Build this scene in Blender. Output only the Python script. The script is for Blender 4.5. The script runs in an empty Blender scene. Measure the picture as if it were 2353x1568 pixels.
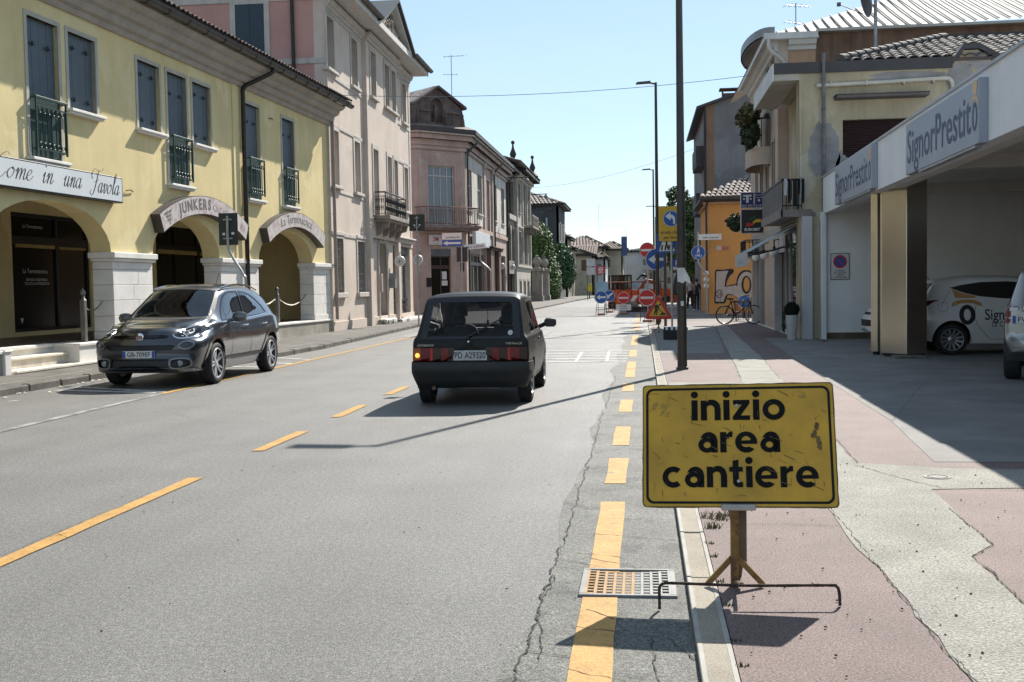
import bpy, bmesh, math, random
import numpy as np
from mathutils import Vector, Matrix
from mathutils.geometry import delaunay_2d_cdt
from mathutils.bvhtree import BVHTree
random.seed(7)
rad = math.radians
SC = bpy.context.scene
COL = SC.collection
# ---------------------------------------------------------------- camera
CAM_H = 1.49
def cam_basis(yaw, p, r):
    F = Vector((-math.sin(yaw)*math.cos(p), math.cos(yaw)*math.cos(p), -math.sin(p)))
    R = Vector((math.cos(yaw), math.sin(yaw), 0)); U = R.cross(F)
    return F, R*math.cos(r)+U*math.sin(r), -R*math.sin(r)+U*math.cos(r)
F_, R_, U_ = cam_basis(rad(6.76), rad(2.83), rad(-.96))
cd = bpy.data.cameras.new('camera'); cam = bpy.data.objects.new('camera', cd); COL.objects.link(cam)
cam.matrix_world = Matrix(((R_.x, U_.x, -F_.x, 0), (R_.y, U_.y, -F_.y, 0), (R_.z, U_.z, -F_.z, CAM_H), (0, 0, 0, 1)))
cd.sensor_width = 36; cd.lens = 2540/2353*36; cd.clip_end = 3000; cd.clip_start = .05
SC.camera = cam
# ---------------------------------------------------------------- sky, sun, exposure
SUN_AZ, SUN_EL = rad(20), rad(41.5)
W = bpy.data.worlds.new("World"); SC.world = W; W.use_nodes = True
nt = W.node_tree; nt.nodes.clear()
wo = nt.nodes.new('ShaderNodeOutputWorld'); bg = nt.nodes.new('ShaderNodeBackground'); sk = nt.nodes.new('ShaderNodeTexSky')
sk.sky_type = 'NISHITA'; sk.sun_disc = False; sk.sun_elevation = SUN_EL; sk.sun_rotation = SUN_AZ
sk.altitude = 20; sk.air_density = 1.0; sk.dust_density = .12; sk.ozone_density = 2.2
bg.inputs['Strength'].default_value = .088
# thin high cloud: a little white mixed into the sky by noise on the view direction
tc = nt.nodes.new('ShaderNodeTexCoord'); mp = nt.nodes.new('ShaderNodeMapping'); mp.inputs['Scale'].default_value = (2.2, 2.2, 9)
nz = nt.nodes.new('ShaderNodeTexNoise'); nz.inputs['Scale'].default_value = 1.6; nz.inputs['Detail'].default_value = 6; nz.inputs['Roughness'].default_value = .6
rp = nt.nodes.new('ShaderNodeValToRGB'); rp.color_ramp.elements[0].position = .5; rp.color_ramp.elements[1].position = .82
rp.color_ramp.elements[0].color = (0, 0, 0, 1); rp.color_ramp.elements[1].color = (.35, .35, .35, 1)
mx = nt.nodes.new('ShaderNodeMix'); mx.data_type = 'RGBA'; mx.inputs['B'].default_value = (6.5, 6.8, 7.0, 1)
nt.links.new(tc.outputs['Generated'], mp.inputs['Vector']); nt.links.new(mp.outputs[0], nz.inputs['Vector'])
nt.links.new(nz.outputs['Fac'], rp.inputs[0]); nt.links.new(rp.outputs[0], mx.inputs['Factor']); nt.links.new(sk.outputs[0], mx.inputs['A'])
hz = nt.nodes.new('ShaderNodeMix'); hz.data_type = 'RGBA'; hz.inputs['Factor'].default_value = .5; hz.inputs['B'].default_value = (3.9, 5.1, 6.2, 1)   # even summer haze
nt.links.new(mx.outputs['Result'], hz.inputs['A']); nt.links.new(hz.outputs['Result'], bg.inputs[0]); nt.links.new(bg.outputs[0], wo.inputs[0])
sl = bpy.data.lights.new('sun', 'SUN'); sl.energy = 4.9; sl.angle = rad(.53); sl.color = (1, .945, .86)
so = bpy.data.objects.new('sun', sl); COL.objects.link(so)
sd = Vector((math.sin(SUN_AZ)*math.cos(SUN_EL), math.cos(SUN_AZ)*math.cos(SUN_EL), math.sin(SUN_EL)))
so.rotation_euler = sd.to_track_quat('Z', 'Y').to_euler(); so.location = sd*60
SC.view_settings.view_transform = 'Standard'; SC.view_settings.look = 'None'; SC.view_settings.gamma = 1
SC.view_settings.use_curve_mapping = False; SC.view_settings.exposure = .85
# ---------------------------------------------------------------- materials
MATS = {}
def mat(name, col=(.5, .5, .5), rough=.7, metal=0., var=.12, sc=1.5, bump=0., bsc=60., spec=.5, streak=0., stcol=(.12, .10, .08), grain=0., gsc=150., coat=0., patch=None, bdist=.01, lane=0):
    """principled material: base colour varied by world-space noise, optional rain streaks, stains, fine grain and bump"""
    if name in MATS: return MATS[name]
    m = bpy.data.materials.new(name); m.use_nodes = True; MATS[name] = m
    n = m.node_tree.nodes; L = m.node_tree.links; b = n['Principled BSDF']
    b.inputs['Roughness'].default_value = rough; b.inputs['Metallic'].default_value = metal
    b.inputs['Specular IOR Level'].default_value = spec
    if coat: b.inputs['Coat Weight'].default_value = coat; b.inputs['Coat Roughness'].default_value = .03
    geo = n.new('ShaderNodeNewGeometry'); pos = geo.outputs['Position']
    def noise(scale, detail=5, rg=.6, vec=None, dist=0):
        t = n.new('ShaderNodeTexNoise'); t.inputs['Scale'].default_value = scale; t.inputs['Detail'].default_value = detail
        t.inputs['Roughness'].default_value = rg; t.inputs['Distortion'].default_value = dist
        L.new(vec or pos, t.inputs['Vector']); return t.outputs['Fac']
    def ramp(v, p0, p1, c0, c1):
        r = n.new('ShaderNodeValToRGB'); r.color_ramp.elements[0].position = p0; r.color_ramp.elements[1].position = p1
        r.color_ramp.elements[0].color = (*c0, 1); r.color_ramp.elements[1].color = (*c1, 1); L.new(v, r.inputs[0]); return r.outputs[0]
    def mix(f, a, c, mode='MIX'):
        x = n.new('ShaderNodeMix'); x.data_type = 'RGBA'; x.blend_type = mode
        if isinstance(f, (int, float)): x.inputs['Factor'].default_value = f
        else: L.new(f, x.inputs['Factor'])
        for k, v in (('A', a), ('B', c)):
            if isinstance(v, tuple): x.inputs[k].default_value = (*v, 1)
            else: L.new(v, x.inputs[k])
        return x.outputs['Result']
    c = tuple(col)
    if var:
        f = noise(sc)
        lo = tuple(max(0, v*(1-var*1.6)) for v in col); hi = tuple(min(1, v*(1+var*1.3)) for v in col)
        c = ramp(f, .3, .7, lo, hi)
    if patch:   # (colour, scale, threshold)
        pc, ps, pt = patch
        f = ramp(noise(ps, 6, .65, dist=.4), pt, pt+.03, (0, 0, 0), (1, 1, 1)); c = mix(f, c, tuple(pc))
    if streak:
        mp_ = n.new('ShaderNodeMapping'); mp_.inputs['Scale'].default_value = (3.2, 3.2, .22); L.new(pos, mp_.inputs['Vector'])
        f = ramp(noise(1.7, 6, .62, mp_.outputs[0]), .46, .8, (0, 0, 0), (streak,)*3); c = mix(f, c, tuple(stcol))
    if grain:
        f = ramp(noise(gsc, 2, .7), .32, .68, (1-grain,)*3, (1+grain,)*3); c = mix(1., c, f, 'MULTIPLY')
        if lane: c = mix(1., c, ramp(noise(gsc*.3, 2, .8), .36, .64, (.72,)*3, (1.26,)*3), 'MULTIPLY')
    if lane:   # long worn bands along the street
        m2 = n.new('ShaderNodeMapping'); m2.inputs['Scale'].default_value = (1.15, .035, 1); L.new(pos, m2.inputs['Vector'])
        c = mix(1., c, ramp(noise(1., 5, .6, m2.outputs[0]), .3, .7, (1-lane,)*3, (1+lane*.6,)*3), 'MULTIPLY')
    if isinstance(c, tuple): b.inputs['Base Color'].default_value = (*c, 1)
    else: L.new(c, b.inputs['Base Color'])
    if bump:
        bp = n.new('ShaderNodeBump'); bp.inputs['Strength'].default_value = bump; bp.inputs['Distance'].default_value = bdist
        L.new(noise(bsc, 4, .65), bp.inputs['Height']); L.new(bp.outputs[0], b.inputs['Normal'])
    return m
def emit(name, col, s):
    m = bpy.data.materials.new(name); m.use_nodes = True; b = m.node_tree.nodes['Principled BSDF']
    b.inputs['Base Color'].default_value = (*col, 1); b.inputs['Emission Color'].default_value = (*col, 1); b.inputs['Emission Strength'].default_value = s
    MATS[name] = m; return m
def glass(name, tint=(.8, .85, .85), refl=.06, rough=.02, op=0., opcol=(.02, .02, .02)):
    """thin window glass: fresnel reflection over a tinted transparent pane"""
    if name in MATS: return MATS[name]
    m = bpy.data.materials.new(name); m.use_nodes = True; MATS[name] = m
    n = m.node_tree.nodes; L = m.node_tree.links; n.clear()
    o = n.new('ShaderNodeOutputMaterial'); t = n.new('ShaderNodeBsdfTransparent'); t.inputs[0].default_value = (*tint, 1)
    g = n.new('ShaderNodeBsdfGlossy'); g.inputs['Roughness'].default_value = rough; g.inputs['Color'].default_value = (.9, .9, .9, 1)
    lw = n.new('ShaderNodeFresnel'); lw.inputs['IOR'].default_value = 1.5
    ad = n.new('ShaderNodeMath'); ad.operation = 'ADD'; ad.inputs[1].default_value = refl; ad.use_clamp = True
    L.new(lw.outputs[0], ad.inputs[0]); mxs = n.new('ShaderNodeMixShader'); L.new(ad.outputs[0], mxs.inputs[0])
    L.new(t.outputs[0], mxs.inputs[1]); L.new(g.outputs[0], mxs.inputs[2]); L.new(mxs.outputs[0], o.inputs[0])
    return m
def darkglass(name, col=(.012, .014, .015), rough=.03):
    return mat(name, col, rough, 0, 0, spec=.9)
# ---------------------------------------------------------------- mesh building
class MB:
    def __init__(s): s.v = []; s.f = []; s.m = []; s.mi = 0; s.T = None
    def add(s, vs, fs, M=None):
        o = len(s.v)
        if s.T is not None: M = s.T @ M if M is not None else s.T
        s.v += [tuple(M @ Vector(p)) if M is not None else tuple(p) for p in vs]
        s.f += [tuple(i+o for i in f) for f in fs]; s.m += [s.mi]*len(fs); return s
    def box(s, x0, x1, y0, y1, z0, z1, b=0, M=None):
        if x1 < x0: x0, x1 = x1, x0
        if y1 < y0: y0, y1 = y1, y0
        if z1 < z0: z0, z1 = z1, z0
        if not b:
            vs = [(x, y, z) for z in (z0, z1) for y in (y0, y1) for x in (x0, x1)]
            return s.add(vs, [(0, 2, 3, 1), (4, 5, 7, 6), (0, 1, 5, 4), (2, 6, 7, 3), (0, 4, 6, 2), (1, 3, 7, 5)], M)
        b = min(b, (x1-x0)*.45, (y1-y0)*.45, (z1-z0)*.45)
        c = [(x0, x1), (y0, y1), (z0, z1)]; vs = []; idx = {}
        for i in (0, 1):
            for j in (0, 1):
                for k in (0, 1):
                    cor = (c[0][i], c[1][j], c[2][k]); sg = (1-2*i, 1-2*j, 1-2*k)
                    for a in range(3):
                        p = [cor[q]+(sg[q]*b if q != a else 0) for q in range(3)]; idx[i, j, k, a] = len(vs); vs.append(p)
        fs = []
        for a in range(3):
            u, w = (a+1) % 3, (a+2) % 3
            for e in (0, 1):
                def key(p, q):
                    t = [0]*3; t[a] = e; t[u] = p; t[w] = q; return idx[(*t, a)]
                q4 = [key(0, 0), key(1, 0), key(1, 1), key(0, 1)]; fs.append(q4 if e else q4[::-1])
        for a in range(3):          # edges along axis a
            u, w = (a+1) % 3, (a+2) % 3
            for p in (0, 1):
                for q in (0, 1):
                    def k2(e, ax):
                        t = [0]*3; t[a] = e; t[u] = p; t[w] = q; return idx[(*t, ax)]
                    f = [k2(0, u), k2(1, u), k2(1, w), k2(0, w)]
                    fs.append(f if (p ^ q) else f[::-1])
        for i in (0, 1):
            for j in (0, 1):
                for k in (0, 1):
                    f = [idx[i, j, k, a] for a in range(3)]; fs.append(f if (i+j+k) % 2 else f[::-1])
        return s.add(vs, fs, M)
    def tube(s, pts, r, n=8, closed=False, cap=True, M=None, sq=False):
        pts = [Vector(p) for p in pts]; N = len(pts); rs = r if isinstance(r, (list, tuple)) else [r]*N
        vs = []; fs = []; up = None
        for i, p in enumerate(pts):
            a = pts[i-1] if (i or closed) else p; c = pts[(i+1) % N] if (i < N-1 or closed) else p
            t = (c-a).normalized() if (c-a).length > 1e-9 else Vector((0, 0, 1))
            if up is None: up = Vector((0, 0, 1)) if abs(t.z) < .9 else Vector((1, 0, 0))
            u = (up - t*up.dot(t)).normalized(); w = t.cross(u); up = u
            for k in range(n):
                an = 2*math.pi*(k+(.5 if sq else 0))/n; vs.append(p+(u*math.cos(an)+w*math.sin(an))*rs[i])
        for i in range(N if closed else N-1):
            j = (i+1) % N
            for k in range(n): fs.append((i*n+k, i*n+(k+1) % n, j*n+(k+1) % n, j*n+k))
        if cap and not closed: fs.append(tuple(range(n))[::-1]); fs.append(tuple((N-1)*n+k for k in range(n)))
        return s.add(vs, fs, M)
    def lathe(s, prof, n=16, M=None, cap=True):
        vs = []; fs = []
        for r, z in prof:
            for k in range(n): a = 2*math.pi*k/n; vs.append((r*math.cos(a), r*math.sin(a), z))
        for i in range(len(prof)-1):
            for k in range(n): fs.append((i*n+k, i*n+(k+1) % n, (i+1)*n+(k+1) % n, (i+1)*n+k))
        if cap:
            if prof[0][0] > 1e-6: fs.append(tuple(range(n))[::-1])
            if prof[-1][0] > 1e-6: fs.append(tuple((len(prof)-1)*n+k for k in range(n)))
        return s.add(vs, fs, M)
    def poly(s, outer, holes=(), t=0., M=None, rev=None):
        """plate in the local xz plane (front face at y=0, thickness t towards +y), with holes; reveals of depth rev round the holes"""
        loops = [list(outer)]+[list(h) for h in holes]; vs = []; es = []
        for l in loops:
            o = len(vs); vs += [Vector(p) for p in l]; es += [(o+i, o+(i+1) % len(l)) for i in range(len(l))]
        r = delaunay_2d_cdt(vs, es, [], 0, 1e-6); V, FF = r[0], r[2]
        def inside(p, l):
            c = False
            for i in range(len(l)):
                a, b = l[i], l[i-1]
                if (a[1] > p[1]) != (b[1] > p[1]) and p[0] < (b[0]-a[0])*(p[1]-a[1])/(b[1]-a[1])+a[0]: c = not c
            return c
        keep = []
        for f in FF:
            c = sum((V[i] for i in f), Vector((0, 0)))/len(f)
            if inside(c, loops[0]) and not any(inside(c, h) for h in loops[1:]):
                a, b_, c_ = V[f[0]], V[f[1]], V[f[2]]
                if (b_-a).cross(c_-a) < 0: f = f[::-1]
                keep.append(tuple(f))
        s.add([(p.x, 0, p.y) for p in V], keep, M)
        if t: s.add([(p.x, t, p.y) for p in V], [f[::-1] for f in keep], M)
        d = t or rev
        if d:
            for k, l in enumerate(loops):
                if k == 0 and not t: continue
                n = len(l); ar = sum(l[i-1][0]*l[i][1]-l[i][0]*l[i-1][1] for i in range(n)); q = rev if (k and rev) else d
                vv = [(p[0], 0, p[1]) for p in l]+[(p[0], q, p[1]) for p in l]
                ff = [(i, i+n, (i+1) % n+n, (i+1) % n) for i in range(n)]
                if (ar < 0) ^ (k > 0): ff = [f[::-1] for f in ff]
                s.add(vv, ff, M)
        return s
    def sheet(s, pts, z=0):
        """flat polygon in xy"""
        vs = [Vector(p) for p in pts]; n = len(vs)
        r = delaunay_2d_cdt(vs, [(i, (i+1) % n) for i in range(n)], [], 1, 1e-6)
        fs = []
        for f in r[2]:
            a, b_, c_ = (r[0][i] for i in f[:3]); fs.append(f if (b_-a).cross(c_-a) > 0 else f[::-1])
        return s.add([(p.x, p.y, z) for p in r[0]], fs)
    def slab(s, pts, z0, z1):
        """solid with polygon pts in xy"""
        s.sheet(pts, z1); n = len(pts)
        ar = sum(pts[i-1][0]*pts[i][1]-pts[i][0]*pts[i-1][1] for i in range(n))
        fs = [(i, (i+1) % n, (i+1) % n+n, i+n) for i in range(n)]
        return s.add([(p[0], p[1], z0) for p in pts]+[(p[0], p[1], z1) for p in pts], fs if ar > 0 else [f[::-1] for f in fs])
    def ribbon(s, pts, w, z=0, M=None):
        """flat strip of width w along a polyline in xy (w may be a list)"""
        n = len(pts); vs = []
        for i, p in enumerate(pts):
            a = Vector(pts[max(0, i-1)][:2]); c = Vector(pts[min(n-1, i+1)][:2]); t = (c-a).normalized(); nn = Vector((-t.y, t.x))
            ww = (w[i] if isinstance(w, list) else w)/2; q = Vector(p[:2])
            vs += [(*(q+nn*ww), z), (*(q-nn*ww), z)]
        return s.add(vs, [(2*i, 2*i+1, 2*i+3, 2*i+2) for i in range(n-1)], M)
def obj(name, mb, m, parent=None, M=None, smooth=35, label=None, kind=None):
    me = bpy.data.meshes.new(name)
    if isinstance(mb, MB):
        me.from_pydata(mb.v, [], mb.f); ms = m if isinstance(m, (list, tuple)) else [m]
        for x in ms: me.materials.append(x)
        if len(ms) > 1: me.polygons.foreach_set('material_index', mb.m)
    if smooth:
        me.polygons.foreach_set('use_smooth', [True]*len(me.polygons)); me.set_sharp_from_angle(angle=rad(smooth))
    me.update()
    o = bpy.data.objects.new(name, me); COL.objects.link(o)
    if parent: o.parent = parent
    if M is not None: o.matrix_local = M
    if label: o['label'] = label
    if kind: o['kind'] = kind
    return o
def inst(o, parent, M=None, name=None):
    c = o.copy(); COL.objects.link(c); c.parent = parent
    if M is not None: c.matrix_local = M
    return c
def thing(name, label, cat, loc=(0, 0, 0), rz=0, group=None):
    o = bpy.data.objects.new(name, None); COL.objects.link(o); o.location = loc; o.rotation_euler = (0, 0, rz)
    o['label'] = label; o['category'] = cat; o.empty_display_size = .2
    if group: o['group'] = group
    return o
def tag(o, label, cat, group=None):
    o['label'] = label; o['category'] = cat
    if group: o['group'] = group
    return o
def copy_tree(o, parent=None, loc=None, rz=None, label=None):
    c = o.copy(); COL.objects.link(c)
    if parent is not None: c.parent = parent
    if loc is not None: c.location = loc
    if rz is not None: c.rotation_euler = (0, 0, rz)
    if label: c['label'] = label
    for ch in list(o.children): copy_tree(ch, c)
    return c
def T(x=0, y=0, z=0, rz=0, rx=0, ry=0, s=1):
    M = Matrix.Translation((x, y, z)) @ Matrix.Rotation(rz, 4, 'Z') @ Matrix.Rotation(ry, 4, 'Y') @ Matrix.Rotation(rx, 4, 'X')
    return M @ Matrix.Scale(s, 4) if s != 1 else M
TXT = {}
def text2d(s, bold=0., shear=0.):
    """outline text as 2D verts and faces, cap height 1, origin at the left of the baseline"""
    k = (s, bold, shear)
    if k in TXT: return TXT[k]
    c = bpy.data.curves.new('t', 'FONT'); c.body = s; c.offset = bold; c.shear = shear; c.resolution_u = 3
    o = bpy.data.objects.new('t', c); COL.objects.link(o)
    me = bpy.data.meshes.new_from_object(o.evaluated_get(bpy.context.evaluated_depsgraph_get()))
    v = [(p.co.x/.69, p.co.y/.69) for p in me.vertices]; f = [tuple(p.vertices) for p in me.polygons]
    bpy.data.objects.remove(o); bpy.data.curves.remove(c); bpy.data.meshes.remove(me)
    TXT[k] = (v, f); return TXT[k]
def put_text(mb, s, x, z, h, y=0., sx=1., align='c', bold=0., shear=0., M=None, width=None, t=0):
    """lettering on the xz plane at depth y, reading along +x, facing -y"""
    v, f = text2d(s, bold, shear)
    if not v: return
    x0 = min(p[0] for p in v); x1 = max(p[0] for p in v); w = x1-x0
    if width: sx = width/(w*h)
    off = {'c': -(x0+x1)/2, 'l': -x0, 'r': -x1}[align]
    P = [(x+(p[0]+off)*h*sx, y, z+p[1]*h) for p in v]
    mb.add(P, f, M)
def disc_pts(cx, cz, r, n=28, rz=None): return [(cx+r*math.cos(2*math.pi*i/n), cz+(rz or r)*math.sin(2*math.pi*i/n)) for i in range(n)]
def catmull(pts, n=8, closed=False):
    P = [Vector(p) for p in pts]; N = len(P); out = []
    for i in range(N if closed else N-1):
        a, b, c, d = (P[(i+k) % N] if closed else P[min(max(i+k, 0), N-1)] for k in (-1, 0, 1, 2))
        for j in range(n):
            t = j/n; out.append(tuple(.5*((2*b)+(c-a)*t+(2*a-5*b+4*c-d)*t*t+(3*b-a-3*c+d)*t**3)))
    if not closed: out.append(tuple(P[-1]))
    return out
# ================================================================= SETTING
K = .9765                      # pavement on the right stands 35 mm above the road
ASPH = mat('asphalt', (.140, .136, .125), .58, 0, .09, .9, .7, 210, .5, grain=.85, gsc=105, bdist=.012, lane=.16, patch=((.118, .115, .106), .28, .64))
ASPH2 = mat('old_asphalt', (.125, .125, .11), .7, 0, .18, 2.2, .8, 110, .4, grain=.75, gsc=120, bdist=.01, lane=.06, patch=((.075, .075, .068), 2.5, .58))
PAVL = mat('grey_pavement', (.115, .106, .094), .8, 0, .22, 1.3, .5, 90, .4, grain=.4, gsc=70, patch=((.16, .15, .13), .8, .6))
PINK = mat('reddish_asphalt', (.148, .104, .095), .75, 0, .12, 1.6, .7, 120, .4, grain=.7, gsc=110, bdist=.008)
CONC = mat('pale_concrete', (.27, .26, .228), .85, 0, .12, 2.2, 1., 60, .35, grain=.5, gsc=80, bdist=.012)
PGREY = mat('grey_forecourt', (.185, .18, .17), .8, 0, .15, 1.2, .6, 100, .4, grain=.35, gsc=80)
KERB = mat('kerb_granite', (.27, .235, .185), .8, 0, .12, 3, .5, 120, .4, grain=.3, gsc=130)
KERB2 = mat('kerb_rim', (.34, .325, .29), .8, 0, .12, 5, .3, 120, .4)
DARK = mat('dark_gap', (.02, .019, .017), .9, 0, .2, 8)
YPAINT = mat('yellow_road_paint', (.42, .235, .062), .7, 0, .12, 6, .4, 90, .4, grain=.22, gsc=70, patch=((.22, .15, .08), 9, .64))
WPAINT = mat('white_road_paint', (.46, .46, .43), .75, 0, .15, 5, .4, 90, .4, grain=.25, gsc=70, patch=((.15, .148, .14), 7, .56))
WP2 = mat('worn_white_paint', (.27, .27, .25), .75, 0, .2, 5, .4, 90, .4, grain=.25, gsc=70, patch=((.155, .15, .14), 3, .5))
gnd = MB(); gnd.sheet([(-900, -300), (900, -300), (900, 1600), (-900, 1600)], -.02)
obj('ground', gnd, PAVL, kind='structure', smooth=0)
LK = [(-9.35, -6), (-9.36, 15), (-9.36, 20.6), (-8.9, 21.4), (-8.1, 22.6), (-7.95, 27), (-8.2, 34), (-8.45, 41), (-8.3, 48), (-7.4, 56), (-6.7, 64), (-6.5, 80), (-6.2, 105), (-5.0, 140), (-3.6, 175), (-2, 230)]
RK = [(.2, -6), (.2, 52), (.3, 90), (1.2, 140), (3.4, 200), (5, 230)]
rd = MB(); rd.sheet(LK + RK[::-1], 0)
road = obj('road', rd, ASPH, kind='structure', smooth=0)
m = MB()
nb = 60; left = [(-.5+.05*math.sin(i*.9)+random.uniform(-.03, .03), 1+i*.55) for i in range(nb)]
m.sheet(left + [(.2, 1+(nb-1)*.55), (.2, 1)], .003)
obj('gutter_strip', m, ASPH2, road, smooth=0)
# ---- painted markings, each a part of the road
def dash(pts, mt=YPAINT, name='lane_dash'):
    q = MB(); q.sheet(pts, .007); obj(name, q, mt, road, smooth=0)
def wob(x0, x1, y0, y1, sk=0., n=None):
    n = n or max(2, int((y1-y0)/.3)); j = lambda: random.uniform(-.006, .006)
    return [(x0+j(), y0+(y1-y0)*i/n) for i in range(n+1)] + [(x1+j(), y1+sk-(y1-y0)*i/n) for i in range(n+1)]
for y0, y1 in [(3.9, 8.4), (9.84, 11.21), (12.47, 13.77), (15.12, 16.37), (17.7, 19), (20.3, 21.6), (22.9, 24.2), (25.6, 26.9), (28.2, 29.5)]:
    dash(wob(-3.62, -3.5, y0, y1, .02))
for y0, y1 in [(2.2, 5.2), (5.66, 7.53), (8.23, 9.44), (10.21, 11.56), (12.9, 14.27), (15.43, 16.66), (17.75, 19.4), (19.5, 21.35), (22.8, 25.2), (27.1, 32.2), (36.1, 41.8), (43.5, 48.5), (50.5, 56)]:
    dash(wob(-.295, -.135, y0, y1))
q = MB(); q.ribbon([(-7.0, 15.4), (-7.0, 20.6), (-6.95, 27), (-6.92, 34.5)], .12, .007); obj('edge_line', q, YPAINT, road, smooth=0)
q = MB(); q.ribbon([(-6.98, 8), (-6.98, 11.3), (-7.03, 15.4)], .12, .006); obj('edge_line', q, WP2, road, smooth=0)
for P in ([(-9.2, 16.75), (-7.05, 15.65)], [(-9.0, 16.1), (-7.15, 15.55)], [(-8.9, 21.3), (-7.05, 20.55)], [(-8.3, 22.4), (-7.05, 21.6)], [(-8.1, 23.6), (-7.05, 22.8)]):
    q = MB(); q.ribbon(P, .16, .0065); obj('parking_line', q, WPAINT, road, smooth=0)
for x in [-7.4+1.0*i for i in range(8)]:
    dash([(x, 32.6), (x+.5, 32.6), (x+.5, 36), (x, 36)], WP2, 'crossing_bar')
for y in (21.5, 22.3, 23.1, 24.0, 25.0):
    q = MB(); q.ribbon([(-2.9, y+.05), (-.32, y)], .17, .006); obj('stop_line', q, WPAINT, road, smooth=0)
for x in (-2.2, -1.3, -.7):
    q = MB(); q.ribbon([(x, 21.4), (x-.05, 24.6)], .06, .0055); obj('stop_line', q, WPAINT, road, smooth=0)
# road works patch beyond the barrier line, and its trench seam
q = MB(); q.ribbon([(-6.4, 52.2), (-3, 52.4), (.2, 51.6)], .22, .006); obj('trench_seam', q, DARK, road, smooth=0)
q = MB(); q.sheet([(-6.6, 52.6), (.2, 52.4), (.25, 75), (-6.4, 75)], .004); obj('worn_patch', q, PGREY, road, smooth=0)
for P in ([(-3.2, 47.5), (-1, 48.2), (.2, 48)], [(-6.9, 30.6), (-3, 31), (.2, 31.3)]):
    q = MB(); q.ribbon(P, .05, .006); obj('trench_seam', q, DARK, road, smooth=0)
# ---- cracks
def walk(a, b, n, j):
    a = Vector(a); b = Vector(b); d = (b-a)/n; nn = Vector((-d.y, d.x)).normalized(); o = 0; out = []
    for i in range(n+1):
        o = o*.7+random.uniform(-j, j); out.append(tuple(a+d*i+nn*o*(1 if 0 < i < n else 0)))
    return out
ck = MB()
def crack(a, b, w, n=None, j=.012, z=.0085):
    L = (Vector(b)-Vector(a)).length; n = n or max(6, int(L/.035)); P = walk(a, b, n, j)
    ck.ribbon(P, [w*random.uniform(.25, 1.3) for _ in P], z)
crack((-.47, 6.9), (-.50, 3.2), .009, 150, .011); crack((-.46, 12), (-.47, 6.9), .007, 130, .012); crack((-.46, 18), (-.46, 12), .006, 80, .015)
for a, b in [((-.47, 6.1), (-.1, 5.95)), ((-.48, 5.95), (-.2, 5.75)), ((-.48, 5.25), (-.27, 5.3)), ((-.3, 5.95), (-.02, 5.75)), ((-.3, 6.55), (.18, 6.4)), ((-.32, 4.75), (.1, 4.6)), ((.1, 4.6), (.19, 4.35)), ((-.3, 4.2), (-.12, 4.1)),
             ((-.27, 5.0), (-.14, 4.85)), ((-.29, 3.9), (-.13, 3.95)), ((-.5, 4.4), (-.3, 4.35)), ((.02, 4.6), (.05, 3.6)), ((-.46, 7.9), (-.2, 8.0)), ((-.46, 5.6), (-.49, 5.2)), ((-.49, 4.9), (-.42, 4.3)), ((-.1, 5.68), (-.02, 5.74)), ((-3.62, 6.4), (-3.5, 6.3)), ((-3.63, 6.3), (-3.52, 6.45)), ((-3.64, 5.2), (-3.63, 7.6))]:
    crack(a, b, .0055)
obj('crack', ck, DARK, road, smooth=0, kind='stuff')
# ---- right pavement
pv = MB(); H = .035
RP = [(.345, -6)] + [(.345, 42.2), (1.2, 43.2), (30, 43.2), (30, -6)]
pv.slab(RP, -.2, H)
pvr = obj('pavement', pv, PINK, kind='structure', smooth=0)
pv = MB(); pv.slab([(.36, 52.5), (.46, 90), (1.4, 140), (3.6, 200), (30, 200), (30, 53.5), (5, 52.2)], -.2, H); obj('pavement', pv, PGREY, kind='structure', smooth=0)
pv = MB(); pv.sheet([(.2, 42), (30, 42), (30, 54), (.2, 54)], -.004); obj('side_street', pv, PAVL, kind='structure', smooth=0)
rag = lambda P, j=.02, s=.25: [(p[0]*K+random.uniform(-j, j), p[1]*K+random.uniform(-j, j)) for a, b in zip(P, P[1:]) for p in [tuple(Vector(a).lerp(Vector(b), i/max(1, int((Vector(b)-Vector(a)).length/s)))) for i in range(max(1, int((Vector(b)-Vector(a)).length/s)))]]
ST = [(1.2, 2.0), (1.2, 4.2), (1.2, 5.5), (1.18, 6.3), (1.19, 6.9), (1.21, 7.6), (1.25, 9), (1.34, 13), (1.5, 17.4), (1.74, 22), (2.0, 28), (2.6, 40), (2.95, 40), (2.5, 28), (2.33, 22.3), (2.09, 17.3), (1.82, 11.5), (1.72, 9.25), (2.1, 9.1), (2.4, 8.95), (6.5, 8.93), (6.5, 8.16), (2.68, 8.16), (2.03, 8.06), (1.97, 7.2), (1.93, 6.37), (1.74, 6.1), (1.72, 5.2), (1.72, 2.0), (1.2, 2.0)]
m = MB(); pts = rag(ST); m.sheet(pts, H+.004); obj('concrete_strip', m, CONC, pvr, smooth=0)
m = MB(); m.sheet([(p[0]*K, p[1]*K) for p in [(2.35, 9.3), (2.6, 12), (2.75, 17), (3.0, 24), (3.2, 30), (12, 30), (12, 9.3)]], H+.003); obj('forecourt_patch', m, PGREY, pvr, smooth=0)
m = MB(); m.sheet([(p[0]*K, p[1]*K) for p in [(.37, 14.6), (1.36, 14.6), (1.46, 16.6), (.37, 16.8)]], H+.004); obj('forecourt_patch', m, CONC, pvr, smooth=0)
m = MB(); m.sheet([(p[0]*K, p[1]*K) for p in [(.37, 24), (1.7, 23.6), (1.95, 28), (2.5, 40), (.37, 40)]], H+.0035); obj('forecourt_patch', m, PGREY, pvr, smooth=0)
ck = MB()
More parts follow.
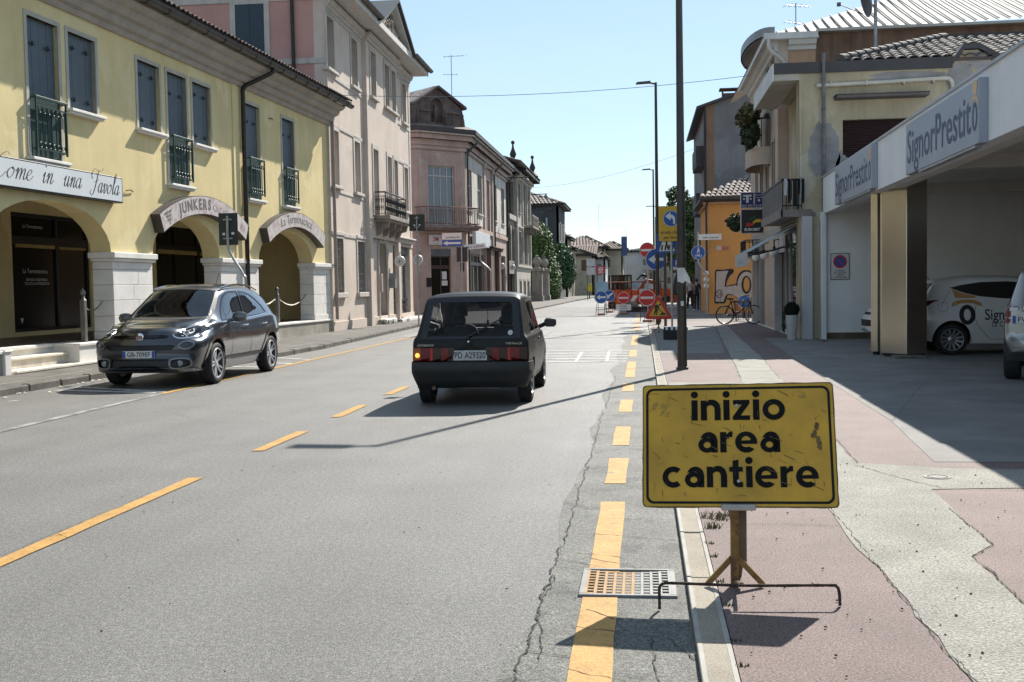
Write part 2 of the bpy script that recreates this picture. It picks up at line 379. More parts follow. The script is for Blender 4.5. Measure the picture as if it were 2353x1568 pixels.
for a, b, w in [((1.72, 9.2), (1.8, 10.6), .012), ((1.68, 9.1), (2.1, 8.1), .012), ((1.74, 6.1), (1.72, 4.6), .013), ((1.97, 7.4), (1.93, 6.37), .012), ((1.93, 6.37), (1.74, 6.1), .012), ((2.03, 8.06), (6, 8.16), .007), ((2.1, 9.1), (2.9, 8.9), .006), ((.36, 6.9), (1.19, 6.85), .008), ((.36, 3.0), (1.19, 2.95), .004), ((1.93, 6.9), (3.2, 6.8), .005), ((2.7, 14), (6, 11), .006), ((2.6, 12), (5, 19.5), .007), ((3.0, 24), (4.5, 20), .006), ((1.21, 7.6), (1.2, 4.0), .008), ((1.21, 4.4), (1.2, 2.4), .006), ((1.5, 17.4), (1.74, 22), .01), ((2.09, 17.3), (2.33, 22.3), .01), ((.4, 16.9), (2.1, 17.3), .006)]:
    crack((a[0]*K, a[1]*K), (b[0]*K, b[1]*K), w*.62, None, .009, H+.007)
obj('crack', ck, DARK, pvr, smooth=0, kind='stuff')
# kerb stones
kb = bpy.data.objects.new('kerb', None); COL.objects.link(kb); kb['kind'] = 'structure'
y = 1.6; i = 0
while y < 41:
    L = random.uniform(.85, 1.05); q = MB(); q.mi = 0
    q.box(.202, .342, y+.006, y+L-.006, -.1, H+random.uniform(-.003, .003), .008)
    q.mi = 1; q.box(.2035, .226, y+.012, y+L-.012, H-.01, H+.0045, .003); q.box(.318, .3405, y+.012, y+L-.012, H-.01, H+.0045, .003)
    obj('kerb_stone', q, [KERB, KERB2], kb, smooth=0); y += L
q = MB(); q.box(.196, .346, -6, 1.6, -.2, H); q.box(.197, .345, 41, 42, -.2, H); q.box(.206, .338, 1.6, 41, -.12, H-.02); obj('kerb_bed', q, DARK, kb, smooth=0)
# ---- left pavement with kerb stones
pv = MB(); LPV = [(p[0]-.16, p[1]) for p in LK if p[1] < 54] + [(-9.5, 56), (-30, 56), (-30, -6)]
pv.slab(LPV[:1]+LPV[1:], -.2, .11)
pvl = obj('pavement', pv, PAVL, kind='structure', smooth=0)
pv = MB(); pv.slab([(p[0]-.16, p[1]) for p in LK if p[1] > 57] + [(-40, 230), (-40, 60.6), (-8.9, 60.6)], -.2, .1); obj('pavement', pv, PAVL, kind='structure', smooth=0)
pv = MB(); pv.sheet([(-60, 55.8), (-7, 55), (-6.8, 62), (-60, 61)], -.005); obj('side_street', pv, PAVL, kind='structure', smooth=0)
KD = mat('old_kerb', (.125, .115, .10), .85, 0, .25, 2.5, .6, 60, .3, grain=.3, gsc=60)
def kerb_run(P, h, L0):
    for a, b in zip(P, P[1:]):
        a = Vector(a); b = Vector(b); d = b-a; n = max(1, round(d.length/L0)); an = math.atan2(d.y, d.x)
        for k in range(n):
            o = a+d*(k/n); q = MB(); w = d.length/n; q.box(.008, w-.008, 0, .16, -.15, h+random.uniform(-.004, .006), .02, T(o.x, o.y, 0, an)); obj('kerb_stone', q, KD, kb, smooth=0)
kerb_run([p for p in LK if 8 < p[1] < 50], .115, 1.0)
kerb_run([p for p in LK if 60 < p[1] < 108], .105, 2.2)
m = MB(); m.ribbon([(-9.85, 8), (-9.85, 20.4), (-9.4, 21.8), (-8.7, 23), (-8.5, 28)], .06, .114); obj('pavement_joint', m, mat('joint', (.24, .225, .2), .8, 0, .2, 4), pvl, smooth=0)
# litter, pebbles and weeds
ps = MB()
for i in range(150):
    x = random.uniform(.4, 2.6); yy = random.uniform(3, 9); s = random.uniform(.003, .008)
    ps.lathe([(0, -s*.3), (s, 0), (s*.7, s*.7), (0, s)], 5, T(x, yy, H+.007, random.random()*6))
for i in range(60):
    x = random.uniform(-5, .1); yy = random.uniform(3.5, 9); s = random.uniform(.003, .007)
    ps.lathe([(0, -s*.3), (s, 0), (s*.7, s*.7), (0, s)], 5, T(x, yy, .009, random.random()*6))
tag(obj('pebbles', ps, mat('pebble', (.09, .07, .06), .9, 0, .4, 30), kind='stuff'), 'loose dark grit scattered over road and pavement', 'grit')
lt = MB()
for i in range(60):
    x = -9.3+random.random()**2*.8; yy = random.uniform(12, 19); s = random.uniform(.015, .05)
    lt.add([(-s, -s*.5, 0), (s, -s*.4, .008), (s*.8, s*.5, .015), (-s*.7, s*.4, .004)], [(0, 1, 2, 3)], T(x, yy, .012, random.random()*6))
lt.add([(-.07, -.012, 0), (.07, -.012, .01), (.07, .012, .012), (-.07, .012, .004)], [(0, 1, 2, 3)], T(-8.7, 14.4, .012, .3))
tag(obj('litter', lt, mat('pale_litter', (.5, .46, .38), .8, 0, .3, 20), kind='stuff'), 'pale dry leaves and paper bits along the left kerb', 'litter')
GRASS = mat('weed_green', (.06, .085, .025), .7, 0, .4, 12); DRY = mat('dry_grass', (.2, .17, .085), .8, 0, .35, 15)
def tufts(spots, n, h, mt, lab):
    g_ = MB()
    for cx, cy, cz, r in spots:
        for i in range(n):
            a = random.random()*6.28; rr = r*math.sqrt(random.random()); x = cx+rr*math.cos(a); y_ = cy+rr*math.sin(a)*.5; hh = h*random.uniform(.4, 1); b = random.random()*6.28; l = random.uniform(.2, .9)*hh; w = .004+hh*.03
            g_.add([(x-w*math.sin(b), y_+w*math.cos(b), cz), (x+w*math.sin(b), y_-w*math.cos(b), cz), (x+l*.5*math.cos(b), y_+l*.5*math.sin(b), cz+hh*.7), (x+l*math.cos(b), y_+l*math.sin(b), cz+hh)], [(0, 1, 2), (1, 3, 2)])
    return tag(obj('weeds', g_, mt, kind='stuff', smooth=0), lab, 'weeds')
tufts([(.48, 6.85, H, .1), (.42, 6.9, H, .08), (.4, 6.6, H, .05), (.55, 6.95, H, .08)], 40, .05, DRY, 'dry grass tuft in the pavement crack beside the near kerb')
tufts([(.36, y_, H, .03) for y_ in (4.2, 4.5, 5.0, 5.4, 5.9, 6.2)], 12, .025, GRASS, 'thin weeds in the joint along the near kerb')
tufts([(-9.9, y_, .11, .25) for y_ in (41.5, 42.2, 43, 44, 45.4)], 50, .22, GRASS, 'green weeds at the foot of the pink facade')
tufts([(-9.9+random.uniform(-.3, .3), y_, .1, .3) for y_ in (64, 66, 70, 75, 80, 86)], 30, .18, GRASS, 'weeds at the foot of the far left facades')
tufts([(4.35, y_, H, .1) for y_ in (27.4, 27.0, 28.0)], 16, .06, GRASS, 'small weeds by the white canopy wall')
# ================================================================= BUILDING HELPERS
def sweep(mb, prof, x0, x1, M=None):
    """profile of (y, z) points swept along x"""
    n = len(prof); mb.add([(x0, y, z) for y, z in prof]+[(x1, y, z) for y, z in prof], [(i, i+n, (i+1) % n+n, (i+1) % n) for i in range(n)]+[tuple(range(n)), tuple(range(n, 2*n))[::-1]], M)
def rect(x0, x1, z0, z1): return [(x0, z0), (x1, z0), (x1, z1), (x0, z1)]
def ell_arch(x0, x1, zs, za, zb, n=14):
    cx = (x0+x1)/2; a = (x1-x0)/2
    return [(x0, zb), (x1, zb)]+[(cx+a*math.cos(math.pi*i/n), zs+(za-zs)*math.sin(math.pi*i/n)**.92) for i in range(n+1)]
TRIM = mat('pale_trim', (.43, .41, .35), .85, 0, .08, 3, streak=.25)
SHUT = mat('blue_grey_shutter', (.070, .092, .108), .55, 0, .06, 4)
SHUTG = mat('dark_green_shutter', (.012, .04, .032), .45, 0, .1, 5)
IRON = mat('black_iron', (.018, .018, .018), .5, .3, .2, 9)
GRAIL = mat('green_iron', (.012, .04, .028), .45, .1, .15, 9)
BRONZE = mat('dark_bronze', (.035, .028, .022), .42, .5, .2, 6)
GUT = mat('bronze_gutter', (.05, .047, .04), .45, .4, .2, 3)
STONE = mat('white_stone', (.70, .67, .62), .8, 0, .07, 2.2, .25, 60, grain=.08, gsc=120, patch=((.42, .36, .33), 1.5, .66))
TILE = mat('roof_tile', (.20, .145, .115), .85, 0, .4, 3.0, patch=((.08, .07, .06), 2, .55))
TILED = mat('roof_tile_weathered', (.235, .19, .165), .85, 0, .45, 4, patch=((.09, .08, .075), 3, .55))
SH_CACHE = {}
def plank_mesh(w, h, mt, hinge=True):
    k = (round(w, 3), round(h, 3), mt.name)
    if k not in SH_CACHE:
        q = MB(); q.box(.002, w-.002, 0, .035, 0, h, .006); o = obj('shutter_plank', q, mt, smooth=20); COL.objects.unlink(o); SH_CACHE[k] = o
    return SH_CACHE[k]
def shutter_win(b, M, x0, x1, z0, z1, mt=SHUT, trim=TRIM, tw=.085, sill=True, depth=.07, n=4, name='window', hinges=True):
    q = MB(); y = -.02
    q.poly(rect(x0-tw, x1+tw, z0-(0 if sill else tw), z1+tw), [rect(x0, x1, z0+.001, z1)], .0, T(0, y), rev=.02+depth); 
    for r in ((x0-tw, z0), (x1+tw, z0)): q.add([(r[0], y, z0), (r[0], 0.01, z0), (r[0], .01, z1+tw), (r[0], y, z1+tw)], [(0, 1, 2, 3)])
    q.add([(x0-tw, y, z1+tw), (x1+tw, y, z1+tw), (x1+tw, .01, z1+tw), (x0-tw, .01, z1+tw)], [(0, 1, 2, 3)])
    w = obj(name, q, trim, b, M, 0)
    pw = (x1-x0)/n; pm = plank_mesh(pw, z1-z0, mt)
    for i in range(n): inst(pm, w, T(x0+i*pw, depth+(.004 if i in (n//2,) else 0), z0))
    if hinges:
        if 'h' not in SH_CACHE:
            h = MB(); h.tube(catmull([(-.1, -.02, 0), (-.05, -.03, -.02), (0, -.035, .01), (.05, -.03, -.02), (.1, -.02, 0)], 3), .008, 5); h.tube([(0, -.03, -.05), (0, -.03, .04)], .014, 5)
            SH_CACHE['h'] = obj('shutter_hinge', h, IRON); COL.objects.unlink(SH_CACHE['h'])
        for i in range(0, n, 2):
            for zz in (z0+.15*(z1-z0), z0+.82*(z1-z0)): inst(SH_CACHE['h'], w, T(x0+pw*(i+1), depth, zz))
    if sill:
        s_ = MB(); s_.box(x0-.13, x1+.13, -.15, depth, z0-.055, z0, .008); s_.box(x0-.1, x1+.1, -.11, .02, z0-.1, z0-.055, .008); obj('sill', s_, STONE, w, smooth=0)
    return w
def railing(b, M, x0, x1, z0, z1, d=.2, mt=GRAIL, rings=True, n=7, name='railing', curl=False):
    q = MB(); r = .011
    q.box(x0, x1, -d-.02, -d+.03, z1-.05, z1, .006); q.box(x0+.02, x1-.02, -d-.012, -d+.012, z1-.19, z1-.165); q.box(x0+.02, x1-.02, -d-.012, -d+.012, z0+.04, z0+.065)
    for x in (x0+.03, x1-.03): q.box(x-.016, x+.016, -d-.016, -d+.016, z0, z1-.04); q.box(x-.012, x+.012, -d, .03, z1-.05, z1-.01); q.box(x-.012, x+.012, -d, .03, z0+.04, z0+.065)
    for i in range(n):
        x = x0+.08+(x1-x0-.16)*i/(n-1); q.tube([(x, -d, z0+.05), (x, -d, z1-.17)], r, 5)
        if rings and i < n-1:
            xm = x+(x1-x0-.16)/(n-1)/2
            for zz in (z1-.25, z0+.13): q.tube([(xm+.045*math.cos(a), -d, zz+.045*math.sin(a)) for a in [i_*math.pi/5 for i_ in range(10)]], .008, 4, True)
        if curl and i < n-1:
            xm = x+(x1-x0-.16)/(n-1)/2
            for zc, sg in ((z0+.3*(z1-z0), 1), (z0+.62*(z1-z0), -1)): q.tube([(xm+sg*.04*math.cos(a)*(1-a/14), -d, zc+.11*math.sin(a)*(1-a/14)) for a in [i_*.7 for i_ in range(14)]], .007, 4)
    return obj(name, q, mt, b, M, 30)
def chain(p0, p1, sag, name, lab, r=.012):
    p0 = Vector(p0); p1 = Vector(p1); L = (p1-p0).length*1.08; n = int(L/.045); q = MB()
    P = [p0.lerp(p1, i/n)-Vector((0, 0, sag*4*(i/n)*(1-i/n))) for i in range(n+1)]
    for i in range(n):
        c = (P[i]+P[i+1])/2; d = (P[i+1]-P[i]); an = math.atan2(d.y, d.x); el = math.atan2(d.z, Vector((d.x, d.y)).length)
        Mx = Matrix.Translation(c) @ Matrix.Rotation(an, 4, 'Z') @ Matrix.Rotation(-el, 4, 'Y') @ Matrix.Rotation((i % 2)*math.pi/2, 4, 'X')
        q.tube([(.033*math.cos(a), .016*math.sin(a), 0) for a in [k*math.pi/4 for k in range(8)]], .006, 4, True, M=Mx)
    o = obj(name, q, mat('steel_chain', (.22, .2, .17), .4, .8, .2, 20), smooth=60); return tag(o, lab, 'chain', 'chains strung between bollards and pillars')
def downpipe(b, pts, r=.05, mt=BRONZE, M=None, name='downpipe'):
    q = MB(); q.tube(catmull(pts, 5) if len(pts) > 2 else pts, r, 10)
    a, c = Vector(pts[-2]), Vector(pts[-1])
    for k in range(1, 4):
        p = a.lerp(c, k/4); q.tube([p-Vector((0, 0, .02)), p+Vector((0, 0, .02))], r+.012, 10)
    return obj(name, q, mt, b, M, 40)
# ---- roof of curved tiles: each row along x, slope from eave (y0,z0) up to (y1,z1)
def tile_mesh(w, l, mt):
    k = ('t', w, l, mt.name)
    if k not in SH_CACHE:
        q = MB(); n = 5; vs = []
        for yy, zz, r in ((-.03, .02, w*.5), (l, .0, w*.40)):
            for i in range(n+1): a = math.pi*i/n; vs.append((r*math.cos(a), yy, zz+r*.62*math.sin(a)))
        for i in range(n+1): a = math.pi*i/n; r = w*.42; vs.append((r*math.cos(a), -.03, .02+r*.5*math.sin(a)))
        fs = [(i+1, i, i+n+1, i+n+2) for i in range(n)]+[(i, i+1, i+2*n+3, i+2*n+2) for i in range(n)]
        q.add(vs, fs); o = obj('roof_tile', q, mt, smooth=60); COL.objects.unlink(o); SH_CACHE[k] = o
    return SH_CACHE[k]
def tiled_roof(b, M, x0, x1, y0, z0, y1, z1, mt, w=.2, l=.34, limit=0, x0b=None, x1b=None, base=None, name='roof'):
    """sloped slab with curved tiles; tiles are parts up to `limit`, the rest is joined"""
    x0b = x0 if x0b is None else x0b; x1b = x1 if x1b is None else x1b
    q = MB(); q.add([(x0, y0, z0), (x1, y0, z0), (x1b, y1, z1), (x0b, y1, z1), (x0, y0, z0-.08), (x1, y0, z0-.08), (x1b, y1, z1-.08), (x0b, y1, z1-.08)], [(0, 1, 2, 3), (7, 6, 5, 4), (0, 4, 5, 1), (1, 5, 6, 2), (2, 6, 7, 3), (3, 7, 4, 0)])
    rf = obj(name, q, base or mat('tile_bed', (.09, .07, .06), .9), b, M, 0)
    L = math.hypot(y1-y0, z1-z0); el = math.atan2(z1-z0, y1-y0); nr = max(1, int(L/l)); tm = tile_mesh(w, l*1.1, mt); rest = MB(); cnt = 0
    td = tm.data; tv = [v.co.copy() for v in td.vertices]; tf = [tuple(p.vertices) for p in td.polygons]
    for r in range(nr):
        t = r/nr; a = x0+(x0b-x0)*t; c = x1+(x1b-x1)*t; nc = int((c-a)/w)
        for i in range(nc):
            Mx = T(a+(i+.5)*w+random.uniform(-.008, .008), y0+(y1-y0)*t, z0+(z1-z0)*t+.005, random.uniform(-.03, .03), el+random.uniform(-.02, .03))
            if cnt < limit: inst(tm, rf, Mx); cnt += 1
            else: rest.add(tv, tf, Mx)
    if rest.v: obj('roof_tiles', rest, mt, rf, smooth=60, kind='stuff')
    return rf
def plain_win(b, M, x0, x1, z0, z1, fr=None, trim=TRIM, tw=.1, depth=.15, cols=2, bar=.62, gl=None, frame_mt=None, sill=True, name='window', side=None):
    """window hole lining: surround, frame bars and panes"""
    q = MB(); y = -.025
    if tw:
        q.poly(rect(x0-tw, x1+tw, z0-(0 if sill else tw), z1+tw), [rect(x0, x1, z0+.001, z1)], 0, T(0, y), rev=.04)
        q.box(x0-tw, x1+tw, y+.001, .01, z1+tw-.001, z1+tw+.012)
        q.box(x0-tw-.004, x0-tw, y+.001, .01, z0, z1+tw); q.box(x1+tw, x1+tw+.004, y+.001, .01, z0, z1+tw)
    if sill: q.box(x0-tw-.06, x1+tw+.06, -.12, depth, z0-.09, z0, .01)
    w = obj(name, q, trim, b, M, 0)
    f = MB(); t = .05; d = depth
    f.box(x0, x0+t, d, d+.05, z0, z1); f.box(x1-t, x1, d, d+.05, z0, z1); f.box(x0+t, x1-t, d, d+.05, z0, z0+t); f.box(x0+t, x1-t, d, d+.05, z1-t, z1)
    for i in range(1, cols): x = x0+(x1-x0)*i/cols; f.box(x-t/2, x+t/2, d+.002, d+.052, z0+t, z1-t)
    if bar: zb = z0+(z1-z0)*bar; f.box(x0+t, x1-t, d+.001, d+.054, zb-t/2, zb+t/2)
    obj('window_frame', f, frame_mt or mat('white_frame', (.5, .5, .47), .5), w, smooth=0)
    g_ = MB(); g_.add([(x0, d+.03, z0), (x1, d+.03, z0), (x1, d+.03, z1), (x0, d+.03, z1)], [(0, 1, 2, 3)]); obj('pane', g_, gl or darkglass('window_glass'), w, smooth=0)
    return w
# ================================================================= YELLOW ARCADED BUILDING
YEL = mat('yellow_render', (.68, .56, .295), .9, 0, .07, .8, .35, 40, .2, grain=.06, gsc=90, streak=.38, stcol=(.50, .41, .22), patch=((.71, .60, .34), .5, .56))
yb = thing('arcade_building', 'two storey yellow building with an arcade, blue grey shutters and green balcony rails', 'building', (-10.9, 18, 0), rad(87.5))
CORN = mat('grey_cornice', (.36, .32, .275), .85, 0, .1, 2, streak=.2)
wins = [(.82, 1.80, 3.95, 6.48, 1), (2.14, 3.12, 5.01, 6.48, 0), (4.81, 5.80, 5.01, 6.48, 0), (6.17, 7.13, 3.95, 6.48, 1), (7.45, 8.45, 5.01, 6.48, 0), (10.60, 11.58, 3.95, 6.48, 1), (13.28, 14.24, 3.95, 6.48, 1), (-1.6, -.62, 3.95, 6.48, 1), (-3.0, -2.0, 5.01, 6.48, 0)]
arches = [(-.62, 3.5), (5.26, 8.76), (11.3, 15.66), (-5.4, -1.9)]
XE = 17.42
w = MB(); w.poly([(-8, 2.3)]+[]+sum([[(a, 2.3)]+[((a+b)/2-(b-a)/2*math.cos(math.pi*i/16), 2.3+.93*math.sin(math.pi*i/16)**.95) for i in range(1, 16)]+[(b, 2.3)] for a, b in sorted(arches)], [])+[(XE, 2.3), (XE, 7.0), (-8, 7.0)], [rect(*q[:4]) for q in wins], .45, rev=.12)
obj('wall', w, YEL, yb, smooth=40)
sd_ = MB(); sd_.box(-8, -7.8, .451, 6, .1, 7.0); sd_.box(XE-.25, XE-.001, .451, 6, 3.61, 7.0); sd_.box(-8, XE, 5.8, 6, 3.6, 7.0); obj('wall', sd_, YEL, yb, smooth=0)
q = MB(); q.box(XE+.001, XE+.05, -.05, .4, 2.35, 6.85); obj('corner_trim', q, mat('white_flashing', (.55, .54, .52), .6, 0, .1, 3), yb, smooth=0)
for x0, x1, z0, z1, door in wins:
    wn = shutter_win(yb, None, x0, x1, z0, z1, name='window')
    if door:
        railing(yb, None, x0+.02, x1+.06, 4.06, 5.06, .11)
        q = MB(); q.box(x0+.01, x1-.01, .0, .03, 3.97, 5.04, .004); obj('lower_panel', q, SHUTG, wn, smooth=0)
co = MB()
sweep(co, [(0.02, 6.83), (-.06, 6.83), (-.10, 6.88), (-.10, 6.93), (-.18, 6.96), (-.24, 7.05), (-.24, 7.1), (-.34, 7.13), (-.42, 7.22), (-.42, 7.27), (-.52, 7.3), (-.60, 7.38), (-.60, 7.43), (.02, 7.43)], -8, XE+.05)
obj('cornice', co, CORN, yb, smooth=30)
gt = MB(); sweep(gt, [(-.60, 7.46)]+[(-.70+.105*math.cos(a), 7.50+.105*math.sin(a)) for a in [-math.pi*i/7 for i in range(8)]]+[(-.79, 7.49), (-.70, 7.42), (-.62, 7.48)], -8, XE+.42)
for k in range(27): x = -7.5+k*.95; gt.box(x, x+.03, -.81, -.58, 7.595, 7.612); gt.tube([(x, -.70+.112*math.cos(a), 7.50+.112*math.sin(a)) for a in [-math.pi*i/7 for i in range(8)]], .012, 4)
obj('gutter', gt, GUT, yb, smooth=40)
tiled_roof(yb, None, -8, XE+.4, -.72, 7.60, 3.2, 9.2, TILE, .22, .42, 0)
downpipe(yb, [(10.95, -.70, 7.42), (10.9, -.66, 7.28), (10.55, -.3, 7.0), (10.3, -.12, 6.8), (10.28, -.10, 6.4), (10.28, -.10, 4), (10.28, -.10, .6)], .06)
q = MB(); q.box(9.75, 10.12, -.03, .01, 2.33, 6.83); obj('pilaster_strip', q, YEL, yb, smooth=0)
for x, z_ in ((12.25, 6.3), (4.15, 3.62)):
    q = MB(); q.tube([(x, -.02, z_), (x+.05, -.04, z_+.02), (x+.18, -.04, z_+.03), (x+.3, -.02, z_)], .012, 5); obj('wall_bracket', q, mat('rusty_iron', (.14, .06, .03), .8, .2, .3, 10), yb)
# pillars of stone blocks with moulded capitals
for px0, px1 in ((3.54, 5.22), (8.80, 11.26), (15.70, 17.40), (-1.86, -.66)):
    c = MB(); c.box(px0-.09, px1+.09, -.1, .5, 2.205, 2.325, .012); c.box(px0-.05, px1+.05, -.06, .47, 2.14, 2.205, .012); cap = obj('pillar', c, STONE, yb, smooth=20)
    zz = [.54, .70, 1.02, 1.34, 1.66, 1.98, 2.14]
    for i in range(len(zz)-1):
        cut = [px0, px0+(px1-px0)*(.5 if i % 2 else .62), px1] if 0 < i < 5 else [px0, px1]
        for a, c_ in zip(cut, cut[1:]):
            q = MB(); o = .03 if i == 0 else random.uniform(0, .004); q.box(a+.003-(o if a == px0 else 0), c_-.003+(o if c_ == px1 else 0), -o, .45, zz[i]+.003, zz[i+1]-.003, .006); obj('stone_block', q, STONE, cap, smooth=0)
# porch: plinth, floor tiles, steps, back wall with glazing
FLR = mat('porch_floor', (.16, .12, .10), .45, 0, .25, 2); FLR2 = mat('porch_floor_dark', (.075, .055, .05), .4, 0, .25, 3)
PLN = mat('rough_plinth', (.33, .30, .25), .9, 0, .15, 2, .5, 50, streak=.4)
q = MB(); q.box(2.95, 17.45, -.03, .3, .05, .47); q.box(-8, -.12, -.03, .3, .05, .47); obj('plinth', q, PLN, yb, smooth=0); q = MB(); q.box(-.12, 2.95, .55, .7, .05, .47); obj('riser', q, STONE, yb, smooth=0)
q = MB(); q.box(3.14, 17.47, -.06, .3, .473, .535, .01); q.box(-8, -.13, -.06, .3, .473, .535, .01); q.box(-.12, 2.12, .5, .7, .473, .538, .01); obj('coping', q, STONE, yb, smooth=0)
fl = MB(); fl.box(-8, XE-.26, .702, 3.3, .3, .532); fl.box(2.96, XE-.26, .301, .701, .3, .532); flo = obj('porch_floor', fl, FLR, yb, smooth=0)
tq = MB(); tq.box(.004, .396, .004, .396, 0, .008, .003); tA = obj('floor_tile', tq, FLR, smooth=0); COL.objects.unlink(tA); tB = tA.copy(); tB.data = tA.data.copy(); tB.data.materials[0] = FLR2
for i in range(-2, 24):
    for j in range(7 if i < 0 or i > 6 else 6, -1, -1) if 0 else range(1, 7): inst(tA if (i+j) % 2 else tB, flo, T(i*.4, .5+j*.4, .533))
st = yb
for (y0, y1, z0, z1, x0, x1) in ((-.14, .22, .10, .165, -.05, 2.95), (.2, .56, .31, .365, -.05, 2.25)):
    q = MB(); q.box(x0, x1, y0, y1, z1-.045, z1, .008); q.box(x0+.01, x1-.01, y0+.04, y1, .05, z1-.045); obj('step', q, mat('step_stone', (.66, .60, .50), .8, 0, .12, 2.5, .3, 60, streak=.2), yb, smooth=0)
q = MB(); q.box(2.14, 3.12, -.04, .62, .473, .53, .01); q.box(2.17, 2.9, -.01, .6, .1, .473); obj('pedestal', q, STONE, yb, smooth=0)
q = MB(); q.box(-.28, -.1, -.08, .6, .1, .50, .01); q.box(-.3, -.07, -.1, .6, .50, .535, .01); obj('pedestal', q, STONE, yb, smooth=0)
wb_ = MB(); BD = 3.3
gl = [(5.15, 8.4, .64, 3.35), (11.9, 16.4, .64, 3.4)]
wb_.poly(rect(-8, XE, .5, 3.6), [rect(*g_) for g_ in gl], 0, T(0, BD), rev=.15)
wb_.add([(-8, .45, 3.6), (XE, .45, 3.6), (XE, BD, 3.6), (-8, BD, 3.6)], [(3, 2, 1, 0)])
wb_.box(XE-.26, XE-.002, .452, BD+.2, .3, 3.6)
obj('porch_wall', wb_, YEL, yb, smooth=0)
BLK = mat('black_aluminium', (.012, .012, .013), .4, .2, .1, 5)
def shopfront(b, x0, x1, z0, z1, cols, rail, y, name='shop_window', gm=None, fm=BLK, t=.09):
    f = MB(); f.box(x0, x0+t, y, y+.08, z0, z1); f.box(x1-t, x1, y, y+.08, z0, z1); f.box(x0+t, x1-t, y, y+.08, z1-t, z1); f.box(x0+t, x1-t, y, y+.08, z0, z0+.07)
    for c in cols: f.box(c-t/2, c+t/2, y-.002, y+.078, z0+.07, z1-t)
    for r in rail: f.box(x0+t, x1-t, y-.004, y+.075, r-.1, r+.1)
    o = obj(name, f, fm, b, smooth=0); xs = [x0]+list(cols)+[x1]
    for a, c in zip(xs, xs[1:]):
        g_ = MB(); g_.add([(a, y+.04, z0), (c, y+.04, z0), (c, y+.04, z1), (a, y+.04, z1)], [(0, 1, 2, 3)]); obj('pane', g_, gm or mat('shop_glass', (.010, .011, .010), .18, 0, 0, spec=.22), o, smooth=0)
    return o
s1 = shopfront(yb, *gl[0], [7.0], [2.72], BD+.05, 'shop_door'); s2 = shopfront(yb, *gl[1], [13.2, 14.7], [2.78], BD+.05)
GOLD = mat('mustard_blind', (.35, .24, .08), .6, 0, .1, 4)
q = MB(); q.box(5.35, 6.9, BD+.03, BD+.06, 2.56, 2.64); q.box(7.1, 8.25, BD+.03, BD+.06, 2.56, 2.62); obj('blind', q, GOLD, s1, smooth=0)
q = MB(); q.box(12.05, 14.6, BD+.03, BD+.06, 2.6, 2.72); q.box(14.8, 16.3, BD+.03, BD+.06, 2.6, 2.7); obj('blind', q, GOLD, s2, smooth=0)
LET = mat('white_lettering', (.55, .56, .55), .6)
q = MB(); put_text(q, 'La Termotecnica', 6.15, 1.98, .1, BD+.085); put_text(q, 'SERVIZIO ASSISTENZA', 6.2, 1.80, .06, BD+.085); put_text(q, 'TECNICA AUTORIZZATA', 6.2, 1.71, .06, BD+.085)
put_text(q, 'La Termotecnica', 6.1, 3.02, .08, BD+.085)
q.add([(5.5, BD+.085, .95), (5.62, BD+.085, .95), (5.56, BD+.085, .82)], [(0, 2, 1)]); obj('door_lettering', q, LET, s1, smooth=0)
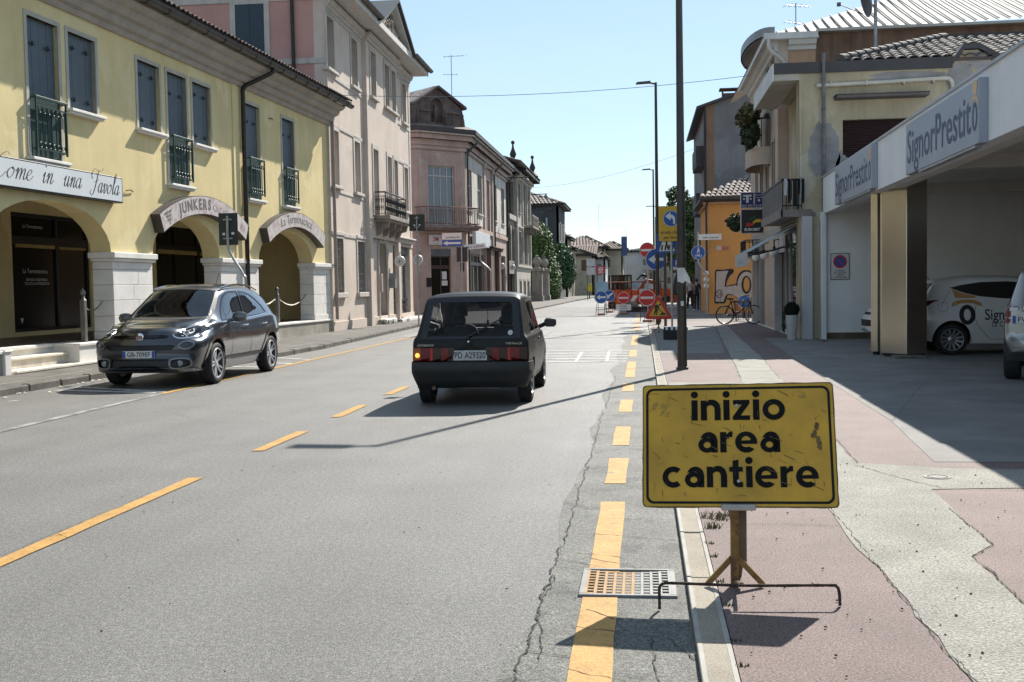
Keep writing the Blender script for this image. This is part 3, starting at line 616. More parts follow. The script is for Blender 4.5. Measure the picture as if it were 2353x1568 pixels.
# ---- signs on the yellow facade
YM = yb.matrix_basis.copy() if False else Matrix.Translation((-10.9, 18, 0)) @ Matrix.Rotation(rad(87.5), 4, 'Z')
def on_yb(x, z=0, y=0): return YM @ Vector((x, y, z))
INK = mat('black_ink', (.02, .02, .022), .5)
s1 = thing('shop_sign', 'long white box sign with black flowing script above the first arch', 'sign', on_yb(-.8, 3.3), rad(87.5))
q = MB(); q.box(-3.6, 4.48, -.2, -.001, .02, .54, .01); obj('sign_box', q, BLK, s1, smooth=0)
q = MB(); q.box(-3.57, 4.44, -.206, -.19, .05, .51); obj('sign_face', q, mat('white_acrylic', (.62, .65, .66), .4, 0, .03, 1), s1, smooth=0)
GLY = {'C': ([[(1.3, 2.0), (1.0, 2.25), (.4, 1.7), (.15, .8), (.35, .05), (.8, 0), (1.2, .5)]], 1.35),
 'o': ([[(.5, 1), (.12, .75), (0, .35), (.2, 0), (.5, .2), (.65, .65), (.5, 1), (.5, .82), (.95, .75)]], .85),
 'm': ([[(0, .6), (.16, .97), (.2, .8), (.1, 0)], [(.1, .1), (.35, .8), (.5, 1), (.57, .8), (.47, 0)], [(.47, .1), (.72, .8), (.87, 1), (.94, .8), (.86, .2), (.96, 0), (1.2, .35)]], 1.15),
 'e': ([[(0, .38), (.35, .55), (.5, .85), (.35, 1), (.12, .7), (.05, .3), (.2, 0), (.45, .1), (.72, .45)]], .66),
 'i': ([[(0, .6), (.2, 1), (.1, .25), (.2, 0), (.45, .35)]], .45), 'n': ([[(0, .6), (.16, .97), (.2, .8), (.1, 0)], [(.1, .1), (.35, .8), (.5, 1), (.57, .8), (.47, .2), (.57, 0), (.82, .38)]], .8),
 'u': ([[(0, .6), (.2, 1), (.1, .25), (.22, 0), (.45, .3), (.6, 1)], [(.6, 1), (.52, .2), (.62, 0), (.87, .38)]], .86), 'a': ([[(.6, .9), (.35, 1), (.05, .6), (.05, .15), (.25, 0), (.5, .4), (.62, 1)], [(.62, 1), (.52, .2), (.62, 0), (.87, .38)]], .86),
 'v': ([[(0, .6), (.16, 1), (.22, .8), (.2, .1), (.3, 0), (.58, .5), (.55, .97), (.62, .8), (.85, .82)]], .78), 'l': ([[(0, .4), (.35, 1.4), (.42, 2.0), (.3, 2.1), (.2, 1.6), (.12, .3), (.22, 0), (.47, .38)]], .5),
 'F': ([[(.75, 2.2), (.6, 1.2), (.38, .1), (.05, -.38), (-.3, -.1), (-.1, .15)], [(-.15, 1.25), (-.35, 1.7), (0, 2.3), (.6, 2.15), (1.2, 2.2), (1.5, 2.5)], [(.15, 1.0), (.6, 1.08), (.95, 1.3)]], 1.05), ' ': ([], .75)}
def script(mb, s, x, z, h, y, sx=1., sh=.3, pen=.13):
    for ch in s:
        G, ad = GLY[ch]
        for st_ in G:
            P = [Vector((p[0]*sx+p[1]*sh, p[1])) for p in catmull([(a, b) for a, b in st_], 6)]; vs = []; n = len(P)
            for i, p in enumerate(P):
                t = (P[min(i+1, n-1)]-P[max(i-1, 0)]).normalized(); nn = Vector((-t.y, t.x)); w_ = (.028+pen*abs(t.y)**1.6*(.55 if t.y > 0 else 1))/2
                vs += [(x+(p.x+nn.x*w_)*h, y, z+(p.y+nn.y*w_)*h), (x+(p.x-nn.x*w_)*h, y, z+(p.y-nn.y*w_)*h)]
            mb.add(vs, [(2*i+1, 2*i, 2*i+2, 2*i+3) for i in range(n-1)])
        if ch == 'i': mb.add([(x+(.2*sx+1.55*sh+.09*math.cos(a))*h, y, z+(1.55+.09*math.sin(a))*h) for a in [k*math.pi/4 for k in range(8)]], [tuple(range(8))])
        x += ad*h*sx
    return x
q = MB(); H_ = .195
script(q, 'Come', .20, .19, H_, -.209, 1.42); obj('script_lettering', q, INK, s1, smooth=0); q = MB(); script(q, 'in', 1.62, .19, H_, -.209, 1.4); obj('script_lettering', q, INK, s1, smooth=0); q = MB(); script(q, 'una', 2.3, .19, H_, -.209, 1.25); obj('script_lettering', q, INK, s1, smooth=0); q = MB(); script(q, 'Favola', 3.28, .17, H_, -.209, 1.08)
obj('script_lettering', q, INK, s1, smooth=0)
WEATH = mat('weathered_sign_face', (.50, .46, .44), .8, 0, .1, 4, patch=((.40, .31, .30), 5, .52), streak=.3, stcol=(.3, .22, .2))
def arch_sign(xc, lab, half=2.47, top=3.77, th=.44, R=5.6, d=.22):
    t = thing('shop_sign', lab, 'sign', on_yb(xc, 0), rad(87.5)); a0 = math.asin(half/R); zc = top-R; N = 20
    A = [-a0+2*a0*i/N for i in range(N+1)]
    P = [(R*math.sin(a), zc+R*math.cos(a)) for a in A]; Q = [((R-th)*math.sin(a), zc+(R-th)*math.cos(a)) for a in A]
    q = MB(); q.poly(P[::-1]+Q, [], d-.004, T(0, -d)); obj('sign_box', q, mat('brown_sign_edge', (.05, .04, .037), .6), t, smooth=0)
    q = MB(); e = .015; q.poly([((R-e)*math.sin(a*.99), zc+(R-e)*math.cos(a*.99)) for a in A][::-1]+[((R-th+e)*math.sin(a*.99), zc+(R-th+e)*math.cos(a*.99)) for a in A], [], 0, T(0, -d-.005)); obj('sign_face', q, WEATH, t, smooth=0)
    return t, R-th*.72, zc, d
def arc_text(mb, s, a0, R, zc, y, h, sx=1., bold=0., gap=.0):
    a = a0
    for ch in s:
        v, f = text2d(ch, bold); w_ = (max([p[0] for p in v])-min([p[0] for p in v])) if v else .35
        x0 = min([p[0] for p in v]) if v else 0; aw = w_*h*sx/R
        for_ = []
        for p in v:
            aa = a+(p[0]-x0)*h*sx/R; rr = R+p[1]*h; for_.append((rr*math.sin(aa), y, zc+rr*math.cos(aa)))
        if v: mb.add(for_, f)
        a += aw+(h*.2+gap)*sx/R
    return a
t2, R2, zc2, d2 = arch_sign(7.66, 'weathered arched sign with a faded grey word in capitals over the middle arch')
q = MB(); arc_text(q, 'JUNKERS', -.285, R2, zc2, -d2-.009, .24, 1.0, .03, .01)
v = [(-.40, .0), (-.30, .0), (-.35, -.06)]
for a0, w_ in ((-.385, .075),):
    for k in range(4): r0 = R2+.25-k*.085; aa = .035-k*.009; q.add([(rr*math.sin(a0+s_), -d2-.009, zc2+rr*math.cos(a0+s_)) for s_, rr in ((-aa, r0), (-.002, r0), (-.004, r0-.065), (-aa+.008, r0-.065))], [(3, 2, 1, 0)]); q.add([(rr*math.sin(a0+s_), -d2-.009, zc2+rr*math.cos(a0+s_)) for s_, rr in ((.004, r0-.02), (aa, r0-.02), (aa-.008, r0-.075), (.002, r0-.075))], [(3, 2, 1, 0)])
obj('lettering', q, mat('faded_grey_ink', (.115, .11, .11), .8, 0, .2, 9), t2, smooth=0)
q = MB(); arc_text(q, 'CALDAIE', .06, R2, zc2, -d2-.009, .16, .8, 0, .0); arc_text(q, '850', .37, R2, zc2, -d2-.009, .16, .8); obj('faded_lettering', q, mat('ghost_ink', (.36, .27, .265), .85, 0, .25, 9), t2, smooth=0)
t3, R3, zc3, d3 = arch_sign(13.85, 'weathered arched sign with thin grey lettering over the far arch')
q = MB(); arc_text(q, 'La Termotecnica', -.255, R3, zc3, -d3-.009, .25, .98, -.003, -.015); obj('lettering', q, mat('faded_grey_ink', (.17, .165, .165), .8), t3, smooth=0)
# ---- bollards with chains
BOL = mat('grey_bollard', (.16, .15, .14), .45, .35, .15, 6)
def bollard(x, y, z, lab, h=1.06):
    p = on_yb(x, z, y); t = thing('bollard', lab, 'bollard', p, rad(87.5), 'bollards along the arcade')
    q = MB(); r = .05; q.box(-r, r, -r, r, 0, h*.79, .008); obj('post', q, BOL, t, smooth=0)
    q = MB(); k = h*.79; q.lathe([(.045, k), (.05, k+.01), (.035, k+.03), (.028, k+.06), (.04, k+.07), (.025, k+.085), (.05, k+.11), (.058, k+.14), (.045, k+.175), (.02, k+.2), (.008, k+.215), (.004, k+.235), (0, k+.237)], 12); obj('finial', q, BOL, t, smooth=50)
    return p
b1 = bollard(2.72, .2, .53, 'grey square bollard with a round finial beside the stone steps')
b2 = bollard(7.0, .2, .535, 'grey square bollard with a finial hidden behind the parked car')
b3 = bollard(13.1, .2, .535, 'grey square bollard with a finial under the far arch')
ring = lambda x, z: on_yb(x, z, .25)
chain(on_yb(2.78, 1.22, .2), on_yb(3.52, 1.33, .25), .12, 'chain', 'short rusty chain hanging from the near bollard to the stone pillar')
chain(on_yb(11.28, 1.3, .25), on_yb(13.04, 1.28, .2), .2, 'chain', 'chain from the far bollard towards the middle pillar')
chain(on_yb(13.16, 1.28, .2), on_yb(15.68, 1.36, .25), .28, 'chain', 'chain from the far bollard to the last stone pillar')
# ================================================================= PINK THREE STOREY BUILDING
PNK = mat('faded_pink_render', (.55, .465, .395), .9, 0, .07, .9, .35, 40, .2, grain=.06, streak=.35, stcol=(.57, .50, .43), patch=((.58, .50, .43), .8, .55))
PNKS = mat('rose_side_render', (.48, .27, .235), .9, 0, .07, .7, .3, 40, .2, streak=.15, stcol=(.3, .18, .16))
pb = thing('pink_building', 'tall pale pink three storey building with a pediment and an iron balcony', 'building', (-10.1, 36.2, 0), rad(90.8))
holes = []; XL, XR = -.92, 12.9
UP = [(-.84, 0), (2.36, 3.2), (4.64, 5.48), (7.08, 7.86), (8.34, 9.1), (11.26, 12.03)]
MID = [(-.45, .3, 4.94), (2.5, 3.32, 4.94), (4.76, 5.6, 4.26), (7.25, 8.03, 4.26), (8.5, 9.2, 4.26), (11.38, 12.18, 4.86)]
GR = [(-.38, .6), (2.62, 3.74)]
holes += [rect(a, b, 8.7, 10.37) for a, b in UP]+[rect(a, b, z, 6.76) for a, b, z in MID]+[rect(a, b, 1.37, 3.2) for a, b in GR]
holes += [[(5.85, .3), (7.45, .3), (7.45, 2.8)]+[(6.65+.8*math.cos(math.pi*i/10), 2.8+.8*math.sin(math.pi*i/10)) for i in range(1, 10)]+[(5.85, 2.8)], rect(8.75, 12.3, .3, 3.4)]
w = MB(); w.poly(rect(XL, XR, .05, 10.9), holes, .4, rev=.34); obj('wall', w, PNK, pb, smooth=40)
w = MB(); w.box(XL, XL+.01, .4, 11, .05, 11.2); w.box(XR-.01, XR, .4, 11, .05, 11.2); w.box(XL+.01, XR-.01, 10.6, 11, .05, 11.2)
obj('side_wall', w, PNKS, pb, smooth=0)
TRP = mat('stone_trim', (.47, .43, .385), .85, 0, .08, 3, streak=.3)
def band(z0, z1, x0=XL-.01, x1=XR+.01, d=.03, name='string_course', mt=TRP):
    q = MB(); q.box(x0, x1, -d, .01, z0, z1, .008); return obj(name, q, mt, pb, smooth=0)
band(8.46, 8.60); band(10.47, 10.62); band(6.86, 6.98); band(4.72, 4.80, d=.025); band(3.27, 3.4); band(.05, .42, d=.05, name='plinth', mt=PNK)
for (x0, x1) in ((XL-.005, XL+.02), (XR-.3, XR+.005)):
    q = MB(); q.box(x0, x1, -.026, .01, 3.4, 10.47); obj('corner_strip', q, TRP, pb, smooth=0)
# shallow central bay in front of the wall (side seen in shade)
bay = [rect(a, b, 8.7, 10.37) for a, b in UP[2:5]]+[rect(a, b, z, 6.76) for a, b, z in MID[2:5]]+[holes[-2]]
w = MB(); w.poly(rect(4.0, 9.5, 3.4, 10.9), bay[:-1], 0, T(0, -.16), rev=.17); w.add([(4.0, -.16, 3.4), (4.0, 0, 3.4), (4.0, 0, 10.9), (4.0, -.16, 10.9)], [(0, 3, 2, 1)]); w.add([(9.5, -.16, 3.4), (9.5, 0, 3.4), (9.5, 0, 10.9), (9.5, -.16, 10.9)], [(0, 1, 2, 3)]); obj('central_bay', w, PNK, pb, smooth=0)
for x in (4.0, 9.1):
    q = MB(); q.box(x-.01, x+.42, -.175, .01, .05, 3.4); obj('pilaster', q, PNK, pb, smooth=0)
for k, (a, b, z0, z1) in enumerate([(a, b, 8.7, 10.37) for a, b in UP]+[(a, b, z, 6.76) for a, b, z in MID]):
    y = -.16 if (k % 6) in (2, 3, 4) else 0
    q = MB(); q.poly(rect(a-.14, b+.14, z0, z1+.16), [rect(a, b, z0+.001, z1)], 0, T(0, y-.03), rev=.05); q.box(a-.145, a-.14, y-.03, y+.01, z0, z1+.16); q.box(b+.14, b+.145, y-.03, y+.01, z0, z1+.16); q.box(a-.14, b+.14, y-.03, y+.01, z1+.16, z1+.165)
    if z0 > 4.5: q.box(a-.2, b+.2, y-.13, .1, z0-.11, z0, .015)
    wn = obj('window', q, TRP, pb, smooth=0)
    pm = plank_mesh((b-a)/2, z1-z0, SHUTG)
    for i in range(2): inst(pm, wn, T(a+i*(b-a)/2, .3, z0))
    for zz in (.15, .5, .85): inst(SH_CACHE['h'], wn, T((a+b)/2, .29, z0+zz*(z1-z0)))
# cornice, wide boxed eave, pediment, roof
co = MB(); sweep(co, [(.02, 10.62), (-.06, 10.62), (-.08, 10.72), (-.14, 10.74), (-.2, 10.86), (-.2, 10.9), (.02, 10.9)], XL-.02, XR+.02)
sweep(co, [(.02, 10.63), (-.22, 10.63), (-.24, 10.73), (-.3, 10.75), (-.36, 10.87), (-.36, 10.905), (.02, 10.905)], 3.95, 9.55)
obj('cornice', co, TRP, pb, smooth=30)
SOF = mat('white_soffit', (.55, .54, .51), .8, 0, .06, 2, streak=.2)
q = MB(); q.box(XL-.4, XR+.42, -.8, .3, 11.0, 11.06); q.box(XL-.42, XR+.44, -.83, -.79, 10.97, 11.2, .008); obj('eave', q, SOF, pb, smooth=0)
gt = MB()
def gutp(x0, x1): sweep(gt, [(-.83, 11.22)]+[(-.94+.11*math.cos(a), 11.24+.11*math.sin(a)) for a in [-math.pi*i/6 for i in range(7)]]+[(-1.03, 11.24), (-.94, 11.16), (-.85, 11.24)], x0, x1)
for x0, x1 in ((XL-.45, 3.3), (9.55, XR+.5)): gt = MB(); gutp(x0, x1); obj('gutter', gt, GUT, pb, smooth=40)
ZB, ZA = 11.1, 12.55
pd = MB(); pd.poly([(3.6, ZB), (9.2, ZB), (6.4, ZA-.15)], [], .1, T(0, -.62)); pd = obj('pediment', pd, PNK, pb, smooth=0)
rl = MB()
for sgn in (-1, 1):
    for k in range(9):
        t = k/8; x = 6.4+sgn*(.12+t*1.9); zt = ZA-.45-(t*1.05); h = max(.1, zt-ZB-.12)
        rl.tube(catmull([(x, -.64, ZB+.1), (x+.1*math.sin(k*2), -.68, ZB+.1+h*.4), (x-.08, -.67, ZB+.1+h*.75), (x+.03, -.64, ZB+.1+h)], 3), [.07, .1, .09, .05]*2+[.04]*2, 6)
obj('relief', rl, mat('dirty_relief', (.16, .14, .12), .9, 0, .3, 8), pd, smooth=60)
rk = MB()
for x0, x1, za, zb in ((3.25, 6.4, ZB, ZA), (9.55, 6.4, ZB, ZA)):
    rk.add([(x0, -.85, za-.0), (x1, -.85, zb), (x1, -.85, zb-.16), (x0+.3*(1 if x1 > x0 else -1), -.85, za), (x0, -.2, za), (x1, -.2, zb), (x1, -.2, zb-.16), (x0+.3*(1 if x1 > x0 else -1), -.2, za)], [(0, 1, 2, 3), (4, 7, 6, 5), (0, 4, 5, 1), (3, 2, 6, 7)])
obj('raking_cornice', rk, SOF, pd, smooth=0)
rf = MB()
for x0, x1 in ((3.1, 6.4), (9.7, 6.4)): rf.add([(x0, -.98, ZB+.06), (x1, -.98, ZA+.1), (x1, 2.5, ZA+.1), (x0, 2.5, ZB+.06), (x0, -.98, ZB-.02), (x1, -.98, ZA+.01), (x1, 2.5, ZA+.01), (x0, 2.5, ZB-.02)], [(0, 1, 2, 3), (4, 7, 6, 5), (0, 4, 5, 1)])
obj('pediment_roof', rf, GUT, pd, smooth=0)
tiled_roof(pb, None, XL-.4, 3.2, -.85, 11.25, 5, 13.1, TILED, .24, .42, 40); tiled_roof(pb, None, 9.6, XR+.4, -.85, 11.25, 5, 13.1, TILED, .24, .42, 40)
# side wall facing the camera: shuttered window, bands, downpipe   (local frame: x = street direction, so the side is the plane x = XL)
SM = T(XL, 0, 0, rad(-90))    # local x of the side frame runs towards -y (to the street)... facing -x
for z0, z1 in ((8.82, 9.0), (10.86, 11.04)):
    q = MB(); q.box(-11, 0, -.03, .01, z0, z1); obj('string_course', q, TRP, pb, SM, 0)
def side_win(a, b, z0, z1):
    q = MB(); q.poly(rect(a-.17, b+.17, z0-.14, z1+.14), [rect(a, b, z0, z1)], 0, T(0, -.035), rev=.03); q.box(a-.17, b+.17, -.034, .01, z0-.145, z0-.14); q.box(b+.17, b+.175, -.034, .01, z0-.14, z1+.14); q.box(a-.175, a-.17, -.034, .01, z0-.14, z1+.14); wn = obj('window', q, TRP, pb, SM, 0)
    pm = plank_mesh((b-a)/2, z1-z0, mat('navy_shutter', (.012, .03, .045), .5, 0, .1, 5))
    for i in range(2): inst(pm, wn, T(a+i*(b-a)/2, -.03, z0))
side_win(-3.0, -2.03, 9.15, 10.8); side_win(-7.2, -6.2, 9.15, 10.8)
downpipe(pb, [(-1.08, -.08, 11.2), (-1.05, -.08, 7.0)], .06, M=SM)
# ground floor: grilles, door, roller shutters, balcony
for a, b in GR:
    q = MB(); q.poly(rect(a-.12, b+.12, 1.37, 3.32), [rect(a, b, 1.371, 3.2)], 0, T(0, -.03), rev=.05); q.box(a-.22, b+.22, -.12, .1, 1.2, 1.37, .015); q.box(a-.14, b+.14, -.06, .01, 3.3, 3.42, .01)
    for sx in (a-.125, b+.12): q.box(sx, sx+.005, -.03, .01, 1.37, 3.32)
    wn = obj('window', q, TRP, pb, smooth=0)
    q = MB(); q.add([(a, .3, 1.37), (b, .3, 1.37), (b, .3, 3.2), (a, .3, 3.2)], [(0, 1, 2, 3)]); obj('pane', q, darkglass('window_glass'), wn, smooth=0)
    g_ = MB()
    for i in range(5): x = a+.06+(b-a-.12)*i/4; g_.tube([(x, .03, 1.4), (x, .03, 3.18)], .013, 5)
    for zz in [1.5+.27*k for k in range(7)]:
        g_.box(a, b, .02, .04, zz-.006, zz+.006)
        for xm in (a+.25, b-.25): g_.tube([(xm+.09*math.cos(t_*.9)*(1-t_/12), .03, zz+.13+.09*math.sin(t_*.9)*(1-t_/12)) for t_ in range(9)], .01, 4)
    obj('window_grille', g_, mat('grey_iron', (.2, .19, .18), .6, .2, .2, 9), wn, smooth=30)
q = MB(); q.poly([(5.85, .3), (7.45, .3), (7.45, 2.8)]+[(6.65+.8*math.cos(math.pi*i/10), 2.8+.8*math.sin(math.pi*i/10)) for i in range(1, 10)]+[(5.85, 2.8)], [], .04, T(0, .3)); q.box(5.85, 7.45, .26, .3, 2.74, 2.84); q.box(6.63, 6.67, .26, .3, .3, 2.74)
for x in (5.95, 6.75):
    for z_ in (.45, 1.5): q.box(x, x+.6, .275, .3, z_, z_+.9, .02)
obj('door', q, mat('dark_wood_door', (.05, .03, .02), .5, 0, .2, 4), pb, smooth=0)
q = MB(); q.tube([(5.85, -.02, .3), (5.85, -.02, 2.8)]+[(6.65-.8*math.cos(math.pi*i/10), -.02, 2.8+.8*math.sin(math.pi*i/10)) for i in range(1, 10)]+[(7.45, -.02, 2.8), (7.45, -.02, .3)], .07, 6); obj('door_surround', q, TRP, pb, smooth=40)
q = MB(); q.box(5.6, 7.7, -.35, .2, .1, .3, .02); obj('door_step', q, STONE, pb, smooth=0)
RSH = mat('grey_roller_shutter', (.13, .135, .14), .5, .3, .12, 3)
def roller(b, x0, x1, z0, z1, y, M=None, mt=RSH, rows=None, h=.1):
    q = MB(); n = int((z1-z0)/h)
    for i in range(n): zz = z0+i*(z1-z0)/n; q.add([(x0, y, zz), (x1, y, zz), (x1, y-.03, zz+.02), (x0, y-.03, zz+.02), (x1, y-.03, zz+h-.03), (x0, y-.03, zz+h-.03), (x1, y, zz+h), (x0, y, zz+h)], [(0, 1, 2, 3), (3, 2, 4, 5), (5, 4, 6, 7)])
    return obj('roller_shutter', q, mt, b, M, 0)
rs = roller(pb, 8.75, 12.3, .3, 2.95, .25)
q = MB(); q.box(8.75, 12.3, .1, .3, 2.95, 3.4); obj('shutter_box', q, mat('grey_shutter_box', (.11, .11, .115), .5, .2, .1, 4), pb, smooth=0)
q = MB()
for x in (9.9, 11.15): q.box(x-.03, x+.03, .19, .25, .3, 2.95)
q.box(8.8, 12.2, .12, .2, .95, 1.02); q.box(8.8, 12.2, .12, .2, .75, .79); obj('shutter_bar', q, IRON, rs, smooth=0)
q = MB(); q.box(8.6, 12.6, -.16, .02, 3.42, 3.58, .02); q.box(8.5, 12.7, -.26, .02, 3.58, 3.66, .02); obj('shop_cornice', q, TRP, pb, smooth=0)
q = MB(); q.box(8.4, 12.8, -.4, .1, .08, .22, .02); obj('door_step', q, STONE, pb, smooth=0)
q = MB(); q.box(5.35, 5.6, -.26, -.18, 1.35, 2.05, .01); obj('letterbox', q, mat('beige_box', (.3, .24, .2), .6), pb, smooth=0)
q = MB(); q.box(7.75, 8.05, -.28, -.02, 1.5, 2.1, .01); obj('meter_box', q, mat('grey_box', (.2, .2, .2), .6), pb, smooth=0)
bl = MB(); bl.box(4.7, 8.75, -.78, -.1, 4.1, 4.25, .015); bl.box(4.75, 8.7, -.72, -.1, 4.02, 4.1, .01)
for x in (4.95, 6.1, 7.25, 8.35):
    bl.poly([(0, 4.02), (.0, 3.5), (.2, 3.55), (.28, 3.75), (.5, 3.8), (.55, 4.02)], [], .22, T(x+.11, -.12, 0, rad(-90)))
bc = obj('balcony', bl, mat('weathered_balcony_stone', (.27, .23, .19), .9, 0, .2, 3, streak=.5), pb, smooth=0)
railing(bc, None, 4.78, 8.66, 4.25, 5.15, .6, IRON, False, 20, 'railing', True)
for x in (4.8, 8.66): railing(bc, T(x, -.1, 0, rad(-90)), 0, .52, 4.25, 5.15, 0, IRON, False, 5, 'railing', True)
downpipe(pb, [(-.75, -.1, 7.4), (-.7, -.1, .5)], .055, mat('pinkish_pipe', (.30, .235, .205), .7, 0, .1, 4))
# ================================================================= CHAMFERED CORNER BUILDING
ROS = mat('dusty_rose_render', (.44, .345, .295), .9, 0, .10, 1.0, .35, 40, .2, streak=.45, stcol=(.19, .15, .13), patch=((.48, .40, .345), .9, .56))
ROSD = mat('blackened_render', (.12, .098, .088), .95, 0, .35, 1.2, .4, 30, .2, streak=.6, stcol=(.045, .04, .037))
PALE = mat('pale_grey_render', (.56, .53, .48), .9, 0, .1, .9, .3, 40, .2, streak=.5, stcol=(.25, .22, .2))
cb = thing('corner_building', 'dusty rose two storey corner building with a rusty balcony under a gabled attic', 'building', (-12.3, 60.5, 0), rad(46.2))
CL = 3.32
w = MB(); w.poly(rect(0, CL, .05, 9.45), [rect(.72, 2.56, 5.0, 8.33), rect(.82, 2.2, .3, 3.67)], .3, rev=.18); obj('wall', w, ROS, cb, smooth=0)
CS = T(CL, 0, 0, rad(90-46.2)); SX = 19.3            # street face: x along the street from the chamfer corner
st_h = [rect(.75, 2.3, 6.0, 8.35), rect(4.55, 6.45, 6.0, 8.42), rect(8.7, 10.1, 5.1, 8.45), rect(12.15, 13.6, 6.0, 8.48), rect(16.1, 17.7, 6.0, 8.55), rect(.9, 7.1, .3, 3.5), rect(13.9, 18.2, .3, 3.7)]
w = MB(); w.poly(rect(0, SX, .05, 9.5), st_h, .3, rev=.2); obj('wall', w, ROS, cb, CS, 0)
q = MB(); q.poly(rect(.3, 6.95, 5.25, 9.3), st_h[:2], 0, T(0, -.02), rev=.03); obj('wall_panel', q, PALE, cb, CS, 0)
q = MB(); q.poly(rect(11.6, 18.9, 5.25, 9.35), st_h[3:5], 0, T(0, -.02), rev=.03); obj('wall_panel', q, PALE, cb, CS, 0)
CW = T(0, 0, 0, rad(-46.2))
w = MB(); w.box(-14, 0, 0, .3, .05, 9.5); obj('side_wall', w, ROS, cb, CW, 0); w = MB(); w.box(SX-.3, SX-.002, .3, 9, .05, 9.5); obj('end_wall', w, ROS, cb, CS, 0)
def foot(off, ex=0):  # plan outline of the eave, in the building frame, offset outwards
    def W(M, x, y): v = M @ Vector((x, y, 0)); return (v.x, v.y)
    k = off*math.tan(rad(22))
    return [W(CW, -14, -off), W(CW, k, -off), (CL-0+off*math.tan(rad(21.9)), -off) if 0 else W(CS, -k*0-0+0, -off) if 0 else (CL+off*math.tan(rad(21.9)), -off), W(CS, SX+.2, -off), W(CS, SX+.2, 9), W(CW, -14, 12)]
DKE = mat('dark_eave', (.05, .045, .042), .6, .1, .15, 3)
q = MB(); q.slab(foot(.12), 9.2, 9.42); q.slab(foot(.2), 9.42, 9.75); q.slab(foot(.45), 9.75, 10.02); obj('cornice', q, ROS, cb, smooth=0)
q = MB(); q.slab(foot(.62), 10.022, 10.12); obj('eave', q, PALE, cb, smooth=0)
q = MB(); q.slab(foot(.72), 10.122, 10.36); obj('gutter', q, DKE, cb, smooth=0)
q = MB(); v = MB(); P = foot(.7); q.add([(p[0], p[1], 10.37) for p in P]+[(p[0]*.55+2.2, p[1]*.4+4.5, 12.0) for p in P], [(i, (i+1) % 6, (i+1) % 6+6, i+6) for i in range(6)]+[tuple(range(6, 12))]); obj('roof', q, TILE, cb, smooth=0)
at = MB(); at.poly([(-.45, 10.35), (3.5, 10.35), (3.42, 11.0), (3.25, 11.62), (1.57, 12.6), (.05, 11.7), (-.3, 11.4), (-.45, 11.0)], [[(1.03, 10.75), (1.98, 10.75), (1.98, 11.5)]+[(1.505+.475*math.cos(math.pi*i/8), 11.5+.6*math.sin(math.pi*i/8)) for i in range(1, 8)]+[(1.03, 11.5)]], .5, T(0, .1), rev=.25)
at.add([(.9, .36, 10.7), (2.1, .36, 10.7), (2.1, .36, 12.2), (.9, .36, 12.2)], [(0, 1, 2, 3)]); att = obj('attic', at, ROSD, cb, smooth=0)
q = MB(); q.box(1.35, 1.7, .25, .35, 10.75, 10.95, .02); q.tube(catmull([(1.52, .28, 10.95), (1.5, .26, 11.2), (1.55, .27, 11.5), (1.53, .28, 11.68)], 3), [.1]*3+[.14]*4+[.12]*3, 8); q.lathe([(0, 0), (.07, .03), (.08, .1), (.05, .16), (0, .18)], 8, T(1.53, .28, 11.66)); obj('statue', q, ROSD, att, smooth=60)
q = MB()
for a, b in (((-.1, 11.62), (1.57, 12.66)), ((1.57, 12.66), (3.5, 11.6))):
    q.add([(a[0], -.05, a[1]), (b[0], -.05, b[1]), (b[0], -.05, b[1]+.14), (a[0], -.05, a[1]+.14), (a[0], .8, a[1]), (b[0], .8, b[1]), (b[0], .8, b[1]+.14), (a[0], .8, a[1]+.14)], [(0, 1, 2, 3), (3, 2, 6, 7), (4, 5, 1, 0), (1, 5, 6, 2), (0, 3, 7, 4)])
q.box(.1, 1.0, -.02, .12, 11.3, 11.42); q.box(2.02, 3.1, -.02, .12, 11.3, 11.42)
for x in (.12, 2.05, 2.55, 3.2): q.box(x, x+.12, .02, .12, 10.36, 11.3)
obj('attic_moulding', q, ROSD, att, smooth=0)
q = MB(); q.add([(-.1, .3, 11.76), (1.57, .3, 12.82), (1.57, 5, 12.82), (-.1, 5, 11.76), (3.5, .3, 11.76), (3.5, 5, 11.76)], [(0, 1, 2, 3), (1, 4, 5, 2)]); obj('attic_roof', q, TILED, att, smooth=0)
q = MB(); q.box(.2, .75, 1.6, 2.2, 11.5, 12.0); q.box(.15, .8, 1.55, 2.25, 12.0, 12.06); q.box(.25, .7, 1.65, 2.15, 12.06, 12.2); q.box(.1, .85, 1.5, 2.3, 12.2, 12.28); obj('chimney', q, mat('brick_chimney', (.16, .09, .07), .9, 0, .3, 9), cb, smooth=0)
for M_, x0 in ((None, .05), (None, CL-.35)):
    q = MB(); q.box(x0, x0+.3, -.03, .01, 5.0, 9.2); obj('pilaster', q, ROS, cb, M_, 0)
for x0 in (7.0, 10.9):
    q = MB(); q.box(x0, x0+.7, -.12, .01, .1, 9.25); q.box(x0-.06, x0+.76, -.2, .01, 9.0, 9.4, .03); obj('pilaster', q, ROS, cb, CS, 0)
SKYG = mat('window_reflecting', (.10, .13, .15), .02, 0, 0, spec=1.0)
plain_win(cb, None, .72, 2.56, 5.0, 8.33, tw=.14, trim=ROS, cols=4, bar=.83, gl=SKYG, depth=.12, sill=False, frame_mt=mat('cream_frame', (.5, .48, .42), .5))
for k, h in enumerate(st_h[:5]):
    (a, z0), (b, z1) = h[0], h[2]
    plain_win(cb, CS, a, b, z0, z1, tw=.1, cols=2, bar=.62, gl=SKYG, depth=.08 if k != 2 else .18, trim=PALE, sill=k != 2, frame_mt=mat('cream_frame', (.5, .48, .42), .5) if k != 2 else ROSD)
BALC = mat('rust_stained_stone', (.23, .185, .16), .9, 0, .25, 2, streak=.7, stcol=(.07, .05, .04))
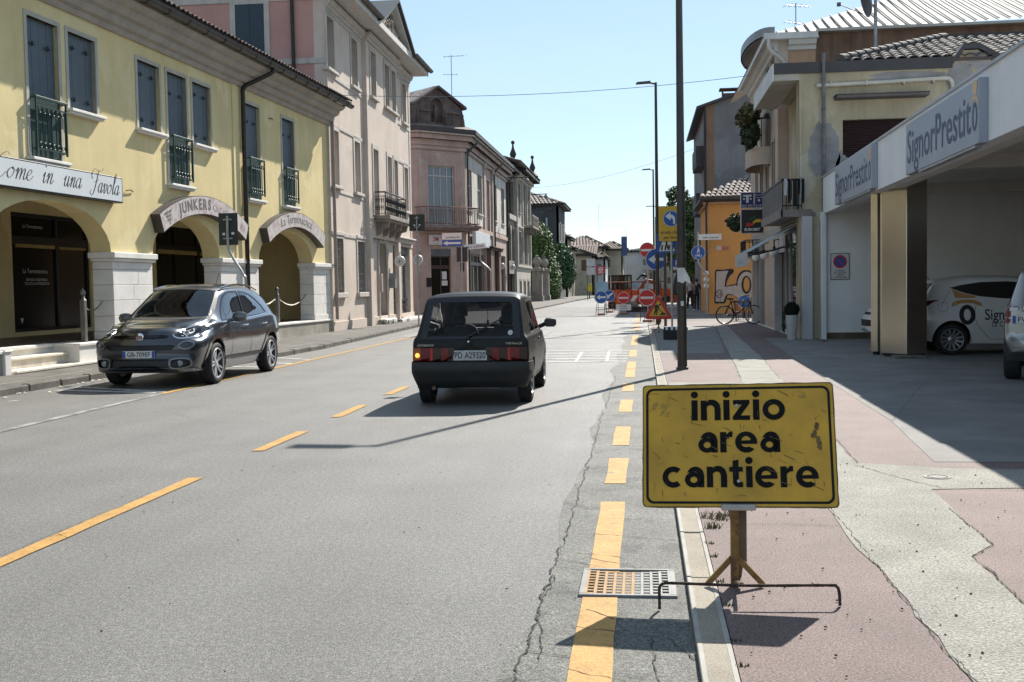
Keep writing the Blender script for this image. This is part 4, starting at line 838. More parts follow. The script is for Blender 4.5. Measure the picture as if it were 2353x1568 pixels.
q = MB(); q.box(-.35, CL+.35, -1.0, 0, 4.78, 4.95, .02); q.box(-.25, CL+.25, -.9, 0, 4.68, 4.78, .02); bc = obj('balcony', q, BALC, cb, smooth=0)
RUST = mat('rusty_railing', (.17, .085, .06), .8, .1, .3, 8)
q = MB(); x0, x1, d = -.2, CL+.25, -.92
for P in ([(x0, 0, 5.95), (x0, d, 5.95), (x1, d, 5.95), (x1, 0, 5.95)], [(x0, 0, 5.05), (x0, d, 5.05), (x1, d, 5.05), (x1, 0, 5.05)]): q.tube(P, .025, 6)
for i in range(25): x = x0+(x1-x0)*i/24; q.tube([(x, d, 4.95), (x, d, 5.95)], .014, 5)
for i in range(1, 6):
    for x in (x0, x1): q.tube([(x, d*i/6, 4.95), (x, d*i/6, 5.95)], .014, 5)
for i in range(12): xm = x0+(x1-x0)*(i+.5)/12; q.tube([(xm+.08*math.cos(t_*.7), d, 5.72+.12*math.sin(t_*.7)) for t_ in range(9)], .012, 4)
obj('railing', q, RUST, bc, smooth=40)
q = MB(); q.box(-.02, CL+.05, -.06, .01, 4.5, 4.66, .01); obj('string_course', q, ROS, cb, smooth=0)
q = MB(); q.box(.02, SX, -.1, .01, 4.85, 5.12, .02); obj('string_course', q, ROS, cb, CS, 0)
sd2 = shopfront(cb, .82, 2.2, .3, 3.25, [1.55], [2.65], .12, 'shop_door', t=.07, fm=mat('brown_door_frame', (.06, .035, .025), .5))
q = MB(); q.box(.82, 2.2, .02, .2, 3.25, 3.67); obj('shutter_box', q, RSH, cb, smooth=0)
q = MB(); q.box(1.62, 1.95, .09, .11, 1.95, 2.4); q.box(1.6, 2.0, .09, .11, 1.6, 1.88); obj('paper_notice', q, mat('paper', (.6, .6, .58), .8), sd2, smooth=0)
q = MB(); q.box(.48, .74, -.12, -.001, 1.55, 2.05, .01); obj('letterbox', q, BLK, cb, smooth=0)
shopfront(cb, 0, 0, 0, 0, [], [], 0) if 0 else None
for a, b, zt, cc in ((.9, 7.1, 3.5, [2.2, 3.4, 5.2]), (13.9, 18.2, 3.7, [15.4, 16.8])):
    sf = shopfront(cb, a, b, .3, zt, cc, [2.9], .15, 'shop_window', t=.12, fm=mat('grey_frame', (.22, .21, .2), .6)); sf.matrix_local = CS
q = MB(); q.box(7.3, 12.9, -.5, -.02, 3.85, 4.0, .03); q.box(7.2, 13.0, -.6, -.02, 4.0, 4.08, .02); obj('door_hood', q, ROSD, cb, CS, 0)
for x0, x1 in ((7.55, 8.7), (11.6, 12.6)): q = MB(); q.box(x0, x1, -.4, 0, .1, 3.85, .02); obj('door_pier', q, mat('brown_marble', (.17, .10, .075), .6, 0, .15, 2), cb, CS, 0)
q = MB(); q.box(1.5, 7.6, -.34, -.12, 3.95, 4.8, .01); q.box(4.5, 4.55, -.345, -.12, 3.95, 4.8); obj('light_box', q, mat('white_lightbox', (.6, .62, .63), .4, 0, .05, 1), cb, CS, 0)
for x, y_ in ((.1, -.14), (11.5, -.16), (19.2, -.12)): downpipe(cb, [(x+1.2, -.68, 10.0), (x+1.0, -.6, 9.85), (x+.1, y_-.05, 9.2), (x, y_, 8.8), (x, y_, .3)], .055, mat('dark_pipe', (.03, .028, .028), .5, .2), CS)
def world(M0, *p): return M0 @ Vector(p)
CBM = Matrix.Translation((-12.3, 60.5, 0)) @ Matrix.Rotation(rad(46.2), 4, 'Z')
t = thing('shop_sign', 'white shop sign with red 3M lettering above the corner door', 'sign', world(CBM, 1.72, -.1, 3.88), rad(46.2))
q = MB(); q.box(-1.12, 1.12, -.08, -.001, 0, .57, .01); obj('sign_board', q, mat('white_enamel', (.60, .58, .57), .5, 0, .04, 2), t, smooth=0)
REDI = mat('red_ink', (.36, .03, .035), .5)
q = MB(); put_text(q, '3M', -.68, .2, .26, -.085, .9, bold=.01); put_text(q, 'INFORTUNISTICA', -.05, .37, .085, -.085, .72); put_text(q, 'STRADALE', .05, .22, .085, -.085, .8); q.box(.5, 1.05, -.084, -.081, .42, .52); q.box(.5, 1.05, -.084, -.081, .2, .24); obj('lettering', q, REDI, t, smooth=0)
q = MB(); put_text(q, 'Tel. 049', -.6, .05, .05, -.085); put_text(q, 'PER TUTTI', .77, .3, .07, -.085); obj('lettering', q, INK, t, smooth=0)
# round white blade signs
def round_blade(p, lab, rz):
    t = thing('blade_sign', lab, 'sign', p, rz, 'round white blade signs on the left shops')
    q = MB(); q.lathe([(0, -.05), (.2, -.05), (.22, -.02), (.22, .02), (.2, .05), (0, .05)], 20, T(0, -.3, 0, 0, rad(90))); obj('sign_disc', q, mat('white_sign_disc', (.66, .66, .64), .4), t, smooth=40)
    q = MB()
    for y_ in (-.355,):
        q.tube([(.13*math.cos(a), y_, .13*math.sin(a)) for a in [k*math.pi/8 for k in range(16)]], .008, 4, True, M=Matrix.Translation((0, -.0, 0))); q.box(-.08, .08, y_-.004, y_+.004, -.02, .02); q.box(-.02, .02, y_-.004, y_+.004, -.08, .08)
    obj('emblem', q, mat('grey_emblem', (.25, .24, .24), .5), t, smooth=0)
    q = MB(); q.tube(catmull([(.0, 0, .05), (.06, -.1, .3), (0, -.3, .36), (0, -.3, .2)], 4), .015, 6); obj('bracket', q, IRON, t)
PBM = Matrix.Translation((-10.1, 36.2, 0)) @ Matrix.Rotation(rad(90.8), 4, 'Z')
def blade2(M0, x, y, z, lab): # faces the camera (-Y world)
    round_blade(world(M0, x, y, z), lab, 0)
blade2(PBM, 8.75, -.35, 2.6, 'round white blade sign beside the arched door of the pink building')
blade2(PBM, 12.75, -.35, 2.75, 'round white blade sign at the far end of the grey roller shutter')
CSW = CBM @ CS
blade2(CSW, 13.2, -.4, 2.9, 'round white blade sign on the far shop of the corner building')
blade2(CSW, 19.6, -.4, 2.9, 'round white blade sign at the foot of the grey stone house')
# ================================================================= VENETIAN STYLE STONE HOUSE
GST = mat('weathered_grey_stone', (.27, .245, .215), .92, 0, .18, 1.2, .4, 40, .2, streak=.7, stcol=(.07, .065, .06))
LST = mat('pale_weathered_stone', (.43, .40, .35), .9, 0, .12, 1.5, .3, 40, .2, streak=.5, stcol=(.14, .13, .115))
vh = thing('stone_house', 'weathered grey stone house with gothic windows and black finials on the roof', 'house', (-9.8, 82.3, 0), rad(90))
def gothic(x0, x1, zb, zs, zt, n=6):
    xm = (x0+x1)/2; L = [(x0, zb), (x1, zb)]+[(x1-(x1-xm)*(i/n)**1.6, zs+(zt-zs)*(i/n)**.8) for i in range(n)]+[(xm, zt)]+[(x0+(xm-x0)*(1-i/n)**1.6 if 0 else x0+(xm-x0)*((n-i)/n)**1.6, zs+(zt-zs)*((n-i)/n)**.8) for i in range(1, n+1)]
    return L
hl = [gothic(.2, 1.9, 3.45, 5.4, 6.3), gothic(2.3, 4.0, 3.45, 5.4, 6.3), rect(.1, 4.0, 7.0, 9.6), rect(.0, 4.0, .3, 2.45)]
w = MB(); w.poly(rect(-.1, 4.4, .05, 10.2), hl, .3, T(0, .12), rev=.25); obj('recessed_bay', w, GST, vh, smooth=0)
q = MB(); q.add([(-.1, .4, .1), (4.4, .4, .1), (4.4, .4, 10), (-.1, .4, 10)], [(0, 1, 2, 3)]); obj('pane', q, darkglass('window_glass'), vh, smooth=0)
h2 = [rect(6.2, 7.6, 7.4, 9.7), rect(9.6, 11.3, 6.6, 9.9), rect(12.6, 14.2, 7.0, 9.7), rect(6.2, 8.0, 3.3, 5.9), rect(9.8, 11.6, 3.3, 6.0), rect(12.6, 14.3, 3.3, 6.0), rect(6.4, 7.6, .6, 1.9), rect(9.4, 10.8, .6, 1.9), rect(12.4, 13.8, .6, 1.9)]
w = MB(); w.poly(rect(4.4, 15.3, .05, 10.4), h2, .3, rev=.25); obj('wall', w, LST, vh, smooth=0)
for h in h2:
    plain_win(vh, None, h[0][0], h[1][0], h[0][1], h[2][1], tw=.16, cols=2, bar=.6, depth=.2, trim=GST, sill=True, frame_mt=mat('cream_frame', (.5, .48, .42), .5))
w = MB(); w.box(15.0, 15.3, .3, 8, .05, 10.4); w.box(-.1, 15.3, 7.7, 8, .05, 10.4); obj('end_wall', w, GST, vh, smooth=0)
q = MB(); q.box(4.3, 15.4, -.15, .05, 3.0, 3.2, .02); q.box(4.3, 15.4, -.12, .05, 6.2, 6.35, .02); q.box(-.05, 4.35, -.05, .1, 6.55, 6.95, .02); q.box(4.4, 15.4, -.2, .02, 10.0, 10.2, .02); q.box(4.3, 15.45, -.4, .02, 10.2, 10.5, .02)
for x in (4.5, 8.6, 12.0, 14.8): q.box(x, x+.45, -.12, .02, 3.2, 10.0, .02)
obj('string_course', q, LST, vh, smooth=0)
q = MB(); q.box(9.2, 14.6, -.9, 0, 6.3, 6.5, .02); q.box(9.3, 14.5, -.85, -.75, 7.3, 7.42, .01)
for i in range(14): x = 9.4+i*.39; q.lathe([(.06, 6.5), (.12, 6.65), (.09, 6.8), (.05, 7.0), (.1, 7.2), (.07, 7.3)], 6, T(x, -.8))
for x in (9.6, 11.5, 14.0): q.box(x, x+.3, -.7, 0, 5.9, 6.3, .05)
obj('balcony', q, GST, vh, smooth=30)
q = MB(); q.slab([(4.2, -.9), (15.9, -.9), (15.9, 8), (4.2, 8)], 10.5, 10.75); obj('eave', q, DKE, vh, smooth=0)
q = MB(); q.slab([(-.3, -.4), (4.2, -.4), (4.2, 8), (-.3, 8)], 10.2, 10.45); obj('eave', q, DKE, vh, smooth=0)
tiled_roof(vh, None, -.3, 15.9, -.9, 10.76, 4, 12.2, TILED, .3, .5, 0)
for x, y in ((2.2, -.1), (12.2, -.6)):
    q = MB(); q.lathe([(.45, 10.7), (.5, 10.85), (.3, 11.1), (.14, 11.25), (.16, 11.3), (.26, 11.55), (.22, 11.7), (.1, 12.0), (.06, 12.3), (.13, 12.38), (.15, 12.48), (.1, 12.58), (0, 12.62)], 12, T(x, y)); obj('finial', q, mat('black_finial', (.03, .028, .026), .7), vh, smooth=50)
q = MB(); q.box(-.4, 3.2, -1.4, -1.34, 9.55, 9.62); obj('sign_bracket', q, IRON, vh, smooth=0) if 0 else None
def wall_lamp(p, lab):
    t = thing('wall_lamp', lab, 'lamp', p, 0, 'street lamps on brackets from the left facades')
    q = MB(); q.tube([(-.05, 0, 0), (1.5, 0, .02)], .04, 6); obj('bracket', q, IRON, t); q = MB(); q.lathe([(.03, 0), (.16, -.12), (.2, -.2), (.14, -.3), (0, -.34)], 10, T(1.35, 0, -.02)); obj('lamp_shade', q, mat('lamp_shade_grey', (.2, .2, .2), .5), t, smooth=40)
wall_lamp((-9.75, 81.6, 9.5), 'bracket lamp between the rose corner building and the stone house'); wall_lamp((-9.75, 98.2, 9.6), 'bracket lamp at the far end of the stone house')
# gate posts, hedge, shrubs
def gatepost(x, y, lab):
    t = thing('gate_post', lab, 'gate post', (x, y, 0), 0, 'stone gate posts')
    q = MB(); q.box(-.55, .55, -.55, .55, 0, .6, .03); q.box(-.45, .45, -.45, .45, .6, 2.8, .02); q.box(-.6, .6, -.6, .6, 2.8, 3.1, .05); obj('pillar', q, GST, t, smooth=0)
    q = MB(); q.lathe([(.35, 3.1), (.2, 3.25), (.38, 3.5), (.42, 3.75), (.25, 4.0), (.12, 4.1), (.15, 4.2), (0, 4.3)], 12); obj('urn', q, GST, t, smooth=50)
gatepost(-9.4, 99.5, 'stone gate post with an urn nearest the stone house'); gatepost(-9.2, 104.5, 'stone gate post with an urn beside the clipped hedge')
def leafmat(name, c, v=.45): return mat(name, c, .6, 0, v, 2.5, spec=.3)
def foliage(name, blobs, n, size, mt, par, seed=1, droop=0, shell=.55, kind='stuff'):
    """leaf faces scattered through ellipsoid clumps (cx,cy,cz,rx,ry,rz)"""
    rn = random.Random(seed); q = MB(); vol = [b[3]*b[4]+b[4]*b[5]+b[3]*b[5] for b in blobs]; tot = sum(vol); vs = []; fs = []
    for b, v in zip(blobs, vol):
        for _ in range(int(n*v/tot)):
            d = Vector((rn.gauss(0, 1), rn.gauss(0, 1), rn.gauss(0, 1))).normalized(); r = (shell+(1-shell)*rn.random()**.6)*rn.uniform(.9, 1.08)
            c = Vector((b[0]+d.x*b[3]*r, b[1]+d.y*b[4]*r, b[2]+d.z*b[5]*r)); s = size*rn.uniform(.6, 1.3)
            a = Vector((rn.gauss(0, 1), rn.gauss(0, 1), rn.gauss(0, .7)-droop)).normalized(); up = (d+Vector((rn.gauss(0, .5), rn.gauss(0, .5), .4+rn.gauss(0, .4)))).normalized(); bb = a.cross(up).normalized()
            o = len(vs); ww = .28 if droop else .42
            vs += [tuple(c-a*s*.5), tuple(c+bb*s*ww), tuple(c+a*s*.6), tuple(c-bb*s*ww)]; fs.append((o, o+1, o+2, o+3))
    q.v, q.f, q.m = vs, fs, [0]*len(fs)
    return obj(name, q, mt, par, smooth=0, kind=kind)
t = thing('hedge', 'tall rounded clipped evergreen behind the gate posts', 'hedge', (-9.9, 107, 0))
q = MB(); q.tube([(0, 0, 0), (.1, 0, 3), (0, .2, 5.5)], [.25, .2, .1], 8); obj('trunk', q, mat('bark', (.09, .07, .055), .9, 0, .3, 6), t)
foliage('foliage', [(0, 0, 3.8, 1.7, 3.0, 3.8), (.1, -.5, 6.0, 1.2, 2.0, 1.6), (.3, 1.5, 2.0, 1.6, 2.5, 2.0)], 9000, .22, leafmat('hedge_leaf', (.075, .13, .028)), t, 3)
t = thing('climber', 'pale flowering climber spilling over the garden wall', 'plant', (-9.2, 112, 0))
q = MB(); q.tube([(0, 0, 0), (-.1, .2, 1.5), (0, 0, 3)], .08, 6); obj('stem', q, MATS['bark'], t)
foliage('foliage', [(0, 0, 2.2, .9, 2.6, 2.2), (.3, 1.2, 1.3, .7, 2.0, 1.4)], 5000, .17, leafmat('jasmine_leaf', (.15, .2, .09)), t, 4)
foliage('flowers', [(.1, 0, 2.2, 1.0, 2.7, 2.25)], 450, .16, mat('white_blossom', (.5, .5, .42), .7), t, 5, 0, .9)
t = thing('shrub', 'feathery drooping dark green shrub hanging over the pavement', 'shrub', (-8.6, 121, 0))
q = MB(); q.tube([(-.5, 0, 0), (-.2, 0, 2), (.1, 0, 4)], .1, 6); obj('stem', q, MATS['bark'], t)
foliage('foliage', [(-.3, 0, 4.0, 1.5, 2.8, 2.2), (.4, -.6, 3.0, 1.1, 2.0, 1.9), (-.8, 1, 5.0, 1.2, 2, 1.3)], 8000, .34, leafmat('feathery_leaf', (.05, .10, .035)), t, 6, 1.3)
t = thing('garden_wall', 'low old garden wall under the climber and shrub', 'wall', (-9.6, 107, 0), rad(90))
q = MB(); q.box(0, 14, -.2, .2, 0, 1.6, .02); q.box(-.05, 14.05, -.26, .26, 1.6, 1.72, .02); obj('wall', q, LST, t, smooth=0)
# ================================================================= HOUSES FARTHER DOWN THE STREET
GRY = mat('blackened_grey_render', (.145, .15, .155), .95, 0, .3, .5, .3, 20, .2, streak=.6, stcol=(.05, .052, .055), patch=((.07, .073, .078), .25, .5))
OLD = mat('old_ochre_render', (.34, .30, .235), .92, 0, .2, .8, .3, 30, .2, streak=.5, stcol=(.18, .16, .13), patch=((.24, .215, .18), .6, .55))
CREAM = mat('cream_render', (.43, .40, .31), .92, 0, .12, .5, streak=.3, stcol=(.3, .27, .2), patch=((.33, .31, .25), .4, .58))
LGREY = mat('light_grey_render', (.50, .51, .51), .9, 0, .08, .4, streak=.2)
BRSH = mat('brown_shutter', (.13, .07, .045), .6)
def house(name, lab, x0, x1, y0, y1, h, mt, wins=(), side=(), roof=None, ridge=1.6, over=.5, rmt=None, tw=.3, hip=True, z0=0, tiles=0):
    """box house: wins on the wall facing -Y (x,z,w,h from its left), side on the wall facing the street (+X)"""
    t = thing(name, lab, 'house', ((x0+x1)/2, y0, z0)); L = x1-x0; D = y1-y0; o = -L/2
    w = MB(); w.poly(rect(o, o+L, -.05, h), [rect(o+a, o+a+c, b, b+d) for a, b, c, d in wins], .25, rev=.18); obj('wall', w, mt, t, smooth=0)
    S = T(L/2, 0, 0, rad(90)); w = MB(); w.poly(rect(0, D, -.05, h), [rect(a, a+c, b, b+d) for a, b, c, d in side], .25, rev=.18); obj('wall', w, mt, t, S, 0)
    w = MB(); w.box(o, o+.25, .26, D, -.05, h); w.box(o+.26, -o-.26, D-.25, D, -.05, h); obj('back_wall', w, mt, t, smooth=0)
    for M_, W_ in ((None, [(o+a, b, c, d) for a, b, c, d in wins]), (S, side)):
        for a, b, c, d in W_:
            q = MB(); q.poly(rect(a-.1, a+c+.1, b-.12, b+d+.1), [rect(a, a+c, b, b+d)], .04, T(0, -.042), rev=.04); wn = obj('window', q, TRIM, t, M_, 0)
            q = MB(); q.add([(a, .15, b), (a+c, .15, b), (a+c, .15, b+d), (a, .15, b+d)], [(0, 1, 2, 3)]); obj('pane', q, darkglass('window_glass'), wn, smooth=0)
            for k in range(2): q = MB(); q.box(a+k*c/2+.01, a+(k+1)*c/2-.01, .05, .09, b+.01, b+d-.01); obj('shutter', q, BRSH if mt is not LGREY else mat('grey_shutter', (.2, .19, .18), .6), wn, smooth=0)
    rmt = rmt or TILE; q = MB(); q.slab([(o-over, -over), (-o+over, -over), (-o+over, D+over), (o-over, D+over)], h, h+.16); obj('eave', q, mat('dark_eave', (.05, .045, .042), .6), t, smooth=0)
    if hip:
        rx0, rx1 = o+min(L/2, D/2)*.9, -o-min(L/2, D/2)*.9
        if rx1 < rx0: rx0 = rx1 = 0
        ym = D/2; tiled_roof(t, None, o-over, -o+over, -over, h+.17, ym, h+.17+ridge, rmt, tw, tw*1.7, tiles, rx0, rx1)
        tiled_roof(t, T(L/2+over, -over, 0, rad(90)), 0, D+2*over, 0, h+.17, L/2+over-rx1, h+.17+ridge, rmt, tw, tw*1.7, 0, ym+over-.01, ym+over+.01)
        q = MB(); q.add([(o-over, -over, h+.17), (o-over, D+over, h+.17), (rx0, ym, h+.17+ridge), (rx1, ym, h+.17+ridge), (-o+over, D+over, h+.17)], [(0, 2, 1), (1, 2, 3, 4)]); obj('roof', q, rmt, t, smooth=0)
    elif hip is None: pass
    else:   # gable facing -Y : ridge along y
        for sg in (1, -1):
            M_ = T(0, 0, 0); tiled_roof(t, T(sg*(L/2+over), (-over if sg > 0 else D+over), 0, rad(90*sg)), 0, D+2*over, 0, h+.12, L/2+over, h+.12+ridge, rmt, tw, tw*1.7, tiles)
        w = MB(); w.poly([(o, h), (-o, h), (0, h+ridge)], [], .25, T(0, .0)); obj('gable', w, mt, t, smooth=0)
    return t
gh = house('grey_house', 'tall blackened grey house with a tiled hip roof above the shrubs', -22, -9.0, 121, 131, 10.2, GRY, (), [(2, 6.5, 1.1, 1.9), (6, 6.5, 1.1, 1.9), (2, 2.5, 1.1, 2), (6, 2.5, 1.1, 2)], ridge=2.0, over=.7, rmt=TILED, tw=.42, tiles=60)
q = MB(); q.tube([(5.2, -.12, 3), (5.2, -.12, 8.9)], .12, 6); obj('flue', q, mat('grey_flue', (.35, .36, .36), .6), gh)
house('low_house', 'old low ochre house with brown shutters and a tile roof beside the grey house', -20, -8.8, 131.8, 139, 7.0, OLD, (), [(1, 4.3, 1.1, 1.7), (4.2, 4.3, 1.1, 1.7), (1, .6, 1.1, 2), (4, .6, 1.3, 2.2)], ridge=1.8, rmt=TILED, tw=.42, tiles=0)
house('low_house', 'lower ochre terrace house just before the cream house', -20, -8.75, 139.5, 147, 6.0, OLD, (), [(1.2, 3.6, 1.1, 1.5), (4.6, 3.6, 1.1, 1.5), (1.5, .4, 1.2, 2.2)], ridge=1.7, rmt=TILED, tw=.42)
ch = house('cream_house', 'cream end house with one brown shuttered window facing up the street', -9.4, -6.5, 150, 160, 5.4, CREAM, [(1.25, 3.4, .75, 1.5)], [(1, 3, 1, 1.6), (4, 3, 1, 1.6)], ridge=1.6, rmt=TILE, tw=.4, hip=None)
M_ = None; tiled_roof(ch, None, -1.9, 1.9, -.5, 5.6, 5, 7.0, TILE, .36, .6, 0)
q = MB(); q.add([(-2.1, -.4, 6.7), (1.9, -.4, 5.45), (1.9, -.4, 5.65), (-2.1, -.4, 6.95), (-2.1, 3, 6.7), (1.9, 3, 5.45), (1.9, 3, 5.65), (-2.1, 3, 6.95)], [(0, 1, 2, 3), (7, 6, 5, 4), (3, 2, 6, 7), (0, 4, 5, 1), (1, 5, 6, 2)]); obj('verge', q, mat('dark_eave', (.05, .045, .042), .6), ch, smooth=0)
w = MB(); w.poly([(-1.45, 5.38), (1.45, 5.38), (-1.45, 6.6)], [], .2); obj('gable', w, CREAM, ch, smooth=0)
house('white_house', 'small bright white house with a downpipe next to the cream house', -6.4, -5.0, 152, 162, 5.0, LGREY, [(.3, 2.9, .6, 1.4)], [(2, 3, 1, 1.4)], ridge=.9, rmt=TILE, tw=.4)
house('old_house', 'old house with a wide reddish tile roof behind the cream house', -13, -6.0, 176, 190, 7.3, OLD, [(1, 4, 1, 1.6)], ridge=2.1, over=.8, rmt=TILE, tw=.5)
house('villa', 'large beige villa with a spreading red tile roof in the distance', -7.2, -3.2, 186, 200, 7.2, CREAM, [(1.0, 4.4, .9, 1.6)], [(2, 4.2, 1.1, 1.8), (6, 4.2, 1.1, 1.8)], ridge=1.6, over=.9, rmt=TILE, tw=.5)
wh = house('apartment_building', 'pale grey modern apartment block with balconies at the end of the street', -3.0, 3.2, 206, 224, 7.4, LGREY, [(3.2, 5.0, .5, 1.1), (3.2, 2.4, .5, 1.1), (4.4, 5.0, .4, 1.1), (4.4, 2.4, .4, 1.1)], (), ridge=.8, over=.6, rmt=mat('dark_flat_roof', (.10, .10, .11), .7), tw=.5)
q = MB(); q.box(0.1, 3.3, -1.0, 0, 4.1, 5.0); q.box(0.1, 3.3, -1.0, 0, 1.6, 2.4); obj('balcony', q, LGREY, wh, smooth=0)
house('far_house', 'beige house front seen between the poles at the far right of the street', 3.4, 9, 200, 212, 7.5, OLD, [(1, 4.5, .8, 1.2), (1, 1.5, .8, 1.2)], ridge=1.2, tw=.5)
for k, (x, w_, h_, y) in enumerate([(-40, 22, 9, 150), (-18, 10, 8, 200), (16, 14, 9, 160), (14, 12, 9, 120), (-9, 12, 7, 236), (4, 14, 8, 250), (20, 16, 10, 230)]):
    house('far_house', ['plain far house behind the left roofs', 'ochre far house behind the terrace', 'far house hidden by the tree', 'far house behind the tall blank wall', 'distant low house closing the street on the left', 'distant house closing the street', 'distant house at the far right'][k], x, x+w_, y, y+12, h_, [OLD, CREAM, LGREY][k % 3], (), ridge=1.8, tw=.8)
# ================================================================= CANOPY BUILDING (right)
WHT = mat('white_painted_wall', (.76, .76, .755), .85, 0, .04, 1.5, .2, 40, .3, streak=.14, stcol=(.60, .59, .56))
GRYP = mat('grey_aluminium_sign', (.33, .365, .42), .5, .15, .03, 1)
cn = thing('canopy_building', 'white forecourt canopy with grey fascia signs on metal clad columns', 'building', (4.5, 28.4, 0))
w = MB(); w.box(0, 14, 0, .18, .0, 3.6); w2_ = MB(); w2_.box(12.3, 12.5, -26, 0, 0, 3.6); obj('end_wall', w2_, mat('unseen_dark_wall', (.10, .075, .06), .9, 0, .2, 2), cn, smooth=0); obj('wall', w, mat('dirty_white_wall', (.82, .81, .785), .9, 0, .04, 1.2, streak=.3, stcol=(.66, .64, .6)), cn, smooth=0)  # end wall is out of view, coloured dark so the steel column reflects dark
q = MB(); q.box(.03, 13.8, -.02, 0, .03, .2); obj('skirting', q, mat('brown_skirting', (.12, .09, .06), .8, 0, .2, 3), cn, smooth=0)
q = MB(); q.box(-.06, .06, -.12, .2, 0, 3.2, .01); obj('wall_end', q, WHT, cn, smooth=0)
FM = T(0, 0, 0, rad(-91.1))
q = MB(); q.box(-.2, 27, 0, .22, 3.17, 4.06); obj('fascia', q, WHT, cn, FM, 0)
q = MB(); q.box(-.22, 27.02, -.03, .26, 4.06, 4.1); obj('coping', q, mat('zinc_coping', (.42, .43, .44), .5, .4, .1, 2), cn, FM, 0)
CEI = mat('canopy_ceiling', (.66, .63, .57), .9, 0, .06, 1, streak=0)
q = MB(); q.box(-.1, 27, .22, 12, 3.62, 3.95); q.box(-.1, 27, .221, .5, 3.2, 3.62)
for x in (2.4, 8.2, 14.2, 19.8): q.box(x, x+.35, .5, 9.6, 3.4, 3.62)
obj('canopy_roof', q, CEI, cn, FM, 0)
for k, xc in enumerate((1.9, 5.02, 7.85, 10.63, 13.43, 16.2, 19)):
    q = MB(); N = 12; A = [math.pi*i/N for i in range(N+1)]; q.poly([(xc+.42*math.cos(a), 3.96+.31*math.sin(a)) for a in A], [], 8, T(0, .35))
    sk_ = obj('skylight', q, mat('white_polycarbonate', (.70, .71, .71), .35, 0, .03, 1), cn, FM, 50)
    q = MB(); q.tube([(xc+.43*math.cos(a), .34, 3.96+.325*math.sin(a)) for a in A], .02, 5); obj('skylight_rim', q, mat('zinc_coping', (.42, .43, .44), .5, .4), sk_)
STEEL = mat('brushed_champagne_steel', (.60, .55, .47), .22, .92, .05, 1.5, .05, 300)
def col_box(x, y, a, b, rz, name='column'):
    q = MB(); q.box(-a/2, a/2, -b/2, b/2, .1, 3.45, .006); o = obj(name, q, STEEL, cn, T(x, y, 0, rz), 0)
    q = MB(); q.box(-a/2+.03, a/2-.03, -b/2+.03, b/2-.03, 0, .1); obj('plinth', q, DARK, o, smooth=0)
col_box(.42, -6.75, .52, .62, rad(33)); col_box(.20, -6.3, .16, .2, rad(40)); col_box(.03, -6.15, .14, .16, rad(40))
q = MB(); q.box(.1, .7, -7.4, -7.0, .0, .09, .03); obj('plinth', q, mat('broken_concrete', (.13, .12, .1), .9, 0, .3, 9), cn, smooth=0)
M_ = Matrix.Translation((4.5, 28.4, 0)) @ FM
NAVY = mat('navy_lettering', (.035, .055, .13), .5); CREAMO = mat('cream_orange', (.62, .40, .20), .5)
def can_sign(x0, x1, z0, z1, lab):
    p = M_ @ Vector(((x0+x1)/2, 0, 0)); t = thing('fascia_sign', lab, 'sign', p, rad(-91.1)); L = (x1-x0)/2
    q = MB(); q.box(-L, L, -.115, -.002, z0, z1, .006); obj('sign_box', q, GRYP, t, smooth=0)
    q = MB(); zc = z0+.17; HH = .5; put_text(q, 'SignorPrestit', -L+.13, zc, HH, -.119, align='l', width=L*2*.885, bold=.006)
    xo = L-.17; q.poly(disc_pts(xo, zc+.175, .115, 20, .18), [disc_pts(xo, zc+.175, .062, 18, .125)], 0, T(0, -.119)); obj('lettering', q, NAVY, t, smooth=0)
    q = MB(); q.poly([(xo-.17, zc+.34)]+[(xo+.17*math.cos(a), zc+.34+.1*math.sin(a)) for a in [math.pi*(1-i/10) for i in range(11)]]+[(xo+.19, zc+.28), (xo+.14, zc+.31)]+[(xo+.12*math.cos(a), zc+.335+.05*math.sin(a)) for a in [math.pi*i/8 for i in range(9)]], [], 0, T(0, -.119)); q.poly([(xo-.09, zc+.46), (xo+.09, zc+.445), (xo+.12, zc+.60), (xo-.12, zc+.615)], [], 0, T(0, -.119)); obj('hat_emblem', q, CREAMO, t, smooth=0)
    q = MB(); q.box(-L*.6, L*.9, -.1, -.01, z0-.03, z0-.001); obj('sign_rail', q, mat('zinc_coping', (.42, .43, .44), .5), t, smooth=0)
can_sign(10.05, 14.17, 3.15, 3.95, 'grey box sign with dark blue condensed lettering, the near one on the canopy fascia')
can_sign(2.66, 7.1, 3.2, 4.03, 'grey box sign with dark blue condensed lettering, the far one by the beige house')
t = thing('no_parking_sign', 'white no parking plate with a blue and red disc on the white wall', 'sign', (4.5+.4, 28.39, 1.85))
q = MB(); q.box(-.23, .23, -.015, 0, -.33, .33, .004); obj('plate', q, mat('black_plate_edge', (.03, .03, .03), .5), t, smooth=0)
q = MB(); q.box(-.215, .215, -.018, -.01, -.315, .315); obj('plate_face', q, mat('white_enamel', (.60, .58, .57), .5), t, smooth=0)
RED = mat('sign_red', (.50, .022, .02), .45, 0, .06, 4); BLUE = mat('sign_blue', (.015, .085, .33), .45, 0, .06, 4); SWH = mat('sign_white', (.66, .66, .64), .45, 0, .05, 4)
q = MB(); q.poly(disc_pts(0, .12, .165), [disc_pts(0, .12, .122)], 0, T(0, -.021)); q.poly([(-.1, .205), (-.085, .222), (.1, .035), (.085, .018)], [], 0, T(0, -.022)); obj('red_ring', q, RED, t, smooth=0)
q = MB(); q.poly(disc_pts(0, .12, .122), [], 0, T(0, -.0205)); obj('blue_disc', q, BLUE, t, smooth=0)
q = MB()
for i, s_ in enumerate(('SI PREGA', 'DI LASCIARE', 'LIBERO', 'IL PASSAGGIO')): put_text(q, s_, 0, -.125-.055*i, .036, -.021, bold=.01)
